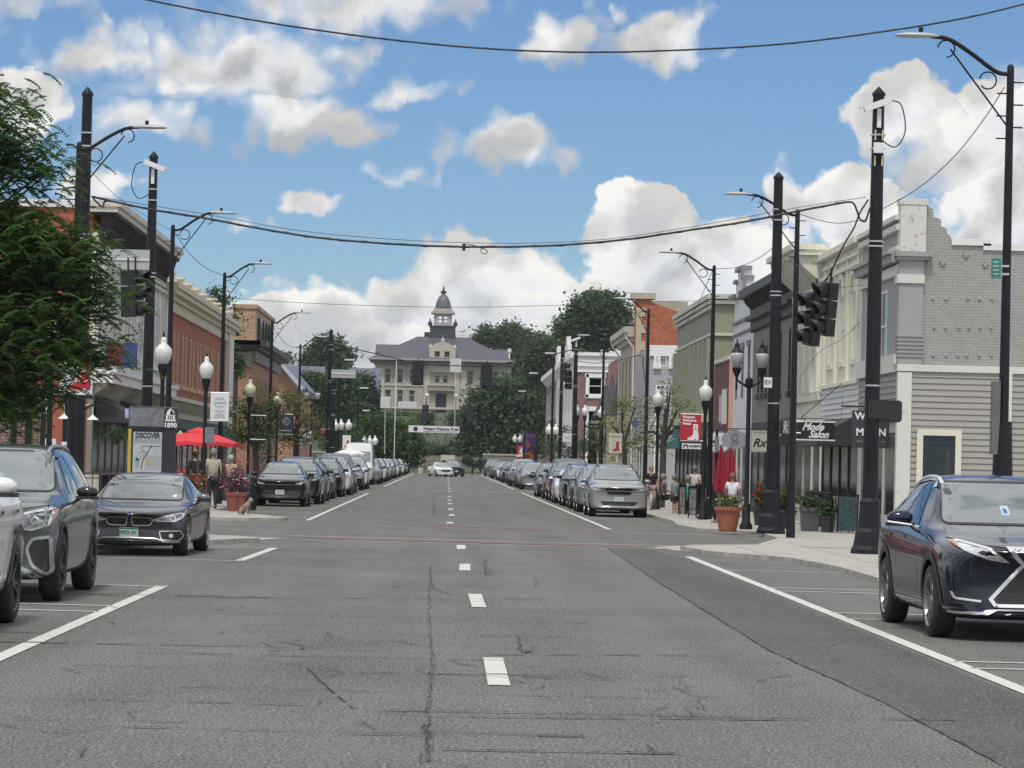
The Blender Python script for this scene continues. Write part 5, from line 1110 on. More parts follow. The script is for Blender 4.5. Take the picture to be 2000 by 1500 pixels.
# pedestrian signals
def pedsig(label, px, py, D, w, h, rz=0, lit=True):
    q = P(px, py, D); t = thing('pedestrian_signal', label, 'pedestrian signal', q, rz, group='pedestrian signals'); bm = BM(); box(bm, -w/2, w/2, 0, .2, -h/2, h/2); bmesh.ops.bevel(bm, geom=bm.edges[:], offset=.03, segments=2, affect='EDGES')
    obj('housing', bm, SIG, t, angle=40)
    if lit:
        bm = BM(); box(bm, -w/2+.03, w/2-.03, -.012, -.002, -h/2+.03, h/2-.03); obj('screen', bm, M('signal screen', (.10, .115, .12), .4, var=.05), t)
        bm = BM()                                        # walking figure
        def limb(a, b, r): box_ = None; A, B = Vector((a[0], -.02, a[1])), Vector((b[0], -.02, b[1])); n = (B-A).cross(Vector((0, 1, 0))).normalized()*r; quad(bm, [A-n, B-n*.8, B+n*.8, A+n])
        lathe(bm, [(.022, -.003), (.022, .003)], (-.09, -.018, .12), 10, Matrix.Rotation(R(90), 4, 'X'))
        limb((-.09, .09), (-.1, -.02), .024); limb((-.1, -.01), (-.14, -.14), .012); limb((-.1, -.01), (-.06, -.07), .012); limb((-.06, -.07), (-.05, -.15), .012); limb((-.09, .08), (-.14, .01), .009); limb((-.09, .08), (-.04, .02), .009)
        obj('walk_symbol', bm, M('walk symbol white', (.5, .52, .5), .5, var=0), t)
    bm = BM(); 
    for z in (-h*.35, h*.35): tube(bm, [(w/2 if lit else -w/2, .1, z), ((w/2+.12) if lit else -w/2-.12, .1, z)], .02, 5)
    obj('mount', bm, GALV, t); return t
pedsig('walking person signal left of the salon sign', 1541, 834, 75, .36, .40)
pedsig('black pedestrian signal seen from behind, right of the nearest right pole', 1741, 803, 59.2, .42, .42, lit=False)
q = P(1706, 800, 59.1); t = thing('signal_housing', 'narrow black signal housing on the nearest right pole', 'signal', q); bm = BM(); box(bm, -.12, .12, -.4, -.2, -.19, .19); bmesh.ops.bevel(bm, geom=bm.edges[:], offset=.03, segments=2, affect='EDGES'); obj('housing', bm, SIG, t)
q = P(410, 850, 87.6); t = thing('pedestrian_signal', 'grey push button box on the lamp post in front of the red umbrella', 'signal', q, group='pedestrian signals'); bm = BM(); box(bm, -.13, .13, -.2, -.06, -.22, .22); obj('housing', bm, M('grey signal case', (.16, .18, .2), .5), t)

# signs --------------------------------------------------------------------
def plate(name, label, cat, px0, px1, py0, py1, D, mat, th=.03, group=None, edge=None):
    a, b = P(px0, (py0+py1)/2, D), P(px1, (py0+py1)/2, D); z0, z1 = H((px0+px1)/2, py1, D), H((px0+px1)/2, py0, D); cx, cz_2 = (a.x+b.x)/2, (z0+z1)/2; w, h = b.x-a.x, z1-z0
    t = thing(name, label, cat, (cx, D, cz_2), group=group); bm = BM(); box(bm, -w/2, w/2, 0, th, -h/2, h/2); obj('panel', bm, mat, t)
    if edge: bm = BM(); box(bm, -w/2-.02, w/2+.02, -.01, th+.01, h/2, h/2+.035); box(bm, -w/2-.02, w/2+.02, -.01, th+.01, -h/2-.035, -h/2); obj('edge', bm, edge, t)
    return t, w, h
SGW = M('sign white', (.66, .67, .68), .5, var=.04); SGB = M('sign dark', (.035, .04, .055), .45, var=.05); BLKI = M('sign black ink', (.02, .02, .022), .5, var=0); WHI = M('sign white ink', (.75, .75, .74), .5, var=0); GRI = M('sign grey ink', (.28, .29, .31), .5, var=0)
TF = lambda x, z, y=-.006: Matrix.Translation((x, y, z)) @ FRONT
# street name blades (backs)
t, w, h = plate('street_name_sign', 'large pale blank back of a street name sign left of the camera pole', 'street sign', 193, 292, 487, 526, 74, M('sign back', (.42, .43, .43), .5, .2, var=.04)); bm = BM(); box(bm, -w/2, w/2, -.03, -.002, -.02, .02); obj('rail', bm, SGW, t)
t, w, h = plate('street_name_sign', 'pale sign back with rail at the second intersection on the left', 'street sign', 647, 695, 722, 738, 178, M('sign back')); bm = BM(); box(bm, -w/2, w/2, -.03, -.002, -.03, .03); obj('rail', bm, SGW, t)
t, w, h = plate('street_name_sign', 'small green street name sign on the nearest right street light', 'street sign', 1936, 1955, 504, 544, 45.6, M('street sign green', (.04, .20, .17), .5, var=.1)); bm = BM(); box(bm, w/2, w/2+.12, .0, .03, .02, .05); box(bm, w/2, w/2+.12, .0, .03, -.1, -.07); obj('bracket', bm, BAND_, t); bm = BM(); 
for k in range(4): box(bm, -w/2+.03, w/2-.03, -.006, -.002, -.1+k*.06, -.075+k*.06)
obj('worn_lettering', bm, M('pale green', (.3, .42, .4), .5), t); t.rotation_euler = (0, 0, R(-12))
for lab, a in (('pale blank square sign on thin post before the courthouse, left', (743, 762, 774, 797)), ('pale square sign back in front of the courthouse eaves', (879, 901, 700, 727)), ('small white banner like sign left of the courthouse door', (778, 814, 784, 797))):
    t, w, h = plate('road_sign', lab, 'sign', *a, 240, M('pale sign', (.5, .51, .52), .5, var=.04)); 
    if a[0] != 778: bm = BM(); tube(bm, [(0, .05, -h/2), (.05, .05, -h/2-(5.0 if a[0] == 879 else 3.6))], .032, 5); obj('post', bm, M('pale pole', (.45, .45, .44), .6), t)
q = P(772, 800, 300); t = thing('flagpole', 'thin white pole standing before the left courthouse windows', 'pole', (q.x, 300, 0)); bm = BM(); tube(bm, [(0, 0, 0), (0, 0, H(773, 705, 300))], .042, 6); obj('shaft', bm, WHT, t)
# street banner across the far street
t, w, h = plate('street_banner', 'white banner with black lettering strung across the far street', 'banner', 798, 897, 832, 845, 268, SGW, th=.02)
text('Western Welcome Week', .4, BLKI, t, TF(.6, .03), bold=.012, sx=.72); bm = BM(); lathe(bm, [(.16, 0), (.2, .004)], (-1.6, -.01, .0), 14, Matrix.Rotation(R(90), 4, 'X')); obj('ring', bm, BLKI, t); bm = BM(); box(bm, -.9, 2, -.006, -.003, -.22, -.18); obj('underline', bm, BLKI, t)
bm = BM(); tube(bm, [(-w/2, 0, h/2), (-7, 0, h/2+1.0)], .02, 4); tube(bm, [(w/2, 0, h/2), (7, 0, h/2+1.0)], .02, 4); obj('rope', bm, BLK, t)
# lamp post banners
def rods(t, w, h, side):
    bm = BM()
    for z in (h/2, -h/2): tube(bm, [(-w/2 if side < 0 else w/2, .01, z), ((w/2+.12) if side > 0 else (-w/2-.12), .01, z)], .014, 5); tube(bm, [(-w/2, .012, z), (w/2, .012, z)], .016, 5)
    obj('rod', bm, GALV, t)
def roundel(t, mat, txt, z=.14, r=.17):
    bm = BM(); 
    for a0 in (15, 195):
        for i in range(12):
            a, a2 = R(a0+i*12.5), R(a0+(i+1)*12.5); quad(bm, [(r*math.cos(a), -.005, z+r*math.sin(a)), (r*math.cos(a2), -.005, z+r*math.sin(a2)), ((r-.015)*math.cos(a2), -.005, z+(r-.015)*math.sin(a2)), ((r-.015)*math.cos(a), -.005, z+(r-.015)*math.sin(a))])
    obj('roundel', bm, mat, t); text(txt, .105, mat, t, TF(0, z, -.004), shear=.35)
    text('HISTORIC', .04, mat, t, TF(0, z+.09, -.004)); text('EST. 1890', .035, mat, t, TF(0, z-.09, -.004))
t, w, h = plate('pole_banner', 'white banner with grey round emblem beside the red umbrella', 'banner', 411, 447, 767, 822, 88, SGW, .012); rods(t, w, h, -1); roundel(t, GRI, 'Littleton', .12, .16)
for k, s in enumerate(('SHOP & DINE', 'LOCAL', 'MAIN STREET', 'DOWNTOWN')): text(s, .05, GRI, t, TF(0, -.12-k*.06, -.004))
t, w, h = plate('pole_banner', 'dark blue banner with white round emblem on a cream globe lamp post', 'banner', 546, 572, 809, 848, 132, M('navy banner', (.022, .026, .06), .7, var=.06), .012); rods(t, w, h, -1); roundel(t, WHI, 'Littleton', .12, .15); text('DOWNTOWN', .07, WHI, t, TF(0, -.28, -.004))
t, w, h = plate('pole_banner', 'white banner with blue patch further down the left side', 'banner', 585, 608, 839, 867, 160, SGW, .012); bm = BM(); box(bm, -w/2+.06, w/2-.12, -.006, -.003, -h/2+.04, -h/2+.2); obj('blue_patch', bm, M('light blue', (.12, .25, .45), .6), t); text('Shop Small', .11, GRI, t, TF(0, .12, -.004), shear=.3)
t, w, h = plate('pole_banner', 'white banner with red boot far down the left side', 'banner', 669, 685, 850, 877, 214, SGW, .012); BOOT = [(.02, .5), (.16, .52), (.30, .5), (.31, .0), (.36, -.25), (.33, -.46), (.20, -.46), (.19, -.38), (.05, -.46), (-.32, -.46), (-.34, -.36), (-.10, -.24), (.02, -.1)]
RBN = M('banner red', (.42, .02, .035), .65, var=.06)
def boot(t, mat, s, x, z, th=.006): bm = BM(); prism(bm, [(x+a*s, -.004-th, z+b*s) for a, b in BOOT], (0, th, 0)); return obj('boot_emblem', bm, mat, t)
boot(t, RBN, .5, 0, -.12)
t, w, h = plate('pole_banner', 'red banner with white cowboy boot on the right lamp post', 'banner', 1329, 1369, 809, 861, 93, RBN, .012); rods(t, w, h, 1)
for k, s in enumerate(('Western', 'Welcome', 'Week')): text(s, .105, WHI, t, TF(-w/2+.06, h/2-.09-k*.10, -.004), align='LEFT', bold=.004)
bo = boot(t, WHI, .5, .07, -.15); bm = BM()
for x, z in ((.15, .0), (.12, -.06), (.19, -.06), (.155, .06)): lathe(bm, [(.022, 0), (.018, .003)], (x, -.014, z), 6, Matrix.Rotation(R(90), 4, 'X'))
obj('boot_stitching', bm, RBN, bo)
t, w, h = plate('sponsor_plate', 'small white plate with black lettering under the red boot banner', 'sign', 1332, 1370, 866, 877, 93, SGW, .012); text('GARBINC', .09, BLKI, t, TF(.1, 0, -.004), bold=.003); bm = BM(); prism(bm, [(-w/2+.04, -.006, -.05), (-w/2+.04, -.006, .02), (-w/2+.11, -.006, .07), (-w/2+.18, -.006, .02), (-w/2+.18, -.006, -.05), (-w/2+.14, -.006, -.05), (-w/2+.14, -.006, 0), (-w/2+.11, -.006, .02), (-w/2+.08, -.006, 0), (-w/2+.08, -.006, -.05)], (0, .003, 0)); obj('house_emblem', bm, BLKI, t)
t, w, h = plate('pole_banner', 'white banner with red boot behind the nearest left street tree', 'banner', 116, 181, 704, 770, 58, SGW, .012); rods(t, w, h, -1)
boot(t, RBN, .62, .06, .05); text('W W W', .11, WHI, t, TF(.16, .12, -.014), bold=.004); bm = BM(); tube(bm, [(.06+.05*math.cos(a/2), -.014, -.02+.05*math.sin(a/2)) for a in range(13)], .006, 4); tube(bm, [(.08, -.014, -.08), (.18, -.014, -.07), (.27, -.014, -.04)], .008, 4); obj('boot_scroll', bm, WHI, t)
t, w, h = plate('pole_banner', 'pale banner with red boot at the thin young tree by beige bays', 'banner', 1189, 1215, 846, 885, 140, M('ivory banner', (.55, .53, .48), .7), .012); boot(t, RBN, .45, .02, -.15); text('Welcome', .12, BLKI, t, TF(0, .3, -.004))
t, w, h = plate('pole_banner', 'white square banner left of the second intersection camera pole', 'banner', 1099, 1117, 846, 863, 190, SGW, .012); text('Aug', .2, GRI, t, TF(0, 0, -.004))
t, w, h = plate('pole_banner', 'purple and orange banner near the far right globes', 'banner', 1020, 1047, 848, 900, 300, M('purple banner', (.10, .03, .20), .7), .012); bm = BM()
for (x, z, s) in ((-.2, -.8, .35), (.2, -.6, .4), (0, -1.0, .35), (.3, -.95, .25), (-.1, .3, .25)): lathe(bm, [(s, 0), (s*.6, .01)], (x, -.01, z), 7, Matrix.Rotation(R(90), 4, 'X'))
obj('orange_splash', bm, M('orange ink', (.45, .10, .05), .6), t)
t, w, h = plate('pole_banner', 'red banner with white figure beside the purple one', 'banner', 1009, 1020, 870, 897, 296, RBN, .012); boot(t, WHI, .9, 0, 0)
t, w, h = plate('roadside_sign', 'small red sign between the poles at the second intersection', 'sign', 627, 634, 835, 846, 178, M('sign bright red', (.5, .03, .02), .5), .012); text('ONE', .12, WHI, t, TF(0, .05, -.004))
# empty rods on g3
t = g3[0]; bm = BM()
for py in (811, 858): q = P(489, py, 111); z = q.z-SW; tube(bm, [(0, 0, z), (.62, 0, z)], .018, 5)
obj('banner_rod', bm, SGW, t)
# hanging shop signs
t, w, h = plate('salon_sign', 'black hanging sign with white script lettering and white edges', 'sign', 1556, 1630, 825, 858, 80, M('gloss black', (.012, .012, .014), .4, var=0), .08, edge=WHT)
text('Mode', .26, WHI, t, TF(-.08, .095, -.008), shear=.45, bold=.009, sx=.92); text('Salon', .26, WHI, t, TF(.07, -.10, -.008), shear=.45, bold=.009, sx=.92)
bm = BM(); tube(bm, [(-w/2-.3, .04, h/2+.1), (w/2+.18, .04, h/2+.1), (w/2+.18, .04, h/2+1.05), (-w/2+.1, .04, h/2+.1)], .012, 5); tube(bm, [(-.3, .04, h/2), (-.3, .04, h/2+.1)], .01, 4); tube(bm, [(.3, .04, h/2), (.3, .04, h/2+.1)], .01, 4); obj('bracket', bm, BLK, t)
t, w, h = plate('apparel_sign', 'charcoal hanging sign with widely spaced white capitals and gold arrow', 'sign', 1664, 1737, 802, 875, 76.5, M('charcoal sign', (.03, .033, .045), .45, var=.04), .06)
for s, x, z in (('W', -.27, .32), ('O', .27, .32), ('M', -.27, -.08), ('E', 0, -.08), ('N', .29, -.08)):
    if s != 'O': text(s, .26, WHI, t, TF(x, z, -.008), bold=.006)
bm = BM(); A_ = M('gold', (.4, .32, .12), .5, var=0); box(bm, -.33, .33, -.008, -.002, -.31, -.30); prism(bm, [(-.36, -.008, -.305), (-.29, -.008, -.28), (-.29, -.008, -.33)], (0, .006, 0)); prism(bm, [(.3, -.008, -.305), (.36, -.008, -.28), (.36, -.008, -.33)], (0, .006, 0)); obj('arrow', bm, A_, t)
bm = BM(); tube(bm, [(-.75, .03, h/2+.1), (.6, .03, h/2+.1)], .022, 5); tube(bm, [(-.3, .03, h/2), (-.3, .03, h/2+.1)], .01, 4); obj('bracket', bm, BLK, t)
def oval(name, label, px, py, rx, ry, D, mat, th=.05, rim=None, k=2.):
    c = P(px, py, D); t = thing(name, label, 'sign', c); a, b_ = rx*D/F, ry*D/F; bm = BM()
    def sgn(v, e): return math.copysign(abs(v)**e, v)
    pts = [(a*sgn(math.cos(2*math.pi*i/36), 2/k), 0, b_*sgn(math.sin(2*math.pi*i/36), 2/k)) for i in range(36)]; prism(bm, pts, (0, th, 0)); obj('panel', bm, mat, t)
    if rim:
        bm = BM(); 
        for i in range(36): p, q = Vector(pts[i]), Vector(pts[(i+1) % 36]); quad(bm, [(p.x*.97, -.004, p.z*.97), (q.x*.97, -.004, q.z*.97), (q.x*.93, -.004, q.z*.92), (p.x*.93, -.004, p.z*.92)])
        obj('rim', bm, rim, t)
    bm = BM(); tube(bm, [(-a-.1, .02, b_+.06), (a+.25, .02, b_+.06)], .014, 5); tube(bm, [(0, .02, b_-.01), (0, .02, b_+.06)], .01, 4); obj('bracket', bm, BLK, t); return t, a, b_
t, a, b_ = oval('oval_sign', 'grey oval hanging sign with round emblem', 1435, 859, 26, 18, 92, M('grey sign', (.27, .28, .32), .6, var=.04), rim=GRI)
DG = M('dark grey ink', (.10, .11, .13), .5, var=0); bm = BM(); tube(bm, [(.0+.1*math.cos(i*math.pi/8), -.006, .09+.1*math.sin(i*math.pi/8)) for i in range(17)], .012, 4); obj('emblem', bm, DG, t); text('31', .08, DG, t, TF(0, .09, -.004)); text('Antiques', .075, DG, t, TF(0, -.06, -.004), shear=.3); text('& HOME', .05, DG, t, TF(0, -.14, -.004))
t, a, b_ = oval('round_sign', 'white rounded sign partly behind the grey oval one', 1403, 864, 22, 21, 97, SGW, rim=DG, k=2.6); text('Bag', .12, BLKI, t, TF(-.18, .04, -.006), bold=.006); bm = BM(); box(bm, -.24, .2, -.006, -.003, -.12, -.10); box(bm, -.1, .1, -.006, -.003, -.16, -.14); obj('lettering_bar', bm, BLKI, t)
q = P(1400, 860, 88); t = thing('parking_meter_box', 'slim grey box and thin black post before the white rounded sign', 'post', (q.x, 88, SW)); bm = BM(); tube(bm, [(0, 0, 0), (0, 0, H(1400, 840, 88)-SW)], .04, 6); obj('post', bm, BLK, t); bm = BM(); box(bm, -.06, .06, -.1, -.03, H(1400, 883, 88)-SW, H(1400, 853, 88)-SW); obj('box', bm, M('grey signal case'), t)
t, w, h = plate('pharmacy_sign', 'cream hanging sign with large black Rx', 'sign', 1468, 1499, 841, 883, 90, M('cream sign', (.42, .44, .34), .6, var=.05), .04); text('Rx', .34, BLKI, t, TF(-.02, -.05, -.006), shear=.35, bold=.006); text('The Corner', .075, GRI, t, TF(0, h/2-.05, -.006), shear=.3); bm = BM(); box(bm, -w/2+.03, w/2-.03, -.006, -.003, -h/2+.03, -h/2+.035); obj('line', bm, GRI, t); bm = BM(); tube(bm, [(-w/2, .02, h/2+.06), (w/2+.4, .02, h/2+.06)], .014, 5); tube(bm, [(0, .02, h/2), (0, .02, h/2+.06)], .01, 4); obj('bracket', bm, BLK, t)
t, w, h = plate('small_sign', 'small white plate on the second right signal pole', 'sign', 1492, 1508, 737, 757, 75.1, SGW, .02); text('EV', .15, BLKI, t, TF(0, 0, -.006))
t, w, h = plate('shop_sign', 'black shop sign with white capitals behind the globe lamps', 'sign', 1152, 1172, 812, 840, 205, M('gloss black'), .05); text('ALLEY', .24, WHI, t, TF(0, .05, -.006), bold=.004); bm = BM(); box(bm, -.25, .3, -.006, -.003, -.22, -.19); obj('line', bm, WHI, t)
t, w, h = plate('shop_sign', 'small pale blue shop sign behind the yellowing tree', 'sign', 1309, 1330, 840, 851, 118, M('pale blue sign', (.30, .38, .45), .6), .04); text('BLUE', .16, M('blue ink', (.04, .10, .30), .5, var=0), t, TF(0, 0, -.006), bold=.004)
t, a, b_ = oval('round_sign', 'blue round sign among the yellowing leaves', 1240, 826, 7, 7, 135, M('blue sign', (.06, .12, .25), .6))
for lab, a in (('small white notice beside the patio brick pillar', (88, 109, 857, 872)), ('white round emblem notice on the dark post', (120, 134, 863, 882))):
    t, w, h = plate('notice', lab, 'sign', *a, 82, SGW, .012); bm = BM(); lathe(bm, [(.06, 0), (.05, .003)], (0, -.006, 0), 12, Matrix.Rotation(R(90), 4, 'X')); obj('emblem', bm, GRI, t)
# map kiosk
kx0, kx1 = P(250, 850, 59).x, P(345, 850, 59).x; ztp = H(295, 794, 59); kio = thing('map_kiosk', 'dark town map kiosk with yellow post and white building emblem', 'kiosk', ((kx0+kx1)/2, 59, SW)); W2 = (kx1-kx0)/2; ztp -= SW
KD = M('kiosk dark', (.028, .026, .042), .45, var=.05); zr_ = H(295, 838, 59)-SW
bm = BM(); box(bm, -W2, W2, 0, .3, zr_, ztp); bmesh.ops.bevel(bm, geom=bm.edges[:], offset=.02, segments=1, affect='EDGES'); obj('header', bm, M('kiosk header', (.035, .04, .05), .4, var=.04), kio)
bm = BM(); box(bm, -W2+.02, W2*.47, -.012, -.003, zr_+.05, ztp-.03); obj('photo_panel', bm, M('grey picture', (.16, .17, .19), .5, var=.4, scale=7), kio)
bm = BM(); box(bm, W2*.42, W2-.03, .02, .26, 0, zr_-.01); obj('side_panel', bm, KD, kio); bm = BM(); box(bm, -W2+.07, W2*.41, .03, .2, 0, zr_-.01); obj('body', bm, KD, kio)
bm = BM(); box(bm, -W2+.005, -W2+.065, .0, .12, .0, zr_-.003); obj('yellow_post', bm, M('yellow paint', (.50, .36, .05), .5), kio)
bm = BM(); box(bm, -W2-.07, -W2+.01, .02, .05, zr_+.2, ztp-.05); obj('side_logo', bm, M('white blue sign', (.35, .42, .6), .5, var=.3, scale=20), kio)
mx0, mx1, mz1 = -W2+.10, W2*.40, zr_-.06; bm = BM(); box(bm, mx0, mx1, .012, .028, .6, mz1); mp = obj('map_panel', bm, M('map paper', (.42, .45, .47), .5, var=.03), kio)
mc = (mx0+mx1)/2; mw = mx1-mx0; text('DISCOVER', .145, BLKI, mp, Matrix.Translation((mc, .008, mz1-.07)) @ FRONT, bold=.004, sx=mw/.80); text('DOWNTOWN', .115, GRI, mp, Matrix.Translation((mc, .008, mz1-.175)) @ FRONT, sx=mw/.80)
def stroke(bm, pts, r):
    for a, b in zip(pts, pts[1:]):
        A, B = Vector((mc+a[0]*mw, .008, mz1-.27-a[1]*mw)), Vector((mc+b[0]*mw, .008, mz1-.27-b[1]*mw)); n = (B-A).cross(Vector((0, 1, 0))).normalized()*r; quad(bm, [A-n, B-n, B+n, A+n])
bm = BM(); stroke(bm, [(.16, -.02), (.06, .13), (-.02, .28), (-.12, .42), (-.17, .6), (-.2, .8)], .008); stroke(bm, [(-.2, 0), (.47, 0)], .004); stroke(bm, [(-.2, .0), (-.2, .1), (-.1, .2), (0, .24)], .004); obj('map_line', bm, BLKI, mp)
bm = BM()
for k in range(7): stroke(bm, [(-.02+k*.075, .3), (-.08+k*.085, .85)], .0025); stroke(bm, [(-.05, .34+k*.075), (.47, .35+k*.075)], .0025)
for k in range(3): stroke(bm, [(.25+.06*k, .05), (.2+.07*k, .3)], .0025)
stroke(bm, [(-.4, .6), (-.34, .35), (-.28, .22), (-.14, .2), (-.05, .24)], .006); stroke(bm, [(-.3, .5), (-.2, .35), (-.1, .3)], .006); obj('map_street', bm, GRI, mp)
bm = BM(); stroke(bm, [(-.46, .45), (-.3, .45), (-.36, .75)], .03); obj('map_park', bm, M('map green', (.22, .36, .30), .6, var=0), mp); bm = BM(); stroke(bm, [(-.05, .55), (.12, .56)], .035); obj('map_district', bm, M('map yellow', (.55, .47, .2), .6, var=0), mp)
text('1890', .125, WHI, kio, Matrix.Translation((W2*.73, -.004, zr_+.08)) @ FRONT, bold=.004)
bm = BM(); c = W2*.73; z = zr_+.16
for p in ([(-.1, 0), (.1, 0), (.1, .03), (-.1, .03)], [(-.085, .035), (-.05, .035), (-.05, .1), (-.085, .1)], [(-.03, .035), (-.012, .035), (-.012, .1), (-.03, .1)], [(.012, .035), (.03, .035), (.03, .1), (.012, .1)], [(.05, .035), (.085, .035), (.085, .1), (.05, .1)], [(-.09, .105), (.09, .105), (.09, .12), (-.09, .12)], [(-.085, .125), (-.02, .125), (0, .2), (0, .25), (-.03, .225), (-.06, .19)], [(.03, .2), (.085, .125), (.06, .19), (.03, .225), (0, .25), (0, .235)]):
    prism(bm, [(c+a, -.010, z+b) for a, b in p], (0, .005, 0))
obj('tower_emblem', bm, WHI, kio)

# wires ----------------------------------------------------------------------
WIRE = M('black cable', (.012, .012, .014), .6, var=0)
def wire(label, pts, r, k=8, bundle=False, cat='cable', extras=None):
    p3 = catmull([P(*q) for q in pts], k); o = p3[0].copy(); t = thing('overhead_cable', label, cat, o, group='overhead cables'); bm = BM(); tube(bm, [p-o for p in p3], r, 5); obj('strand', bm, WIRE, t)
    if bundle:
        bm = BM(); q = []
        for i, p in enumerate(p3): q.append(p-o+Vector((0, .01*math.cos(i*1.9), bundle*math.sin(i*1.9)+.0)))
        tube(bm, q, r*.55, 4); obj('wrap', bm, WIRE, t)
    return t, o
wire('thick twisted cable crossing the top of the sky', [(250,-8,32),(400,22,32),(560,50,32),(750,76,32),(950,95,32),(1150,102,32),(1350,97,32),(1550,84,32),(1750,58,32),(1900,32,32),(2040,-2,32)], .010, 6, .007)
wire('heavy cable bundle strung between the two nearest tall poles', [(180,384,62),(215,392,61.8),(300,410,61.5),(400,426,61),(500,445,61),(620,464,60.6),(760,476,60.3),(905,482,60),(1070,480,60),(1220,468,59.8),(1350,449,59.6),(1450,434,59.5),(1560,412,59.4),(1650,395,59.3)], .022, 6, .02)
wire('thin messenger wire just above the heavy bundle', [(178,383,62),(400,418,61.2),(620,455,60.5),(905,474,60),(1150,470,59.8),(1350,443,59.6),(1560,405,59.4),(1692,385,59.3)], .006, 5)
wire('looping cable end at the nearest right pole', [(1650,395,59.3),(1666,396,59.2),(1674,412,59.2),(1680,428,59.2),(1690,432,59.1),(1696,415,59.1),(1700,405,59.1)], .02, 6)
wire('tangled lead from the right pole down to the hanging signals', [(1696,390,59.3),(1680,415,59.5),(1668,445,59.8),(1650,475,60),(1635,505,60.2),(1624,530,60.3),(1612,548,60.4)], .016, 5, .03)
wire('lead between the hanging signal pair and the second right pole', [(1612,548,60.4),(1590,556,62),(1560,520,68),(1530,508,75)], .010, 4)
wire('cable end looping up at the nearest left pole', [(180,384,62),(186,392,61.9),(200,404,61.9),(204,394,61.9),(215,392,61.8)], .02, 6)
wire('thin wire across the sky above the courthouse roof', [(400,578,150),(600,592,150),(870,600,150),(1100,596,150),(1330,588,150),(1560,590,140)], .011, 5)
wire('cable crossing in front of the courthouse eaves', [(640,668,178),(700,683,178),(760,697,178),(815,709,178),(880,714,178),(950,714,178),(1010,705,178),(1080,692,178),(1122,682,176)], .03, 5, .03)
wire('cable sagging at the fourth right street light', [(1122,704,176),(1160,709,170),(1200,706,150),(1250,694,125),(1256,710,124),(1260,745,123)], .02, 5)
wire('wire from the nearest left street light to the next', [(165,322,60),(230,385,66),(290,425,74),(338,452,80)], .006, 5)
wire('wire from the second left street light to the third', [(342,455,80),(370,495,86),(405,525,94),(438,538,100)], .009, 5)
wire('wire from the third left street light towards the tan block', [(442,560,100),(455,590,110),(468,605,125)], .009, 4)
wire('wire from the fourth left street light to the fifth', [(535,640,135),(552,665,148),(570,678,158),(587,676,163)], .012, 4)
wire('short wire left of the nearest left street light', [(120,295,60),(135,288,60),(150,290,59.5)], .008, 4)
wire('long wire rising from the corner building to the nearest right street light', [(1722,409,60),(1790,370,56),(1860,310,52),(1920,235,48),(1962,170,46)], .008, 5)
wire('wire between the second right pole and the third right street light', [(1400,525,94),(1440,522,88),(1480,505,82),(1515,480,76)], .009, 4)
wire('wire from the nearest right pole to the second right street light', [(1562,418,71.5),(1600,430,67),(1640,436,63),(1692,428,59.6)], .008, 4)
wire('slanting wire before the orange brick wall', [(1270,606,122),(1290,632,124),(1310,648,126),(1330,642,128),(1360,600,115),(1392,528,95)], .010, 4)
wire('thin sagging wire over the cream facades', [(1500,582,75),(1570,572,70),(1640,562,65),(1690,556,60)], .006, 4)
wire('low wire from the corner facade to the hanging signals', [(1560,740,76),(1600,688,72),(1640,665,68),(1680,630,63)], .005, 4)
q = P(906, 482, 60); t = thing('cable_junction', 'small black box hanging mid span on the heavy cable', 'box', q); bm = BM(); box(bm, -.03, .03, -.04, .04, -.08, .06); obj('case', bm, SIG, t); bm = BM(); tube(bm, catmull([(.03, 0, .05), (.2, 0, .03), (.45, 0, -.06), (.42, 0, -.13), (.34, 0, -.1), (.36, 0, -.02), (.5, 0, .02)], 4), .008, 4); obj('loop', bm, WIRE, t)
# ---------------------------------------------------------------- cars
def paint(name, rgb, metal=.35, rough=.32): return M(name, rgb, rough, metal, var=.03, scale=2, coat=.75, spec=.35)
CHR = M('chrome trim', (.80, .80, .82), .30, .8, var=0); TRIM = M('black car trim', (.02, .021, .023), .5, var=.1); TYRE = M('tyre rubber', (.022, .022, .023), .85, var=.25, scale=12)
CGLASS = M('car glass', (.12, .145, .15), .035, 0, var=0, spec=1., ior=1.75, coat=.6); SGLASS = M('car side glass', (.035, .042, .046), .03, 0, var=0, spec=1., ior=1.65)
HLAMP = M('headlight glass', (.50, .52, .54), .1, .1, var=.35, scale=14, coat=1); AMB = M('amber reflector', (.45, .16, .03), .3, var=0); RIMM = M('alloy rim', (.30, .31, .32), .3, .8, var=.05); DARKR = M('dark rim', (.05, .05, .055), .35, .6, var=.05)
PLATE = M('number plate', (.50, .56, .53), .5, var=.08, scale=20)
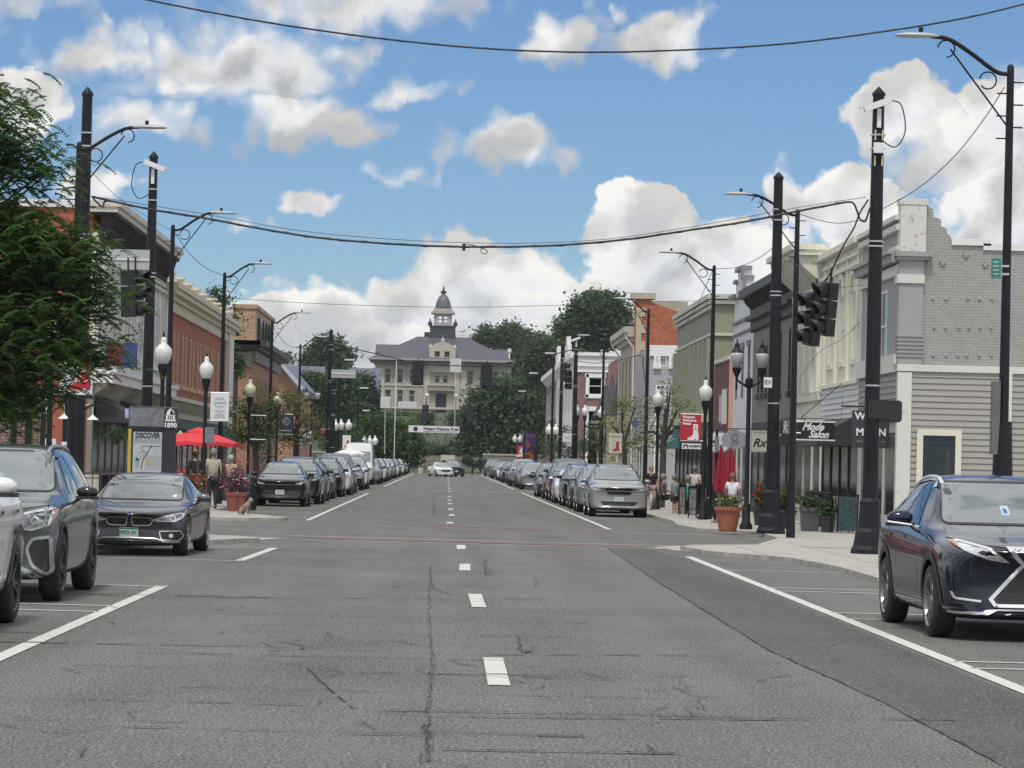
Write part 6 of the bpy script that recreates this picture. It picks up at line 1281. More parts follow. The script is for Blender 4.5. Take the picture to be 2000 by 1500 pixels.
def loft(st, n_sub=2, nose=.2, tail=.12, wmax=None):
    bm = BM(); rings = []; L = st[-1][0]; w0 = max(s[2] for s in st)
    for (y, zl, w, zb, zt, wt) in st:
        e = min(.085, (zt-zb)*.3); zm = zl+(zb-zl)*.52
        half = [(0, zl), (w*.62, zl), (w*.90, zl+.02), (w*.975, zl+.12), (w*1.0, zm), (w*.992, zb-.13), (w*.955, zb-.02), ((w*.955+wt)/2+.012, (zb+zt-e)/2), (wt, zt-e), (wt*.86, zt-e*.25), (wt*.45, zt), (0, zt+.008)]
        ring = [(x, z) for x, z in half]+[(-x, z) for x, z in half[-2:0:-1]]; vs = []
        for x, z in ring:
            yy = y; f = max(0, 1-y/1.1); yy += nose*(abs(x)/w0)**2.2*f; g = max(0, 1-(L-y)/1.0); yy -= tail*(abs(x)/w0)**2.2*g
            vs.append(bm.verts.new((x, yy, z)))
        rings.append(vs)
    n = len(rings[0])
    for a, b in zip(rings, rings[1:]):
        for i in range(n): bm.faces.new((a[i], a[(i+1) % n], b[(i+1) % n], b[i]))
    h = n//2
    for r in (rings[0], rings[-1]):                       # close the ends with strips so they subdivide cleanly
        for i in range(h):
            a, b, c, d = r[i], r[i+1], r[(n-i-1) % n], r[(n-i) % n]
            q = [v for k, v in enumerate((a, b, c, d)) if v not in (a, b, c, d)[:k]]
            if len(q) > 2: bm.faces.new(q)
    return smoothmesh(bm, n_sub)
def inset(poly, d):
    n = len(poly); ar = sum(poly[i][0]*poly[(i+1) % n][1]-poly[(i+1) % n][0]*poly[i][1] for i in range(n)); s = 1 if ar > 0 else -1; out = []
    for i in range(n):
        p, q, r = Vector(poly[i-1]), Vector(poly[i]), Vector(poly[(i+1) % n]); a = (q-p).normalized(); b = (r-q).normalized(); na = Vector((-a.y, a.x))*s; nb = Vector((-b.y, b.x))*s
        m = (na+nb); m = m/max(.35, m.length_squared)*2*d; out.append((q.x+m.x, q.y+m.y))
    return out
def rnd(poly, r, k=4):
    out = []; n = len(poly)
    for i in range(n):
        p, q, s = Vector(poly[i-1]), Vector(poly[i]), Vector(poly[(i+1) % n]); a = (p-q); b = (s-q); ra = min(r, a.length*.45); rb = min(r, b.length*.45); A = q+a.normalized()*ra; B = q+b.normalized()*rb
        for j in range(k+1): t = j/k; c = A*(1-t)**2+q*2*t*(1-t)+B*t*t; out.append((c.x, c.y))
    return out
def patch(name, bvh, polys, axis, mat, parent, off=.006, step=.07, s=1, th=0):
    bm = BM()
    for pl in polys: bm.faces.new([bm.verts.new((a, b, 0)) for a, b in pl])
    xs = [v.co.x for v in bm.verts]; ys = [v.co.y for v in bm.verts]
    for ax, lo, hi in ((0, min(xs), max(xs)), (1, min(ys), max(ys))):
        k = lo+step
        while k < hi:
            pn = Vector((1, 0, 0)) if ax == 0 else Vector((0, 1, 0)); bmesh.ops.bisect_plane(bm, geom=bm.verts[:]+bm.edges[:]+bm.faces[:], plane_co=pn*k, plane_no=pn); k += step
    bmesh.ops.triangulate(bm, faces=[f for f in bm.faces if len(f.verts) > 4])
    dirs = {'F': Vector((0, 1, 0)), 'B': Vector((0, -1, 0)), 'S': Vector((-s, 0, 0)), 'T': Vector((0, 0, -1))}[axis]
    for v in bm.verts:
        a, b = v.co.x, v.co.y; o = {'F': Vector((a, -3, b)), 'B': Vector((a, 9, b)), 'S': Vector((3*s, a, b)), 'T': Vector((a, b, 4))}[axis]
        loc, nr, i, d = bvh.ray_cast(o, dirs)
        if loc is None or (axis == 'S' and (abs(loc.x) < .45 or abs(nr.x) < .4)): loc, nr, i, d = bvh.find_nearest(o+dirs*2.0 if axis != 'S' else Vector((s*.74, a, b)))
        v.co = loc+nr*off if nr.dot(dirs) < 0 else loc-dirs*off
    if axis == 'F' and len(bm.verts):                     # rays that slip past the pillars are brought back to the surface
        md = sorted(v.co.y for v in bm.verts)[len(bm.verts)//2]
        for v in bm.verts:
            if abs(v.co.y-md) > .75: loc, nr, i, d = bvh.find_nearest(Vector((v.co.x, md+.3, v.co.z))); v.co = loc+nr*off
    me = bpy.data.meshes.new(name); bmesh.ops.recalc_face_normals(bm, faces=bm.faces); bm.to_mesh(me); bm.free(); me.materials.append(mat); me.polygons.foreach_set('use_smooth', [True]*len(me.polygons))
    o = bpy.data.objects.new(name, me); col.objects.link(o); o.parent = parent
    return o
def ringp(poly, w):
    q = inset(poly, w); n = len(poly); return [[poly[i], poly[(i+1) % n], q[(i+1) % n], q[i]] for i in range(n)]
def stroke2(pts, w):
    out = []
    for a, b in zip(pts, pts[1:]):
        A, B = Vector(a), Vector(b); d = (B-A).normalized(); n = Vector((-d.y, d.x))*w/2; out.append([tuple(A-n), tuple(B-n), tuple(B+n), tuple(A+n)])
    return out
def mir(poly): return [(-x, z) for x, z in poly][::-1]
def wheel(parent, x, y, r, s, w=.235, spokes=5, rim=None, split=True):
    T = Matrix.Translation((x, y, r)) @ Matrix.Rotation(R(90)*s, 4, 'Y'); bm = BM()
    lathe(bm, [(r*.70, -w/2), (r*.9, -w/2), (r*.975, -w/2+.02), (r, -w/2+.05), (r, w/2-.05), (r*.975, w/2-.02), (r*.9, w/2), (r*.70, w/2), (r*.68, w/2-.03)], n=28, cap=False); bm.transform(T); t = obj('wheel', bm, TYRE, parent, angle=50)
    bm = BM(); lathe(bm, [(.001, w/2-.10), (r*.66, w/2-.10), (r*.69, w/2-.05)], n=24, cap=False); bm.transform(T); obj('brake_disc', bm, TRIM, t)
    bm = BM(); lathe(bm, [(r*.64, w/2-.06), (r*.66, w/2-.008), (r*.705, w/2+.002), (r*.71, w/2-.03)], n=28, cap=False); lathe(bm, [(.001, w/2-.02), (r*.13, w/2-.02), (r*.16, w/2-.04)], n=12, cap=False)
    for k in range(spokes):
        a = 2*math.pi*k/spokes
        for da in ((-.16, .16) if split else (0,)):
            q = Matrix.Rotation(a+da*.5, 4, 'Z'); q2 = Matrix.Rotation(a+da*1.15, 4, 'Z'); ww = .028 if split else .045
            p0, p1 = q @ Vector((r*.1, 0, w/2-.035)), q2 @ Vector((r*.66, 0, w/2-.012)); tr = (p1-p0).normalized().cross(Vector((0, 0, 1)))*ww/2
            prism(bm, [p0-tr*1.2, p1-tr, p1+tr, p0+tr*1.2], (0, 0, -.035))
    bm.transform(T); obj('rim', bm, rim or RIMM, t); return t
def mirror(parent, x, y, z, s, pm, size=(.13, .09, .085), strip=False):
    bm = BM(); bmesh.ops.create_cube(bm, size=2); 
    for v in bm.verts: v.co = Vector((v.co.x*size[0]*(1 if v.co.x*s > 0 else .9), v.co.y*size[1], v.co.z*size[2]*(1 if v.co.x*s < 0 else .8)))
    me = smoothmesh(bm, 2); me.transform(Matrix.Translation((x+s*size[0], y, z)) @ Matrix.Diagonal((1.15, 1.15, 1.15, 1)))
    o = obj('mirror', me, pm, parent, smooth=True); bm = BM(); prism(bm, [(x-s*.03, y-.03, z-.16), (x+s*.12, y-.02, z-.05), (x+s*.12, y+.04, z-.05), (x-s*.03, y+.05, z-.16)], (0, 0, .04)); obj('mirror_foot', bm, TRIM, o)
    bm = BM(); box(bm, x+s*.02, x+s*(size[0]*2), y-size[1]*.9, y+size[1]*.7, z-size[2]*.95, z-size[2]*.55); obj('mirror_shell', bm, TRIM, o)
    if strip: bm = BM(); a = [Vector((x+s*size[0]*2.0, y-size[1]*1.0, z-.045)), Vector((x+s*.06, y-size[1]*1.08, z-.075)), Vector((x-s*.02, y-.06, z-.13))]; tube(bm, a, .012, 5); obj('chrome_strip', bm, CHR, o)
    return o
def car(sp, label, name='parked_car', cat='car', group='cars parked along the kerb'):
    t = thing(name, label, cat, group=group); g = sp.get
    pm = sp['paint']; st = sp['st']; w = max(s[2] for s in st); yf, yr, wr = sp['wheels']
    me = loft(st, nose=g('nose', .2), tail=g('tail', .12)); bm = BM(); bm.from_mesh(me); bvh = BVHTree.FromBMesh(bm); bm.free()
    # wheel arches are cut out of the solid body
    cb = BM()
    for y in (yf, yr):
        for s in (-1, 1): lathe(cb, [(wr+g('gap', .055), -.2), (wr+g('gap', .055), .34)], n=32, T=Matrix.Translation((s*(w-.12), y, wr)) @ Matrix.Rotation(R(90)*s, 4, 'Y'))
    cm = bpy.data.meshes.new('c'); bmesh.ops.recalc_face_normals(cb, faces=cb.faces); cb.to_mesh(cm); cb.free(); co = bpy.data.objects.new('c', cm); col.objects.link(co)
    def fn(o): m = o.modifiers.new('b', 'BOOLEAN'); m.object = co; m.solver = 'EXACT'
    me = modmesh(me, fn); bpy.data.objects.remove(co)
    body = obj('body', me, [pm, TRIM], t, smooth=True)
    for p in me.polygons:
        c = p.center
        for y in (yf, yr):
            if math.hypot(c.y-y, c.z-wr) < wr+g('gap', .055)-.004 and abs(c.x) < w-.0: p.material_index = 1 if (abs(p.normal.x) < .5 or abs(c.x) < w-.2) else p.material_index
        if c.z < g('sillz', .3) and g('clad'): p.material_index = 1
    me.set_sharp_from_angle(angle=R(38))
    # arch lips / cladding
    for y in (yf, yr):
        for s in (-1, 1):
            ra, rb_ = wr+g('gap', .055)-.004, wr+g('gap', .055)+g('lip', .02); pl = []
            for i in range(16):
                a, a2 = R(-12+204*i/16), R(-12+204*(i+1)/16); pl.append([(y+ra*math.cos(a), wr+ra*math.sin(a)), (y+ra*math.cos(a2), wr+ra*math.sin(a2)), (y+rb_*math.cos(a2), wr+rb_*math.sin(a2)), (y+rb_*math.cos(a), wr+rb_*math.sin(a))])
            patch('arch_trim', bvh, pl, 'S', g('archm') or (TRIM if g('clad') else pm), body, off=g('lipoff', .008), s=s, step=.3)
    if g('clad'):
        for s in (-1, 1): patch('sill_trim', bvh, [[(yf+wr+.06, g('cladz', .42)), (yr-wr-.06, g('cladz', .42)), (yr-wr-.06, st[4][1]+.03), (yf+wr+.06, st[4][1]+.03)]], 'S', TRIM, body, s=s, off=.008, step=.3)
    for y in (yf, yr):
        for s in (-1, 1): wheel(t, s*(w-.125), y, wr, s, spokes=g('spokes', 5), rim=g('rim'), split=g('split', True))
    # glass
    ws = rnd(sp['shield'], .06); sh = patch('windshield', bvh, [ws], 'F', g('glass', CGLASS), t, off=.005, step=.09); patch('windshield_seal', bvh, ringp(inset(ws, -.022), .02), 'F', TRIM, sh, off=.006, step=.2)
    for s in (-1, 1):
        for k, pl in enumerate(sp['side']):
            q = rnd(pl, .03, 3); o = patch('side_window', bvh, [q], 'S', SGLASS, t, s=s, off=.005, step=.12)
        if g('chromeline'): patch('window_trim', bvh, stroke2(sp['chromeline'], .022), 'S', CHR, t, s=s, off=.012, step=.3)
        for dy in sp.get('doorlines', []): patch('door_seam', bvh, stroke2(dy, .012), 'S', TRIM, body, s=s, off=.003, step=.3)
        for hy in sp.get('handles', []): patch('door_handle', bvh, [rnd([(hy, sp['hz']), (hy+.2, sp['hz']+.01), (hy+.2, sp['hz']+.04), (hy, sp['hz']+.035)], .015, 2)], 'S', g('handlem', pm), body, s=s, off=.03, step=.3)
        mirror(t, s*sp['mir'][0], sp['mir'][1], sp['mir'][2], s, g('mirpaint', pm), size=g('mirsize', (.12, .08, .075)), strip=g('mirstrip', False))
    if g('rear'): patch('rear_window', bvh, [rnd(sp['rear'], .05)], 'B', SGLASS, t, off=.005, step=.12)
    for s in (-1, 1):
        if g('lamp'):
            pl = sp['lamp'] if s > 0 else mir(sp['lamp']); h = patch('headlight', bvh, [pl], 'F', g('lampm', HLAMP), t, off=.006, step=.06); patch('headlight_rim', bvh, ringp(pl, .012 if not g('lamprim') else .024), 'F', TRIM if not g('lamprim') else g('lamprim'), h, off=.011, step=.1)
            if g('amber'): q = sp['amber'] if s > 0 else mir(sp['amber']); patch('amber_reflector', bvh, [q], 'F', AMB, h, off=.012, step=.1)
            for (cx, cz_3, rr_) in g('bulbs', []):
                c = [(s*cx+rr_*math.cos(2*math.pi*i/14), cz_3+rr_*math.sin(2*math.pi*i/14)) for i in range(14)]; patch('bulb_ring', bvh, ringp(c, rr_*.35), 'F', CHR, h, off=.013, step=.2)
        pl = [(.0+s*w*.6, .62)]
        if g('tail_lamp'): q = sp['tail_lamp'] if s > 0 else mir(sp['tail_lamp']); patch('tail_light', bvh, [q], 'B', M('tail light red', (.25, .01, .01), .2, var=0, coat=1), t, off=.006, step=.08)
        for nm, pl, m_, of in sp.get('both', []): patch(nm, bvh, pl if s > 0 else [mir(p) for p in pl], 'F', m_, t, off=of, step=.07)
    for nm, pl, m_, of in sp.get('front', []): patch(nm, bvh, pl, 'F', m_, t, off=of, step=.06)
    if g('plate'):
        cx, cz_3 = sp['plate'][:2]; hit = bvh.ray_cast(Vector((cx, -3, cz_3)), Vector((0, 1, 0)))[0]; y = hit.y-.03; bm = BM(); box(bm, cx-.155, cx+.155, y-.008, y, cz_3-.078, cz_3+.078); po = obj('number_plate', bm, PLATE, t)
        if len(sp['plate']) > 2:
            gt = M('plate green', (.03, .16, .10), .5, var=0); text(sp['plate'][2], .085, gt, po, Matrix.Translation((cx-.085, y-.010, cz_3-.005)) @ FRONT, bold=.003, sx=.85, ext=.001); text(sp['plate'][3], .085, gt, po, Matrix.Translation((cx+.085, y-.010, cz_3-.005)) @ FRONT, bold=.003, sx=.85, ext=.001)
            bm = BM(); box(bm, cx-.15, cx+.15, y-.0095, y-.0085, cz_3+.05, cz_3+.073); obj('plate_band', bm, gt, po); bm = BM(); lathe(bm, [(.016, 0), (.012, .002)], (cx, y-.0085, cz_3-.005), 8, Matrix.Rotation(R(90), 4, 'X')); obj('plate_emblem', bm, RBN, po)
    if g('rails'):
        for s in (-1, 1):
            y0, y1, xx, zz = sp['rails']; bm = BM(); p = []
            for i in range(9): f = i/8; y = y0+(y1-y0)*f; q = bvh.ray_cast(Vector((s*xx, y, 4)), Vector((0, 0, -1)))[0]; p.append(q+Vector((0, 0, .028 if 0 < i < 8 else -.01)))
            tube(bm, p, .022, 6); obj('roof_rail', bm, g('railm', CHR), t)
    t['_'] = 0; del t['_']
    return t, bvh
def hexgrid(x0, x1, z0, z1, clip, dx=.055, dz=.04, w=.008):
    out = []; z = z0; r = 0
    while z < z1:
        x = x0-(dx/2 if r % 2 else 0)
        while x < x1:
            if clip(x+dx*.3, z): out.append([(x, z), (x+dx*.62, z+.010), (x+dx*.62, z+.010+w), (x, z+w)])
            if clip(x+dx*.8, z+dz/2): out.append([(x+dx*.62, z+.010), (x+dx*.62+w, z+.010), (x+dx+w, z+dz), (x+dx, z+dz)])
            x += dx
        z += dz; r += 1
    return out
# --- dark crossover, nearest right
RXs = dict(paint=paint('midnight blue paint', (.004, .007, .022), .15, .22), wheels=(.97, 3.76, .375), spokes=5, clad=True, sillz=.0, cladz=.36, gap=.05, lip=.075, nose=.30, tail=.22,
 st=[(.0,.30,.74,.80,.90,.50),(.06,.235,.86,.86,.955,.56),(.35,.21,.935,.95,1.01,.66),(.8,.20,.95,1.0,1.075,.74),(1.25,.20,.95,1.03,1.12,.78),(1.5,.20,.95,1.045,1.17,.76),(1.72,.2,.95,1.05,1.29,.72),(2.2,.2,.95,1.06,1.60,.64),(2.55,.2,.95,1.07,1.665,.62),(3.1,.2,.95,1.09,1.685,.61),(3.7,.2,.95,1.12,1.655,.58),(4.2,.22,.94,1.15,1.56,.54),(4.55,.25,.92,1.14,1.36,.55),(4.78,.3,.88,1.05,1.12,.58),(4.89,.4,.8,.9,.98,.55)],
 shield=[(-.70,1.175),(.70,1.175),(.58,1.585),(-.58,1.585)], side=[[(2.10,1.13),(2.98,1.15),(2.98,1.57),(2.68,1.57),(2.46,1.46)],[(3.03,1.15),(3.72,1.19),(3.66,1.53),(3.03,1.57)],[(3.78,1.2),(4.15,1.26),(3.86,1.47),(3.74,1.5)]],
 chromeline=[(1.98,1.105),(3.0,1.125),(3.8,1.17),(4.22,1.26),(3.95,1.46),(3.5,1.585),(2.9,1.615),(2.5,1.60),(2.3,1.52)], doorlines=[[(3.0,1.1),(3.0,.42)],[(1.72,1.05),(1.66,.6),(1.75,.42)],[(3.75,1.12),(3.62,.75),(3.4,.45)]], handles=[2.65,3.5], hz=.98,
 lamp=[(.80,1.00),(.72,1.015),(.48,.945),(.27,.80),(.48,.83),(.70,.90)], amber=[(.80,.99),(.755,1.0),(.735,.925),(.77,.95)], lamprim=CHR, mir=(.92,1.98,1.205), mirsize=(.155,.10,.095), mirstrip=True, rails=(2.35,4.1,.56,0),
 both=[('fog_trim', stroke2([(.83,.50),(.80,.435),(.55,.405)], .022), CHR, .012), ('intake', [[(.86,.54),(.5,.40),(.60,.36),(.84,.38)]], TRIM, .006)],
 front=[('grille', [[(-.31,.93),(.31,.93),(.14,.79),(.45,.43),(.40,.37),(-.40,.37),(-.45,.43),(-.14,.79)]], TRIM, .008), ('grille_frame', ringp([(-.33,.95),(.33,.95),(.16,.79),(.48,.43),(.42,.34),(-.42,.34),(-.48,.43),(-.16,.79)], .04), CHR, .02), ('grille_mesh', hexgrid(-.42, .42, .39, .92, lambda x, z: abs(x) < (.10+(.79-z)*.88 if z < .79 else .10+(z-.79)*1.3)), M('grille mesh', (.08, .085, .09), .3, .6, var=0), .016),
  ('lower_lip', stroke2([(-.84,.30),(-.5,.285),(-.40,.315),(.40,.315),(.5,.285),(.84,.30)], .02), CHR, .014), ('hood_seam', stroke2([(-.80,1.03),(-.5,.965),(-.34,.955),(.34,.955),(.5,.965),(.80,1.03)], .01), TRIM, .004), ('emblem', ringp([(.09*math.cos(a/3), .79+.065*math.sin(a/3)) for a in range(19)][:18], .014), CHR, .03)])
c, bv = car(RXs, 'glossy midnight blue crossover with chrome framed grille, nearest on the right', group='near parked cars'); c.location = (5.98, 30.7, 0); c.rotation_euler = (0, 0, R(1.2))
bm = BM(); hit = bv.ray_cast(Vector((-.35, -3, 1.30)), Vector((0, 1, 0)))
patch('permit_sticker', bv, [[(-.06,1.25),(.03,1.25),(.03,1.35),(-.06,1.35)]], 'F', M('permit white', (.42, .5, .52), .5, var=0), c, off=.009); patch('permit_symbol', bv, [[(-.035,1.27),(.005,1.27),(.005,1.31),(-.035,1.325)]], 'F', M('permit blue', (.05, .15, .3), .5, var=0), c, off=.012)
bm.free()
# --- grey green large suv, left
ATs = dict(paint=paint('grey green paint', (.062, .080, .071), .35, .3), wheels=(.95, 3.93, .40), spokes=5, rim=DARKR, clad=False, gap=.05, lip=.05, archm=TRIM, nose=.24, tail=.12, mirpaint=paint('gloss dark mirror', (.012, .012, .016), .2, .15), mirsize=(.14,.09,.085),
 st=[(.0,.33,.84,.90,1.0,.60),(.07,.27,.93,.98,1.06,.66),(.35,.24,.985,1.05,1.12,.74),(.8,.23,.995,1.08,1.16,.80),(1.25,.23,.995,1.1,1.20,.82),(1.5,.23,.995,1.11,1.26,.78),(1.75,.23,.995,1.12,1.42,.74),(2.15,.23,.995,1.12,1.68,.69),(2.5,.23,.995,1.12,1.75,.68),(3.3,.23,.995,1.13,1.775,.68),(4.2,.24,.99,1.14,1.75,.66),(4.7,.26,.97,1.14,1.64,.64),(4.92,.3,.94,1.1,1.35,.66),(5.05,.36,.9,1.0,1.1,.7),(5.1,.45,.85,.9,.95,.7)],
 shield=[(-.78,1.24),(.78,1.24),(.66,1.67),(-.66,1.67)], side=[[(2.06,1.19),(2.86,1.2),(2.86,1.65),(2.5,1.62),(2.3,1.48)],[(2.93,1.2),(3.78,1.21),(3.78,1.66),(2.93,1.66)],[(3.86,1.22),(4.5,1.24),(4.4,1.58),(3.86,1.65)]],
 doorlines=[[(2.9,1.15),(2.9,.45)],[(1.75,1.1),(1.72,.5)],[(3.82,1.18),(3.75,.75),(3.55,.5)]], handles=[2.55,3.45], hz=1.02, lamp=[(.94,1.06),(.62,1.0),(.50,.99),(.50,.83),(.72,.80),(.90,.86)], lamprim=CHR, lampm=M('headlight smoke', (.26, .28, .30), .1, .2, var=.6, scale=16, coat=1), amber=[(.945,1.03),(.92,1.04),(.89,.88),(.91,.90)], mir=(.97,2.0,1.22), rails=(2.3,4.5,.60,0), railm=M('rail grey', (.25, .27, .28), .3, .5, var=0), bulbs=[(.62,.91,.05),(.75,.92,.045)],
 both=[('intake', [rnd([(.90,.73),(.74,.70),(.68,.60),(.74,.42),(.86,.34),(.91,.38)], .04)], TRIM, .008), ('intake_trim', ringp(rnd([(.93,.76),(.72,.73),(.65,.60),(.72,.40),(.87,.31),(.94,.36)], .05), .035), M('satin silver', (.42, .44, .45), .3, .7, var=0), .016), ('skid_trim', [[(.5,.42),(.60,.42),(.84,.30),(.74,.285)]], M('satin silver'), .012)],
 front=[('grille', [[(-.5,1.0),(.5,1.0),(.46,.74),(-.46,.74)]], TRIM, .008), ('grille_bar', [[(-.5,.90),(.5,.90),(.5,.875),(-.5,.875)]], CHR, .014), ('lower_grille', [[(-.6,.62),(.6,.62),(.5,.4),(-.5,.4)]], TRIM, .008), ('skid_plate', [[(-.5,.38),(.5,.38),(.42,.30),(-.42,.30)]], M('satin silver'), .012), ('hood_seam', stroke2([(-.9,1.09),(-.55,1.03),(.55,1.03),(.9,1.09)], .01), TRIM, .004)])
c, bv = car(ATs, 'large grey green SUV behind the white one, nearest on the left', group='near parked cars'); c.location = (-5.28, 33.95, 0)
# --- dark grey coupe
BMs = dict(paint=paint('graphite paint', (.040, .040, .050), .4, .3), wheels=(.80, 3.61, .332), spokes=5, rim=M('bright alloy', (.42, .42, .44), .25, .8, var=0), gap=.035, lip=.012, nose=.32, tail=.2, clad=False, mirsize=(.13,.085,.075),
 st=[(.0,.26,.66,.60,.68,.42),(.05,.19,.80,.66,.72,.50),(.3,.16,.895,.74,.775,.66),(.75,.15,.913,.80,.835,.76),(1.2,.15,.913,.83,.87,.78),(1.45,.15,.913,.84,.90,.76),(1.7,.15,.913,.86,1.02,.73),(2.15,.15,.913,.88,1.27,.655),(2.5,.15,.913,.89,1.35,.64),(3.0,.15,.913,.90,1.372,.62),(3.5,.15,.913,.92,1.30,.54),(3.95,.16,.905,.95,1.12,.58),(4.35,.2,.88,.96,1.03,.64),(4.57,.25,.84,.90,.97,.66),(4.64,.35,.78,.8,.86,.6)],
 shield=[(-.69,.92),(.69,.92),(.585,1.305),(-.585,1.305)], side=[[(2.08,.93),(3.05,.95),(3.05,1.28),(2.6,1.27),(2.35,1.17)],[(3.1,.95),(3.72,.99),(3.5,1.2),(3.1,1.28)]], chromeline=[(1.95,.905),(3.1,.925),(3.8,.97)], doorlines=[[(1.72,.86),(1.68,.3)],[(3.08,.92),(3.05,.6),(2.95,.3)],[(1.2,.70),(3.6,.74)]], handles=[2.75], hz=.80,
 lamp=rnd([(.86,.70),(.80,.715),(.50,.645),(.36,.60),(.44,.57),(.72,.565),(.83,.62)], .02, 3), lampm=M('headlight smoke'), lamprim=CHR, bulbs=[(.58,.605,.035),(.70,.625,.042)], mir=(.88,1.85,.96), mirpaint=paint('grey mirror paint', (.16, .16, .18), .4), plate=(0,.385,'BWC','J41'),
 both=[('kidney_grille', [rnd([(.03,.645),(.33,.64),(.38,.60),(.33,.51),(.06,.50)], .03)], TRIM, .010), ('kidney_frame', ringp(rnd([(.02,.655),(.34,.65),(.40,.60),(.345,.50),(.05,.49)], .035), .014), CHR, .018), ('kidney_bar', [[(.07+k*.036,.515),(.078+k*.036,.515),(.078+k*.036,.635),(.07+k*.036,.635)] for k in range(8)], M('grille mesh'), .016),
  ('fog_intake', [rnd([(.50,.40),(.80,.41),(.84,.34),(.78,.27),(.55,.28)], .03)], TRIM, .008), ('fog_trim', ringp(rnd([(.48,.415),(.81,.43),(.86,.34),(.79,.255),(.52,.265)], .035), .014), CHR, .016), ('fog_lamp', [[(.68+.035*math.cos(2*math.pi*i/12), .34+.035*math.sin(2*math.pi*i/12)) for i in range(12)]], HLAMP, .018)],
 front=[('lower_intake', [[(-.5,.31),(.5,.31),(.56,.21),(-.56,.21)]], TRIM, .008), ('lower_lip', stroke2([(-.80,.24),(-.56,.25),(-.42,.285),(.42,.285),(.56,.25),(.80,.24)], .018), CHR, .02), ('hood_seam', stroke2([(-.8,.745),(-.45,.68),(0,.675),(.45,.68),(.8,.745)], .008), TRIM, .004),
  ('roundel', [[(.036*math.cos(2*math.pi*i/16), .70+.033*math.sin(2*math.pi*i/16)) for i in range(16)]], M('roundel silver', (.5, .53, .58), .3, .4, var=0), .014), ('roundel_quarter', [[(0,.70),(.026,.70),(.018,.718),(0,.725)], [(0,.70),(-.026,.70),(-.018,.682),(0,.675)]], M('roundel blue', (.05, .22, .55), .3, var=0), .017)])
c, bv = car(BMs, 'dark grey coupe with twin chrome grilles and white number plate, left side', group='near parked cars'); c.location = (-5.17, 50.5, 0); c.rotation_euler = (0, 0, R(-2)); BMROOT = c
patch('toll_sticker', bv, [[(.56+.035*math.cos(a*.5), .97+.02*math.sin(a*.5)) for a in range(12)]], 'F', WHI, c, off=.01)
# --- white suv at the left edge
WSs = dict(ATs); WSs.update(paint=paint('pearl white paint', (.70, .71, .70), .05, .3), archm=TRIM, lip=.10, lipoff=.03, gap=.05, rim=DARKR, mirpaint=paint('pearl white paint', (1, 1, 1)), handlem=TRIM, hz=1.07, handles=[2.55, 3.55], wheels=(.95, 3.80, .41), mirsize=(.16,.10,.10), mir=(1.0,1.55,1.36), clad=True, sillz=.0,
 st=[(.0,.33,.86,1.0,1.08,.6),(.07,.3,.96,1.1,1.16,.7),(.35,.28,1.0,1.16,1.22,.78),(.9,.28,1.02,1.2,1.26,.84),(1.3,.28,1.02,1.22,1.30,.84),(1.5,.28,1.02,1.22,1.45,.74),(1.8,.28,1.02,1.22,1.75,.68),(2.3,.28,1.02,1.22,1.82,.67),(3.3,.28,1.02,1.22,1.83,.66),(4.3,.28,1.02,1.22,1.80,.65),(4.55,.3,1.0,1.2,1.5,.68),(4.68,.35,.96,1.15,1.2,.74),(4.74,.45,.92,1.05,1.1,.74)],
 shield=[(-.78,1.36),(.78,1.36),(.66,1.74),(-.66,1.74)], side=[[(1.9,1.3),(2.75,1.3),(2.75,1.7),(2.1,1.7)],[(2.85,1.3),(3.6,1.3),(3.6,1.7),(2.85,1.7)]], doorlines=[[(2.8,1.2),(2.8,.5)],[(1.7,1.2),(1.7,.5)],[(3.6,1.2),(3.5,.7),(3.25,.5)]])
c, bv = car(WSs, 'white SUV with black wheel arch, cut off by the left picture edge', group='near parked cars'); c.location = (-5.19, 26.45, 0)
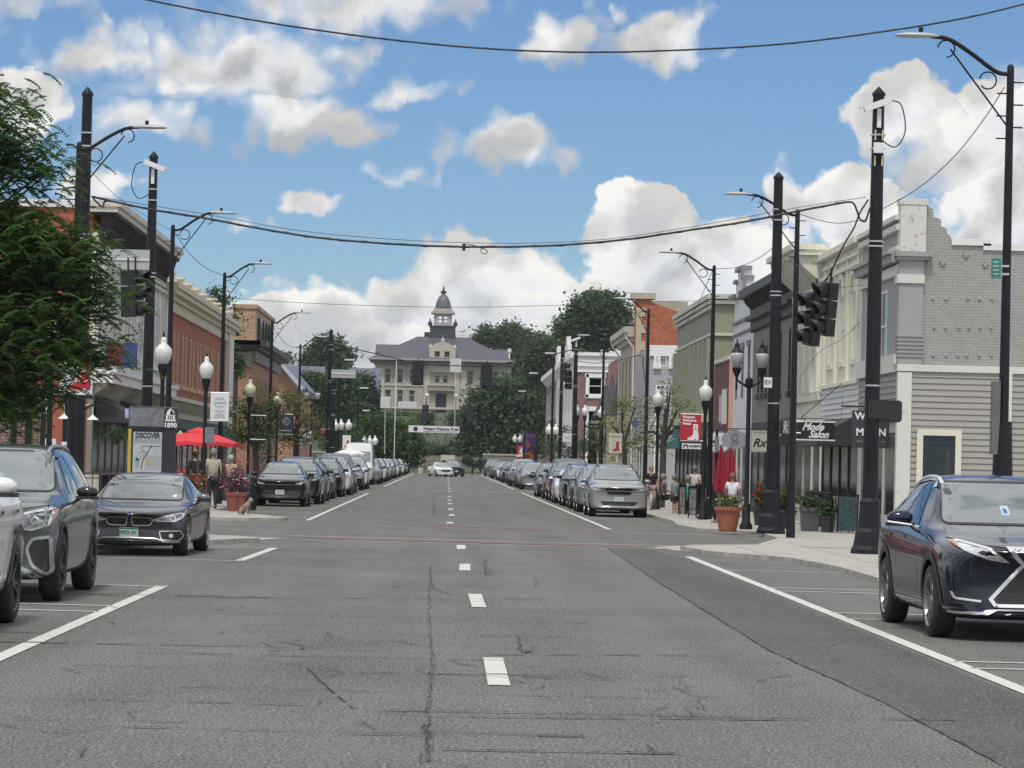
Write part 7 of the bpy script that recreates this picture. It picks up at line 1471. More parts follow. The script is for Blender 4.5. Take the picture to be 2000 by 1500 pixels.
# --- generic makes for the rows further off
def gen(kind, pm):
    if kind == 'suv': st = [(.0,.32,.78,.85,.93,.55),(.06,.26,.88,.92,.99,.62),(.35,.22,.93,1.0,1.05,.70),(.9,.2,.94,1.03,1.10,.76),(1.3,.2,.94,1.05,1.16,.76),(1.55,.2,.94,1.06,1.32,.70),(2.0,.2,.94,1.07,1.60,.64),(2.5,.2,.94,1.08,1.68,.63),(3.4,.2,.94,1.1,1.69,.61),(4.1,.22,.93,1.12,1.60,.58),(4.45,.25,.91,1.1,1.35,.6),(4.62,.32,.86,1.0,1.05,.62),(4.68,.42,.8,.88,.92,.6)]; sd2 = [[(1.95,1.13),(2.75,1.14),(2.75,1.58),(2.42,1.56),(2.2,1.42)],[(2.82,1.14),(3.55,1.16),(3.5,1.58),(2.82,1.59)],[(3.62,1.17),(4.1,1.2),(3.95,1.5),(3.6,1.56)]]; sh = [(-.73,1.19),(.73,1.19),(.61,1.59),(-.61,1.59)]; wh = (.9, 3.6, .355); lz = .86; m = (.9, 1.85, 1.15); hz = .95; rails = (2.1, 4.0, .56, 0)
    elif kind == 'sedan': st = [(.0,.26,.7,.62,.72,.45),(.05,.2,.84,.70,.77,.55),(.35,.17,.9,.80,.85,.66),(.9,.16,.91,.88,.94,.72),(1.3,.16,.91,.92,1.0,.73),(1.6,.16,.91,.93,1.13,.69),(2.1,.16,.91,.94,1.37,.60),(2.6,.16,.91,.95,1.44,.58),(3.2,.16,.91,.96,1.44,.57),(3.7,.16,.91,.98,1.30,.57),(4.1,.17,.9,.99,1.10,.64),(4.5,.2,.88,.98,1.04,.68),(4.72,.26,.84,.92,.98,.68),(4.8,.35,.78,.8,.85,.6)]; sd2 = [[(2.0,.99),(2.75,1.0),(2.75,1.34),(2.48,1.32),(2.25,1.18)],[(2.82,1.0),(3.65,1.03),(3.4,1.3),(2.82,1.35)]]; sh = [(-.70,1.02),(.70,1.02),(.57,1.36),(-.57,1.36)]; wh = (.85, 3.65, .33); lz = .66; m = (.87, 1.9, 1.03); hz = .84; rails = None
    elif kind == 'pickup': st = [(.0,.4,.86,1.0,1.1,.62),(.06,.34,.96,1.08,1.16,.72),(.4,.32,1.0,1.15,1.21,.8),(1.1,.32,1.0,1.17,1.25,.84),(1.45,.32,1.0,1.18,1.36,.78),(1.9,.32,1.0,1.18,1.80,.70),(2.4,.32,1.0,1.18,1.9,.69),(3.5,.32,1.0,1.18,1.88,.67),(3.68,.32,1.0,1.18,1.84,.67),(3.78,.32,1.0,1.18,1.24,.9),(4.6,.34,1.0,1.18,1.23,.9),(5.4,.36,1.0,1.18,1.23,.9),(5.62,.4,.98,1.17,1.22,.9),(5.68,.5,.95,1.1,1.15,.85)]; sd2 = [[(1.95,1.26),(2.6,1.26),(2.6,1.74),(2.25,1.72)],[(2.68,1.26),(3.5,1.26),(3.5,1.74),(2.68,1.74)]]; sh = [(-.78,1.32),(.78,1.32),(.68,1.77),(-.68,1.77)]; wh = (1.0, 4.5, .41); lz = .98; m = (.98, 1.75, 1.34); hz = 1.05; rails = None
    elif kind == 'van': st = [(.0,.32,.8,.9,1.0,.6),(.06,.28,.92,1.0,1.1,.7),(.4,.25,.98,1.1,1.22,.8),(.8,.25,1.0,1.15,1.38,.82),(1.2,.25,1.0,1.2,1.75,.84),(1.7,.25,1.0,1.25,2.25,.84),(2.1,.25,1.0,1.25,2.55,.83),(2.6,.25,1.0,1.25,2.66,.82),(4.5,.25,1.0,1.25,2.68,.82),(5.4,.25,1.0,1.25,2.66,.82),(5.7,.3,.99,1.25,2.55,.82),(5.76,.4,.97,1.2,2.4,.8)]; sd2 = [[(1.4,1.3),(2.2,1.3),(2.2,1.9),(1.75,1.9)]]; sh = [(-.80,1.42),(.80,1.42),(.74,2.1),(-.74,2.1)]; wh = (.95, 4.6, .36); lz = .9; m = (.98, 1.5, 1.5); hz = 1.05; rails = None
    else: st = [(.0,.3,.72,.72,.82,.5),(.05,.24,.84,.8,.88,.58),(.3,.2,.88,.9,.96,.66),(.8,.18,.89,.95,1.02,.70),(1.1,.18,.89,.97,1.10,.70),(1.35,.18,.89,.98,1.24,.66),(1.8,.18,.89,.99,1.46,.59),(2.3,.18,.89,1.0,1.52,.58),(3.1,.18,.89,1.02,1.52,.56),(3.7,.2,.88,1.03,1.44,.54),(4.0,.24,.86,1.0,1.2,.56),(4.12,.3,.82,.92,.98,.58),(4.17,.4,.76,.82,.86,.55)]; sd2 = [[(1.78,1.05),(2.45,1.06),(2.45,1.43),(2.15,1.39)],[(2.52,1.06),(3.4,1.1),(3.3,1.4),(2.52,1.44)]]; sh = [(-.67,1.1),(.67,1.1),(.56,1.44),(-.56,1.44)]; wh = (.8, 3.35, .32); lz = .76; m = (.85, 1.6, 1.08); hz = .88; rails = None
    w = max(s[2] for s in st); L = st[-1][0]; b = w-.94
    return dict(st=st, paint=pm, wheels=wh, side=sd2, shield=sh, mir=m, hz=hz, handles=[sd2[0][1][0]-.25], rails=rails, railm=TRIM, gap=.04, lip=.012, nose=.24, plate=(0, lz-.28), lamp=rnd([(.84+b,lz+.09),(.50,lz+.03),(.47,lz-.04),(.78+b,lz-.03)], .03, 2), doorlines=[[(sd2[0][1][0]+.03,hz),(sd2[0][1][0]+.03,.45)]],
      front=[('grille', [[(-.44,lz+.06),(.44,lz+.06),(.36,lz-.14),(-.36,lz-.14)]], TRIM, .008), ('grille_bar', stroke2([(-.44,lz-.02),(.44,lz-.02)], .02), CHR, .014), ('lower_grille', [[(-.6,lz-.36),(.6,lz-.36),(.5,lz-.5),(-.5,lz-.5)]], TRIM, .008)],
      tail_lamp=[(.62+b,lz+.12),(.82+b,lz+.1),(.82+b,lz-.05),(.62+b,lz-.02)], rear=[(-.5,sh[2][1]-.07),(.5,sh[2][1]-.07),(.58,sh[0][1]+.1),(-.58,sh[0][1]+.1)] if kind not in ('pickup', 'van') else None)
PNT = dict(silver=paint('silver paint', (.24, .25, .26), .35), grey=paint('mid grey paint', (.075, .082, .09), .4), black=paint('black paint', (.010, .011, .013), .1, .2), white=paint('white car paint', (.62, .63, .63), .0), blue=paint('dark blue paint', (.02, .035, .075), .4), red=paint('dark red paint', (.16, .02, .02), .3), teal=paint('dark teal paint', (.02, .06, .07), .4), gold=paint('champagne paint', (.32, .325, .32), .35))
PROTO = {}
for k in ('suv', 'sedan', 'hatch', 'pickup', 'van'): PROTO[k] = car(gen(k, PNT['grey']), 'prototype '+k)[0]; PROTO[k].name = 'parked_'+{'hatch': 'car', 'sedan': 'car', 'suv': 'car', 'pickup': 'pickup', 'van': 'van'}[k]
USED = set()
KW = dict(suv='SUV', sedan='sedan', hatch='hatchback', pickup='pickup truck', van='tall van')
def put_car(kind, colour, x, y, label, rz=0, far=False, name=None):
    p = PROTO[kind]; first = kind not in USED; USED.add(kind)
    if first: KIDS.clear()
    c = copy_tree(p, None, True, ('handle', 'door_seam', 'brake_disc', 'rim', 'grille_bar', 'mirror_foot', 'mirror_shell', 'windshield_seal', 'headlight_rim', 'arch_trim', 'door_handle', 'lower_grille', 'number_plate') if far else ())
    c.name = 'parked_pickup' if kind == 'pickup' else 'parked_van' if kind == 'van' else 'parked_car'; c.location = (x, y, 0); c.rotation_euler = (0, 0, rz); c['label'] = label; c['category'] = {'pickup': 'pickup truck', 'van': 'van'}.get(kind, 'car'); c['group'] = 'cars parked along the kerb'
    stack = [c]
    while stack:
        o = stack.pop()
        for ch in children(o): stack.append(ch)
        if o.data and o.data.materials:
            for sl_ in o.material_slots:
                if sl_.material == PNT['grey'] : sl_.link = 'OBJECT'; sl_.material = PNT[colour]
    return c
ordn = ['first', 'second', 'third', 'fourth', 'fifth', 'sixth', 'seventh', 'eighth', 'ninth', 'tenth', 'eleventh', 'twelfth', 'thirteenth', 'fourteenth', 'fifteenth', 'sixteenth', 'seventeenth', 'eighteenth', 'nineteenth', 'twentieth']
CN = dict(silver='silver', grey='grey', black='black', white='white', blue='dark blue', red='dark red', teal='dark teal', gold='warm silver')
Lrow = [('hatch','black',-5.6,103),('suv','black',-5.35,109),('suv','teal',-5.35,116.2),('sedan','grey',-5.35,123.5),('suv','black',-5.25,130.5),('suv','white',-5.2,137.5),('pickup','grey',-5.2,144.5),('hatch','silver',-5.25,152.5),('sedan','black',-5.2,159.5),('suv','white',-5.15,166.5)]
Lfar = [('van','white',-5.5,193),('suv','silver',-5.2,200),('suv','teal',-5.2,206),('sedan','blue',-5.2,212.5),('suv','white',-5.2,218.5),('suv','black',-5.2,225),('sedan','silver',-5.2,232),('suv','white',-5.2,239),('hatch','gold',-5.2,247),('sedan','red',-5.2,254),('suv','silver',-5.2,262),('suv','black',-5.2,271),('sedan','white',-5.2,279),('suv','grey',-5.2,288),('suv','blue',-5.2,297),('sedan','silver',-5.2,306),('suv','white',-5.2,316),('suv','black',-5.2,327),('sedan','grey',-5.2,338),('suv','silver',-5.2,350)]
Rrow = [('suv','gold',5.52,97.8),('suv','silver',5.5,105.5),('hatch','grey',5.45,112.8),('suv','black',5.5,119.5),('sedan','white',5.45,127),('pickup','black',5.5,134),('hatch','red',5.5,142.5),('sedan','blue',5.45,149.5),('suv','grey',5.5,157)]
Rfar = [('suv','silver',5.5,187),('sedan','silver',5.5,195),('suv','grey',5.5,202),('pickup','silver',5.5,210),('suv','black',5.5,219),('sedan','grey',5.5,227),('hatch','teal',5.5,235),('suv','blue',5.5,244),('sedan','silver',5.5,253),('hatch','blue',5.5,262),('sedan','white',5.5,271),('suv','silver',5.5,281),('suv','grey',5.4,292),('sedan','black',5.4,303),('suv','silver',5.4,315),('pickup','grey',5.2,328)]
for row, side, wh_ in ((Lrow, 'left', 'near'), (Lfar, 'left', 'far'), (Rrow, 'right', 'near'), (Rfar, 'right', 'far')):
    for i, (k, c_, x, y) in enumerate(row):
        lab = '%s %s, %s in the %s parked row %s the second intersection' % (CN[c_], KW[k], ordn[i], side, 'before' if wh_ == 'near' else 'beyond')
        put_car(k, c_, x+random.uniform(-.08, .08), y, lab, R(random.uniform(-.6, .6)), far=y > 180)
c = put_car('sedan', 'white', .1, 305, 'white car standing in the road at the far end of the street', R(14)); c.name = 'white_car'; c['group'] = 'cars at the end of the street'
c = put_car('suv', 'black', 1.2, 313, 'dark car just behind the white one at the far end of the street', R(14)); c['group'] = 'cars at the end of the street'
for k in PROTO.values():
    st_ = [k]; al = []
    while st_: o = st_.pop(); al.append(o); st_ += children(o)
    for o in al: bpy.data.objects.remove(o)
# ---------------------------------------------------------------- people
SKIN = M('skin', (.42, .25, .18), .6, var=.05)
def skin_mesh(name, joints, edges, mat, parent, sub=1, root=0):
    """continuous surface grown round a jointed skeleton: joints {key: (pos, radius)}"""
    keys = list(joints); me = bpy.data.meshes.new(name); me.from_pydata([joints[k][0] for k in keys], [(keys.index(a), keys.index(b)) for a, b in edges], [])
    o = bpy.data.objects.new('t', me); col.objects.link(o); o.modifiers.new('k', 'SKIN'); 
    if not me.skin_vertices: 
        bpy.context.view_layer.objects.active = o
    for i, k in enumerate(keys):
        r = joints[k][1]; me.skin_vertices[0].data[i].radius = r if isinstance(r, tuple) else (r, r); me.skin_vertices[0].data[i].use_root = (i == root)
    m = o.modifiers.new('s', 'SUBSURF'); m.levels = sub
    dg = bpy.context.evaluated_depsgraph_get(); dg.update(); r = bpy.data.meshes.new_from_object(o.evaluated_get(dg), depsgraph=dg); bpy.data.objects.remove(o)
    return obj(name, r, mat, parent, smooth=True)
def person(label, x, y, z=SW, yaw=0, pose='stand', shirt=(.6, .6, .6), legs=(.02, .02, .025), hair=(.03, .02, .015), hgt=1.72, longhair=False, skirt=False, cap=None, shorts=False, armup=0, sleeves=True, bag=None):
    k = hgt/1.72; t = thing('person', label, 'person', (x, y, z), yaw, group='people on the pavements'); V = lambda a, b, c: (a*k, b*k, c*k)
    sit = pose == 'sit'; walk = pose == 'walk'; hz = .92 if not sit else .50
    J = {'pel': (V(0, 0, hz), (.13*k, .10*k)), 'bel': (V(0, .01, hz+.16), (.125*k, .09*k)), 'che': (V(0, 0, hz+.36), (.145*k, .10*k)), 'nb': (V(0, .01, hz+.50), (.06*k, .055*k)), 'nk': (V(0, 0, hz+.555), .056*k), 'hd': (V(0, -.015, hz+.645), (.085*k, .098*k)), 'ht': (V(0, .0, hz+.735), (.075*k, .085*k)), 'ns': (V(0, -.10, hz+.655), .012*k)}
    E = [('pel', 'bel'), ('bel', 'che'), ('che', 'nb'), ('nb', 'nk'), ('nk', 'hd'), ('hd', 'ht'), ('hd', 'ns')]
    for s, n in ((-1, 'l'), (1, 'r')):
        up = armup if s > 0 else armup*.3
        J['s'+n] = (V(s*.175, 0, hz+.45), .055*k); el = V(s*.23, .03-.1*up, hz+.18+.1*up); ha = V(s*.22, -.10-.15*up, hz-.06+.32*up)
        if sit: el, ha = V(s*.24, -.04, hz+.20), V(s*.16, -.28, hz+.16)
        J['e'+n] = (el, .038*k); J['w'+n] = (ha, .026*k); h = Vector(ha); J['p'+n] = (tuple(h+Vector((0, -.03, -.05))*k), (.036*k, .02*k)); E += [('che', 's'+n), ('s'+n, 'e'+n), ('e'+n, 'w'+n), ('w'+n, 'p'+n)]
        for f in range(4): a, b = 'f%d%s' % (f, n), 'g%d%s' % (f, n); o_ = (f-1.5)*.018; J[a] = (tuple(h+Vector((s*.0, -.03+o_, -.095-.004*(2-abs(f-1))))*k), .009*k); J[b] = (tuple(h+Vector((-s*.012, -.035+o_, -.13-.006*(2-abs(f-1))))*k), .008*k); E += [('p'+n, a), (a, b)]
        J['t'+n] = (tuple(h+Vector((-s*.01, -.075, -.06))*k), .010*k); E += [('p'+n, 't'+n)]
        st = .18*s if walk else 0
        if sit: kn, an = V(s*.11, -.42, .50), V(s*.11, -.42, .09)
        else: kn, an = V(s*.095, -st*.6-.02, .49), V(s*.09, st*1.0 if walk else .02, .09)
        J['h'+n] = (V(s*.09, 0, hz-.05), .085*k); J['k'+n] = (kn, .058*k); J['a'+n] = (an, .036*k); J['o'+n] = (tuple(Vector(an)+Vector((0, -.15, -.055))*k), (.035*k, .025*k)); E += [('pel', 'h'+n), ('h'+n, 'k'+n), ('k'+n, 'a'+n), ('a'+n, 'o'+n)]
    skin_mesh('body', J, E, SKIN, t); body = children(t)[0]
    g = lambda key, f=1.18, a=.012: (J[key][0], tuple(q*f+a*k for q in (J[key][1] if isinstance(J[key][1], tuple) else (J[key][1],)*2)))
    sj = {q: g(q) for q in ('pel', 'bel', 'che')}; sj['nb'] = (V(0, .01, hz+.47), (.07*k, .06*k)); se = [('pel', 'bel'), ('bel', 'che'), ('che', 'nb')]
    for n in 'lr':
        sj['s'+n] = g('s'+n, 1.12); mid = Vector(J['s'+n][0]).lerp(Vector(J['e'+n][0]), .75 if sleeves is True else 1); sj['m'+n] = (tuple(mid), (.05*k, .05*k)); se += [('che', 's'+n), ('s'+n, 'm'+n)]
        if sleeves == 'long': sj['w'+n] = g('w'+n, 1.1, .01); se += [('m'+n, 'w'+n)]
    skin_mesh('shirt', sj, se, M('cloth %.2f %.2f %.2f' % shirt, shirt, .85, var=.1, scale=8), t)
    lj = {'pel': (V(0, 0, hz-.0), (.14*k, .115*k))}; le = []
    for n in 'lr':
        lj['h'+n] = g('h'+n, 1.08); le += [('pel', 'h'+n)]; e_ = Vector(J['h'+n][0]).lerp(Vector(J['k'+n][0]), .8 if shorts else 1); lj['k'+n] = (tuple(e_), ((.075*k,)*2)); le += [('h'+n, 'k'+n)]
        if not shorts: lj['a'+n] = g('a'+n, 1.1, .012); le += [('k'+n, 'a'+n)]
    skin_mesh('trousers', lj, le, M('cloth %.2f %.2f %.2f' % legs, legs, .85, var=.1, scale=8), t)
    for n in 'lr':
        a, b = Vector(J['a'+n][0]), Vector(J['o'+n][0]); bm = BM(); T = Matrix.Translation((a+b)/2+Vector((0, .01, -.01))) ; bmesh.ops.create_icosphere(bm, subdivisions=2, radius=1, matrix=T @ Matrix.Diagonal((.048*k, .135*k, .042*k, 1))); obj('shoe', bm, M('shoe', (.08, .08, .085), .7), t, smooth=True)
    bm = BM(); c = Vector(V(0, .032, hz+.705)); bmesh.ops.create_icosphere(bm, subdivisions=2, radius=1, matrix=Matrix.Translation(c) @ Matrix.Diagonal((.106*k, .112*k, .118*k, 1)))
    if longhair: bmesh.ops.create_icosphere(bm, subdivisions=2, radius=1, matrix=Matrix.Translation(Vector(V(0, .05, hz+.62))) @ Matrix.Diagonal((.085*k, .06*k, .15*k, 1)))
    obj('hair', bm, M('hair %.2f %.2f %.2f' % hair, hair, .7, var=.2, scale=20), t, smooth=True)
    bm = BM()
    for s in (-1, 1): bmesh.ops.create_icosphere(bm, subdivisions=1, radius=.011*k, matrix=Matrix.Translation(Vector(V(s*.03, -.095, hz+.685))))
    obj('eye', bm, M('eye', (.05, .04, .04), .3, var=0), t)
    if cap: bm = BM(); bmesh.ops.create_icosphere(bm, subdivisions=2, radius=1, matrix=Matrix.Translation(Vector(V(0, 0, hz+.77))) @ Matrix.Diagonal((.095*k, .11*k, .07*k, 1))); box(bm, -.07*k, .07*k, -.2*k, -.08*k, (hz+.745)*k, (hz+.76)*k); obj('cap', bm, M('cap cloth', cap, .8), t)
    return t
def gx(px, py, D): return P(px, py, D).x
person('child in white t-shirt and dark shorts seen from behind, standing behind the terracotta planter', gx(1431, 950, 84), 84, yaw=R(170), shirt=(.66, .66, .72), legs=(.03, .03, .10), hair=(.20, .09, .05), hgt=1.45, shorts=True, armup=.6)
person('man in khaki shirt and dark trousers seen from behind beside the red umbrella', gx(416, 930, 91), 91, yaw=R(195), shirt=(.40, .37, .29), legs=(.025, .025, .03), hair=(.22, .19, .16), hgt=1.78)
person('person in dark jacket and orange cap under the red umbrella', gx(382, 900, 98), 98, yaw=R(200), shirt=(.02, .02, .022), legs=(.03, .03, .035), cap=(.50, .14, .05), sleeves='long')
person('person in white shirt with dark hair seated behind the large SUV', gx(147, 915, 90), 90, yaw=R(60), pose='sit', z=SW, shirt=(.5, .5, .52), hair=(.02, .015, .015))
person('person in green shirt with white hair seated at the patio behind the red boot banner', gx(1344, 940, 102), 102, pose='sit', yaw=R(190), shirt=(.01, .30, .24), hair=(.26, .2, .15), z=SW)
person('person in pale top standing at the patio by the lamp post', gx(1358, 930, 104), 104, yaw=R(150), shirt=(.55, .50, .47), legs=(.1, .09, .09), hair=(.2, .15, .1), hgt=1.62)
person('person in grey green top seated at the patio left of the lamp post', gx(1319, 940, 108), 108, pose='sit', yaw=R(120), shirt=(.16, .22, .21), hair=(.2, .17, .14))
person('person with curly hair in brown seated further along the right patio', gx(1297, 940, 112), 112, pose='sit', yaw=R(100), shirt=(.12, .09, .08), hair=(.28, .22, .18))
person('person in black top beside the first silver parked car on the right', gx(1272, 940, 110), 110, yaw=R(20), pose='walk', shirt=(.02, .02, .02), hair=(.3, .22, .16), legs=(.35, .3, .28), hgt=1.6)
person('person in purple top beyond the first silver parked cars', gx(1203, 910, 160), 160, yaw=R(0), shirt=(.14, .10, .22), hair=(.3, .25, .2), pose='walk')
person('person with pale shirt seated beneath the umbrella edge', gx(452, 900, 104), 104, pose='sit', yaw=R(150), shirt=(.5, .42, .3), hair=(.5, .45, .4), z=SW+.3)
person('person in white top left of the thick pole at the second intersection', gx(614, 905, 150), 150, yaw=R(0), shirt=(.6, .6, .6), legs=(.05, .05, .07))
# small sitting dog at the left kerb
q = G(447, 1015, SW); dg_ = thing('dog', 'small brown and white dog at the kerb corner on the left', 'dog', (q.x, 82.5, SW), R(60))
J = {'hip': ((0, .12, .13), (.08, .09)), 'ch': ((0, -.08, .27), (.075, .085)), 'nk': ((0, -.14, .36), .05), 'hd': ((0, -.19, .42), (.052, .05)), 'mz': ((0, -.27, .40), .025), 'tl': ((0, .22, .08), .02), 'tt': ((.05, .32, .12), .012)}; E = [('hip', 'ch'), ('ch', 'nk'), ('nk', 'hd'), ('hd', 'mz'), ('hip', 'tl'), ('tl', 'tt')]
for s, n in ((-1, 'l'), (1, 'r')):
    J.update({'s'+n: ((s*.05, -.11, .2), .035), 'e'+n: ((s*.05, -.12, .1), .022), 'f'+n: ((s*.05, -.15, .02), .022), 'k'+n: ((s*.08, .02, .13), .045), 'h'+n: ((s*.08, .14, .05), .022), 'p'+n: ((s*.08, .04, .02), .022), 'r'+n: ((s*.035, -.17, .48), .018)}); E += [('ch', 's'+n), ('s'+n, 'e'+n), ('e'+n, 'f'+n), ('hip', 'k'+n), ('k'+n, 'h'+n), ('h'+n, 'p'+n), ('hd', 'r'+n)]
skin_mesh('body', J, E, M('dog coat', (.30, .20, .16), .85, var=.6, scale=9), dg_)
# ---------------------------------------------------------------- street furniture
def planter(label, px, basey, D, h, w0, w1, matc, leafc, kinds, round_=False, cat='planter', name='planter', lh=.35, per=30):
    x = P(px, basey, D).x if D else G(px, basey, SW).x; D = D or G(px, basey, SW).y; t = thing(name, label, cat, (x, D, SW)); bm = BM()
    if round_: lathe(bm, [(w0*.92, 0), (w0, .02), (w1*.93, h*.84), (w1*.95, h*.85), (w1*1.04, h*.855), (w1*1.04, h), (w1*.94, h), (w1*.9, h-.06)], n=20)
    else: lathe(bm, [(w0*1.41, 0), (w1*1.38, h*.82), (w1*1.5, h*.83), (w1*1.5, h), (w1*1.3, h), (w1*1.25, h-.05)], n=4, T=Matrix.Rotation(R(45), 4, 'Z'))
    obj('pot', bm, matc, t, angle=30)
    bm = BM(); lathe(bm, [(.01, h-.045), (w1*.9, h-.045)], n=12, cap=False); obj('soil', bm, M('soil', (.03, .022, .016), .9), t)
    n = per*24; c = rng.normal(size=(n, 3))*np.array([w1*.55, w1*.55, lh*.33])+np.array([0, 0, h+lh*.35]); c[:, 2] = np.maximum(c[:, 2], h-.03); o = obj('foliage', leaf_mesh('foliage', c, .10, .5), leafc, t)
    for nm, m_, cnt in kinds:
        n = cnt; c = rng.normal(size=(n, 3))*np.array([w1*.6, w1*.6, lh*.3])+np.array([0, -.03, h+lh*.5]); tag(obj('blossoms', leaf_mesh(nm, c, .06, .9), m_, t), kind='stuff')
    return t
TERRA = M('terracotta', (.36, .12, .065), .75, var=.1, scale=4); PKF = M('pink petals', (.55, .08, .16), .7, var=.2); PUF = M('purple petals', (.22, .08, .30), .7, var=.2); RDF = M('red petals', (.50, .02, .02), .7, var=.2); YLF = M('yellow petals', (.5, .34, .06), .7, var=.2); WHF = M('white petals', (.7, .7, .68), .7)
planter('large terracotta pot with grasses standing near the kerb on the right', 1421, 1038, None, .62, .22, .34, TERRA, leafmat('olive leaf'), [('flower', YLF, 24)], round_=True, lh=.3, per=10)
planter('terracotta pot overflowing with pink and purple flowers by the red umbrella', 461, 990, 88, .55, .21, .29, M('red clay', (.26, .085, .06), .8, var=.15), LM, [('flower', PKF, 300), ('flower', PUF, 280), ('flower', WHF, 70)], lh=.65)
planter('planter of red flowers and spiky grass beside the map kiosk', 368, 980, 84, .6, .26, .34, M('dark pot', (.03, .03, .035), .6), LM, [('flower', RDF, 420), ('flower', WHF, 60)], lh=.45)
planter('grey square planter with low dark plants on the right pavement', 1581, 1025, 79.5, .62, .2, .24, M('grey planter', (.10, .10, .105), .7), LD, [], lh=.3)
planter('dark pot with trailing plants behind the signal pole on the right', 1536, 1030, 82, .5, .16, .22, M('dark pot'), LM, [('flower', RDF, 60)], lh=.6)
planter('tall dark planter with leafy stems beneath the pharmacy sign', 1488, 1020, 86, .5, .18, .24, M('dark pot'), LM, [('flower', RDF, 120)], lh=.7)
planter('small pot beside the grey square planter', 1616, 1030, 78.6, .42, .14, .18, M('dark pot'), LM, [], lh=.4)
planter('basket of pink flowers at the terrace further left', 437, 930, 108, .8, .3, .4, M('dark pot'), LM, [('flower', PKF, 500), ('flower', PUF, 200)], lh=.6)
# litter bin
t = thing('litter_bin', 'dark slatted litter bin beside the flower pot on the left', 'bin', (P(482, 985, 90).x, 90, SW)); bm = BM(); lathe(bm, [(.26, 0), (.27, .95), (.22, 1.0), (.05, 1.05)], n=16); obj('drum', bm, M('dark bin', (.02, .025, .035), .5), t); bm = BM()
for k in range(16): a = k*math.pi/8; box(bm, .27*math.cos(a)-.015, .27*math.cos(a)+.015, .27*math.sin(a)-.015, .27*math.sin(a)+.015, .05, .92)
obj('slat', bm, BLK, t)
# umbrellas
def umbrella(label, px, topy, D, rad, ht, matc, drop=.42, n=8, closed=False):
    q = P(px, topy, D); t = thing('parasol', label, 'parasol', (q.x, D, SW)); h = q.z-SW; bm = BM(); tube(bm, [(0, 0, 0), (0, 0, h+.06)], .025, 6); lathe(bm, [(.25, 0), (.25, .06), (.05, .08)], n=12); obj('pole', bm, M('parasol pole', (.2, .18, .16), .5), t); bm = BM()
    if closed:
        k = 16; prof = [(.03, h), (.10, h-.25), (.17, h-.8), (.22, h-1.25), (.17, h-1.32)]; rings = []
        for r, z in prof: rings.append([bm.verts.new((r*(1 if i % 2 else .62)*math.cos(2*math.pi*i/k), r*(1 if i % 2 else .62)*math.sin(2*math.pi*i/k), z)) for i in range(k)])
        for a, b in zip(rings, rings[1:]):
            for i in range(k): bm.faces.new((a[i], a[(i+1) % k], b[(i+1) % k], b[i]))
        bm.faces.new(rings[0]); bm.faces.new(rings[-1])
    else:
        top = bm.verts.new((0, 0, h)); ring = []; mid = []; low = []
        for i in range(n*2):
            a = math.pi*i/n+.2; rr_ = rad*(1 if i % 2 == 0 else .93); sg = 0 if i % 2 == 0 else -.03
            mid.append(bm.verts.new((rr_*.5*math.cos(a), rr_*.5*math.sin(a), h-drop*.42+sg))); ring.append(bm.verts.new((rr_*math.cos(a), rr_*math.sin(a), h-drop+(0 if i % 2 == 0 else .05)))); low.append(bm.verts.new((rr_*math.cos(a), rr_*math.sin(a), h-drop-.12+(0 if i % 2 == 0 else .06))))
        for i in range(n*2):
            j = (i+1) % (n*2); bm.faces.new((top, mid[i], mid[j])); bm.faces.new((mid[i], ring[i], ring[j], mid[j])); bm.faces.new((ring[i], low[i], low[j], ring[j]))
        for i in range(n): a = 2*math.pi*i/n+.2; tube(bm, [(0, 0, h-.5), (rad*.5*math.cos(a), rad*.5*math.sin(a), h-drop*.5)], .01, 4)
    obj('canopy', bm, matc, t)
    if not closed: bm = BM(); lathe(bm, [(rad*.28, h-.11), (rad*.27, h-.06), (.02, h+.07)], n=16); obj('vent_cap', bm, matc, t)
    return t
REDC = M('red canvas', (.62, .045, .055), .8, var=.05); umbrella('open bright red parasol over the left terrace', 388, 839, 95, 1.36, 2.4, REDC)
umbrella('beige parasol top behind the open red one', 352, 845, 103, .5, 2.4, M('beige canvas', (.4, .38, .33), .8), drop=.25)
DRED = M('dark red canvas', (.26, .01, .03), .8, var=.15); umbrella('closed dark red parasol, left one of the two behind the oval sign', 1409, 872, 88, 0, 0, DRED, closed=True); umbrella('closed dark red parasol, right one of the two behind the oval sign', 1428, 874, 86, 0, 0, DRED, closed=True)
umbrella('open white parasol at the far left pavement', 683, 875, 178, 1.0, 2.3, WHT, drop=.35)
# railings, tables, chairs
def railing(label, x, y0, y1, h=1.0, along='y', grp='terrace railings'):
    t = thing('railing', label, 'railing', (x, y0, SW), group=grp); L = y1-y0; bm = BM(); v = (lambda u: (0, u)) if along == 'y' else (lambda u: (u, 0))
    for z in (.12, h): a, b = v(0), v(L); tube(bm, [(*a, z), (*b, z)], .032, 5)
    n = max(2, int(L/.14))
    for i in range(n+1): u = L*i/n; p = v(u); tube(bm, [(*p, .0 if i % 10 == 0 else .12), (*p, h+(.05 if i % 10 == 0 else 0))], .028 if i % 10 == 0 else .014, 4)
    obj('rail', bm, BLK, t); return t
railing('black metal railing along the patio behind the red boot banner', 8.5, 97, 111); railing('black metal railing before the cream shopfronts on the right', 9.9, 78.4, 84); railing('short black railing end facing the street before the cream shopfronts', P(1600, 1000, 78.3).x, 78.3, 80.1, along='x') if False else None
railing('black railing before the off white corner shop', -9.4, 84, 99); 
t = thing('railing', 'black railing panel facing the street behind the dark grey coupe', 'railing', (P(160, 940, 83).x, 83.5, SW), group='terrace railings'); bm = BM(); L = 1.35
for z in (.3, 1.02): box(bm, 0, L, -.025, .025, z-.025, z+.025)
for i in range(7): box(bm, L*i/6-.012, L*i/6+.012, -.012, .012, 0, 1.0)
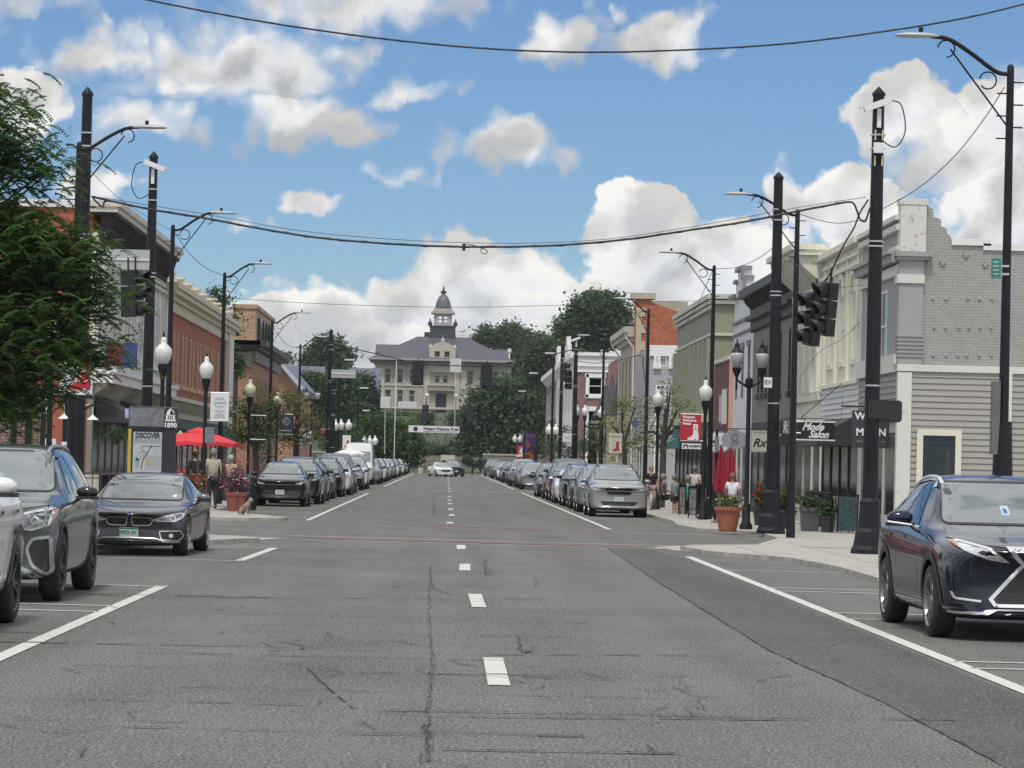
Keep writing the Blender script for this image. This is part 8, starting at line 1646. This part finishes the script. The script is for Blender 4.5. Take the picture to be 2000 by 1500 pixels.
obj('rail', bm, M('brown rail', (.06, .045, .035), .6), t)
MOT = M('mottled screen', (.16, .15, .15), .8, var=.9, scale=9)
for i, (D, px0, px1) in enumerate(((95.5, 1344, 1362), (98, 1371, 1388), (101, 1325, 1340), (104, 1392, 1408))):
    a, c_ = gx(px0, 980, D), gx(px1, 980, D); t = thing('patio_screen', ('mottled low screen panel just left of the boot banner lamp post', 'mottled low screen panel just right of the boot banner lamp post', 'mottled low screen panel beside the small pale crate', 'mottled low screen panel behind the terracotta planter')[i], 'screen', (a, D, SW), group='patio screens'); bm = BM(); box(bm, .04, c_-a-.04, .01, .05, .08, .92); obj('panel', bm, MOT, t); bm = BM(); box(bm, 0, .04, 0, .06, 0, 1.0); box(bm, c_-a-.04, c_-a, 0, .06, 0, 1.0); box(bm, .04, c_-a-.04, 0, .06, .92, 1.0); obj('frame', bm, BLK, t)
def chair(x, y, rz, label=None, proto=[None]):
    if not proto[0]:
        t = thing('terrace_chair', 'black metal terrace chair on the right pavement patio', 'chair', (x, y, SW), rz, group='terrace chairs on the pavements'); bm = BM(); box(bm, -.21, .21, -.21, .21, .43, .46); obj('seat', bm, BLK, t)
        bm = BM(); tube(bm, [(-.2, .2, .44), (-.21, .26, .9), (.21, .26, .9), (.2, .2, .44)], .015, 4); 
        for k in range(5): tube(bm, [(-.13+k*.065, .21, .46), (-.13+k*.065, .255, .89)], .008, 4)
        obj('backrest', bm, BLK, t)
        for a in (-.19, .19):
            for b in (-.19, .19): bm = BM(); tube(bm, [(a, b, .44), (a*1.1, b*1.1, 0)], .013, 4); obj('leg', bm, BLK, t)
        proto[0] = t; KIDS.clear(); return t
    c = copy_tree(proto[0]); c.location = (x, y, SW); c.rotation_euler = (0, 0, rz); 
    if label: c['label'] = label
    return c
for i, (x, y, rz) in enumerate(((9.2, 99, .3), (9.6, 101.5, 3.3), (9.3, 103.4, .1), (9.8, 106, 3), (9.2, 108.3, .5), (9.9, 110, 2.7), (9.0, 97.5, 3.0))): chair(x, y, rz)
for i, (x, y, rz) in enumerate(((10.4, 79.2, 1.2), (10.5, 80.8, 4.2), (10.4, 82.6, 1.3))): chair(x, y, rz, 'black metal terrace chair before the cream shopfronts')
for i, (x, y, rz) in enumerate(((-8.6, 100, 1.2), (-9.0, 104, 4.2), (-8.2, 106, 1.3), (-8.9, 96, .3))): chair(x, y, rz, 'black metal terrace chair on the left terrace round the red parasol')
def table(x, y, label, c=(.05, .05, .055)):
    t = thing('terrace_table', label, 'table', (x, y, SW), group='terrace tables'); bm = BM(); lathe(bm, [(.36, .72), (.37, .735), (.36, .75)], n=16); obj('table_top', bm, M('table top %.2f' % c[0], c, .4), t); bm = BM(); tube(bm, [(0, 0, .02), (0, 0, .73)], .03, 6); lathe(bm, [(.22, 0), (.2, .03), (.03, .05)], n=12); obj('pedestal', bm, BLK, t)
table(9.5, 100.2, 'round terrace table nearest the boot banner lamp post'); table(9.6, 104.6, 'round terrace table in the middle of the right patio'); table(9.6, 109.2, 'round terrace table at the far end of the right patio'); table(10.5, 81.6, 'small round table before the cream shopfronts'); table(-7.9, 96.2, 'round table under the red parasol', (.3, .28, .25))
for lab, px, D in (('white slatted easel beside the cream shopfronts', 1639, 79.3), ('chalkboard easel with bluish writing by the nearest right pole', 1655, 78.6)):
    t = thing('sandwich_board', lab, 'sign board', (gx(px, 1000, D), D, SW), group='pavement sign boards'); c = M('easel white', (.42, .42, .42), .6) if 'white' in lab else M('chalkboard', (.05, .09, .11), .6, var=.5, scale=12); T = Matrix.Rotation(R(10), 4, 'X'); bm = BM(); box(bm, -.24, .24, -.015, .015, .05, .95, T=T); o = obj('board', bm, c, t); bm = BM(); box(bm, -.27, -.24, -.02, .02, 0, 1.0, T=T); box(bm, .24, .27, -.02, .02, 0, 1.0, T=T); box(bm, -.27, .27, -.02, .02, .96, 1.0, T=T); obj('frame', bm, BLK, t)
# small wooden crate on the pavement edge by the patio
t = thing('crate', 'small pale crate on the pavement by the patio', 'crate', (gx(1325, 1000, 103), 103, SW)); bm = BM()
for k in range(4): box(bm, -.2, .2, -.15, .15, k*.09, k*.09+.07)
obj('slats', bm, M('pale wood', (.40, .33, .22), .8), t); bm = BM(); box(bm, -.22, .22, -.17, .17, .37, .42); obj('red_cloth', bm, DRED, t)
# ---------------------------------------------------------------- left patio in front of the brick side wall
pt = thing('patio_pergola', 'dark pergola with brick piers and hanging lamps before the brick side wall', 'pergola', (-11.6, 88, SW)); 
bm = BM(); pz_ = H(60, 800, 88)-SW
for px0, px1 in ((33, 50), (60, 82)): a, b_ = P(px0, 850, 88).x+11.6, P(px1, 850, 88).x+11.6; box(bm, a, b_, -.15, .15, 0, pz_+.3)
obj('brick_pier', bm, M('patio brick', (.17, .085, .07), .85, kind='brick', c2=(.22, .13, .11), mortar=(.3, .25, .23), bw=.24, bh=.085, ms=.014), pt)
bm = BM(); 
for px in (28, 58, 86, 129): a = P(px, 850, 88).x+11.6; box(bm, a-.07, a+.07, -.3, -.16, 0, pz_+.4)
box(bm, P(-60, 850, 88).x+11.6, P(180, 850, 88).x+11.6, -.35, -.15, pz_+.35, pz_+.6); obj('frame', bm, BLK, pt)
bm = BM(); box(bm, P(-60, 850, 88).x+11.6, P(33, 850, 88).x+11.59, -.1, .1, 0, H(10, 815, 88)-SW); obj('brick_wall', bm, M('patio brick'), pt)
for i, (px, py) in enumerate(((65, 803), (25, 800), (91, 808), (125, 818), (181, 820))):
    q = P(px, py, 87); l = thing('hanging_lamp', 'white cone shaded gooseneck lamp, %s from the left along the corner shop' % ordn[(1, 0, 2, 3, 4)[i]], 'lamp', q, group='white cone lamps of the patio'); bm = BM(); lathe(bm, [(.17, 0), (.16, .02), (.05, .10), (.03, .14)], n=16); obj('shade', bm, WHT, l); bm = BM(); tube(bm, [(0, 0, .12), (0, 0, .38), (-.05, 0, .42), (-.25, 0, .42)], .012, 5); obj('arm', bm, WHT, l)
t = thing('low_wall', 'cream rendered low wall behind the coupe and the railing', 'wall', (P(165, 940, 86).x, 86, SW)); bm = BM(); box(bm, 0, .6, 0, .3, 0, .9); box(bm, -.03, .63, -.03, .33, .9, .96); obj('wall', bm, M('cream render', (.45, .42, .36), .85), t)
t = thing('hanging_basket', 'hanging basket of green plants beside the map kiosk', 'plant', P(228, 850, 90)); n = 700; obj('foliage', leaf_mesh('foliage', rng.normal(size=(n, 3))*np.array([.14, .14, .11]), .08, .5), LM, t); bm = BM(); lathe(bm, [(.05, -.25), (.15, -.12), (.18, 0)], n=12); obj('basket', bm, M('dark pot'), t)
# weeds tuft and rubble at the left kerb nose
# ---------------------------------------------------------------- separate pieces that are one part each
def islands(o):
    me = o.data; bm = bmesh.new(); bm.from_mesh(me); bm.verts.ensure_lookup_table(); seen = set(); out = []
    for v in bm.verts:
        if v.index in seen: continue
        st_ = [v]; comp = set()
        while st_:
            a = st_.pop()
            if a.index in comp: continue
            comp.add(a.index)
            for e in a.link_edges: st_.append(e.other_vert(a))
        seen |= comp; out.append(comp)
    res = []
    if len(out) > 1:
        for comp in out:
            b2 = bmesh.new(); mp_ = {i: b2.verts.new(bm.verts[i].co) for i in comp}
            for f in bm.faces:
                if f.verts[0].index in comp: b2.faces.new([mp_[v.index] for v in f.verts]).material_index = f.material_index
            m2 = bpy.data.meshes.new(me.name); b2.to_mesh(m2); b2.free()
            for m in me.materials: m2.materials.append(m)
            n = bpy.data.objects.new(o.name.split('.')[0], m2); col.objects.link(n); n.parent = o.parent; res.append(n)
        bpy.data.objects.remove(o)
    bm.free(); return res
for nm in ('pilaster', 'roof_urn', 'clamp_band', 'fascia_dentil', 'pier_moulding', 'trim', 'downpipe', 'brick_pier', 'rear_window', 'eave_bracket', 'sash_bar', 'eye'):
    for o in [x for x in bpy.data.objects if x.name.split('.')[0] == nm and x.type == 'MESH']: islands(o)
# ---------------------------------------------------------------- air
hb = BM(); box(hb, -700, 700, -40, 1500, -1.2, 60); hm = bpy.data.materials.new('haze air'); hm.use_nodes = True; hn = hm.node_tree; hn.nodes.clear()
hv = hn.nodes.new('ShaderNodeVolumePrincipled'); hv.inputs['Color'].default_value = (.86, .92, 1, 1); hv.inputs['Density'].default_value = .00009; ho = hn.nodes.new('ShaderNodeOutputMaterial'); hn.links.new(hv.outputs[0], ho.inputs['Volume'])
tag(obj('haze', hb, hm), kind='stuff')
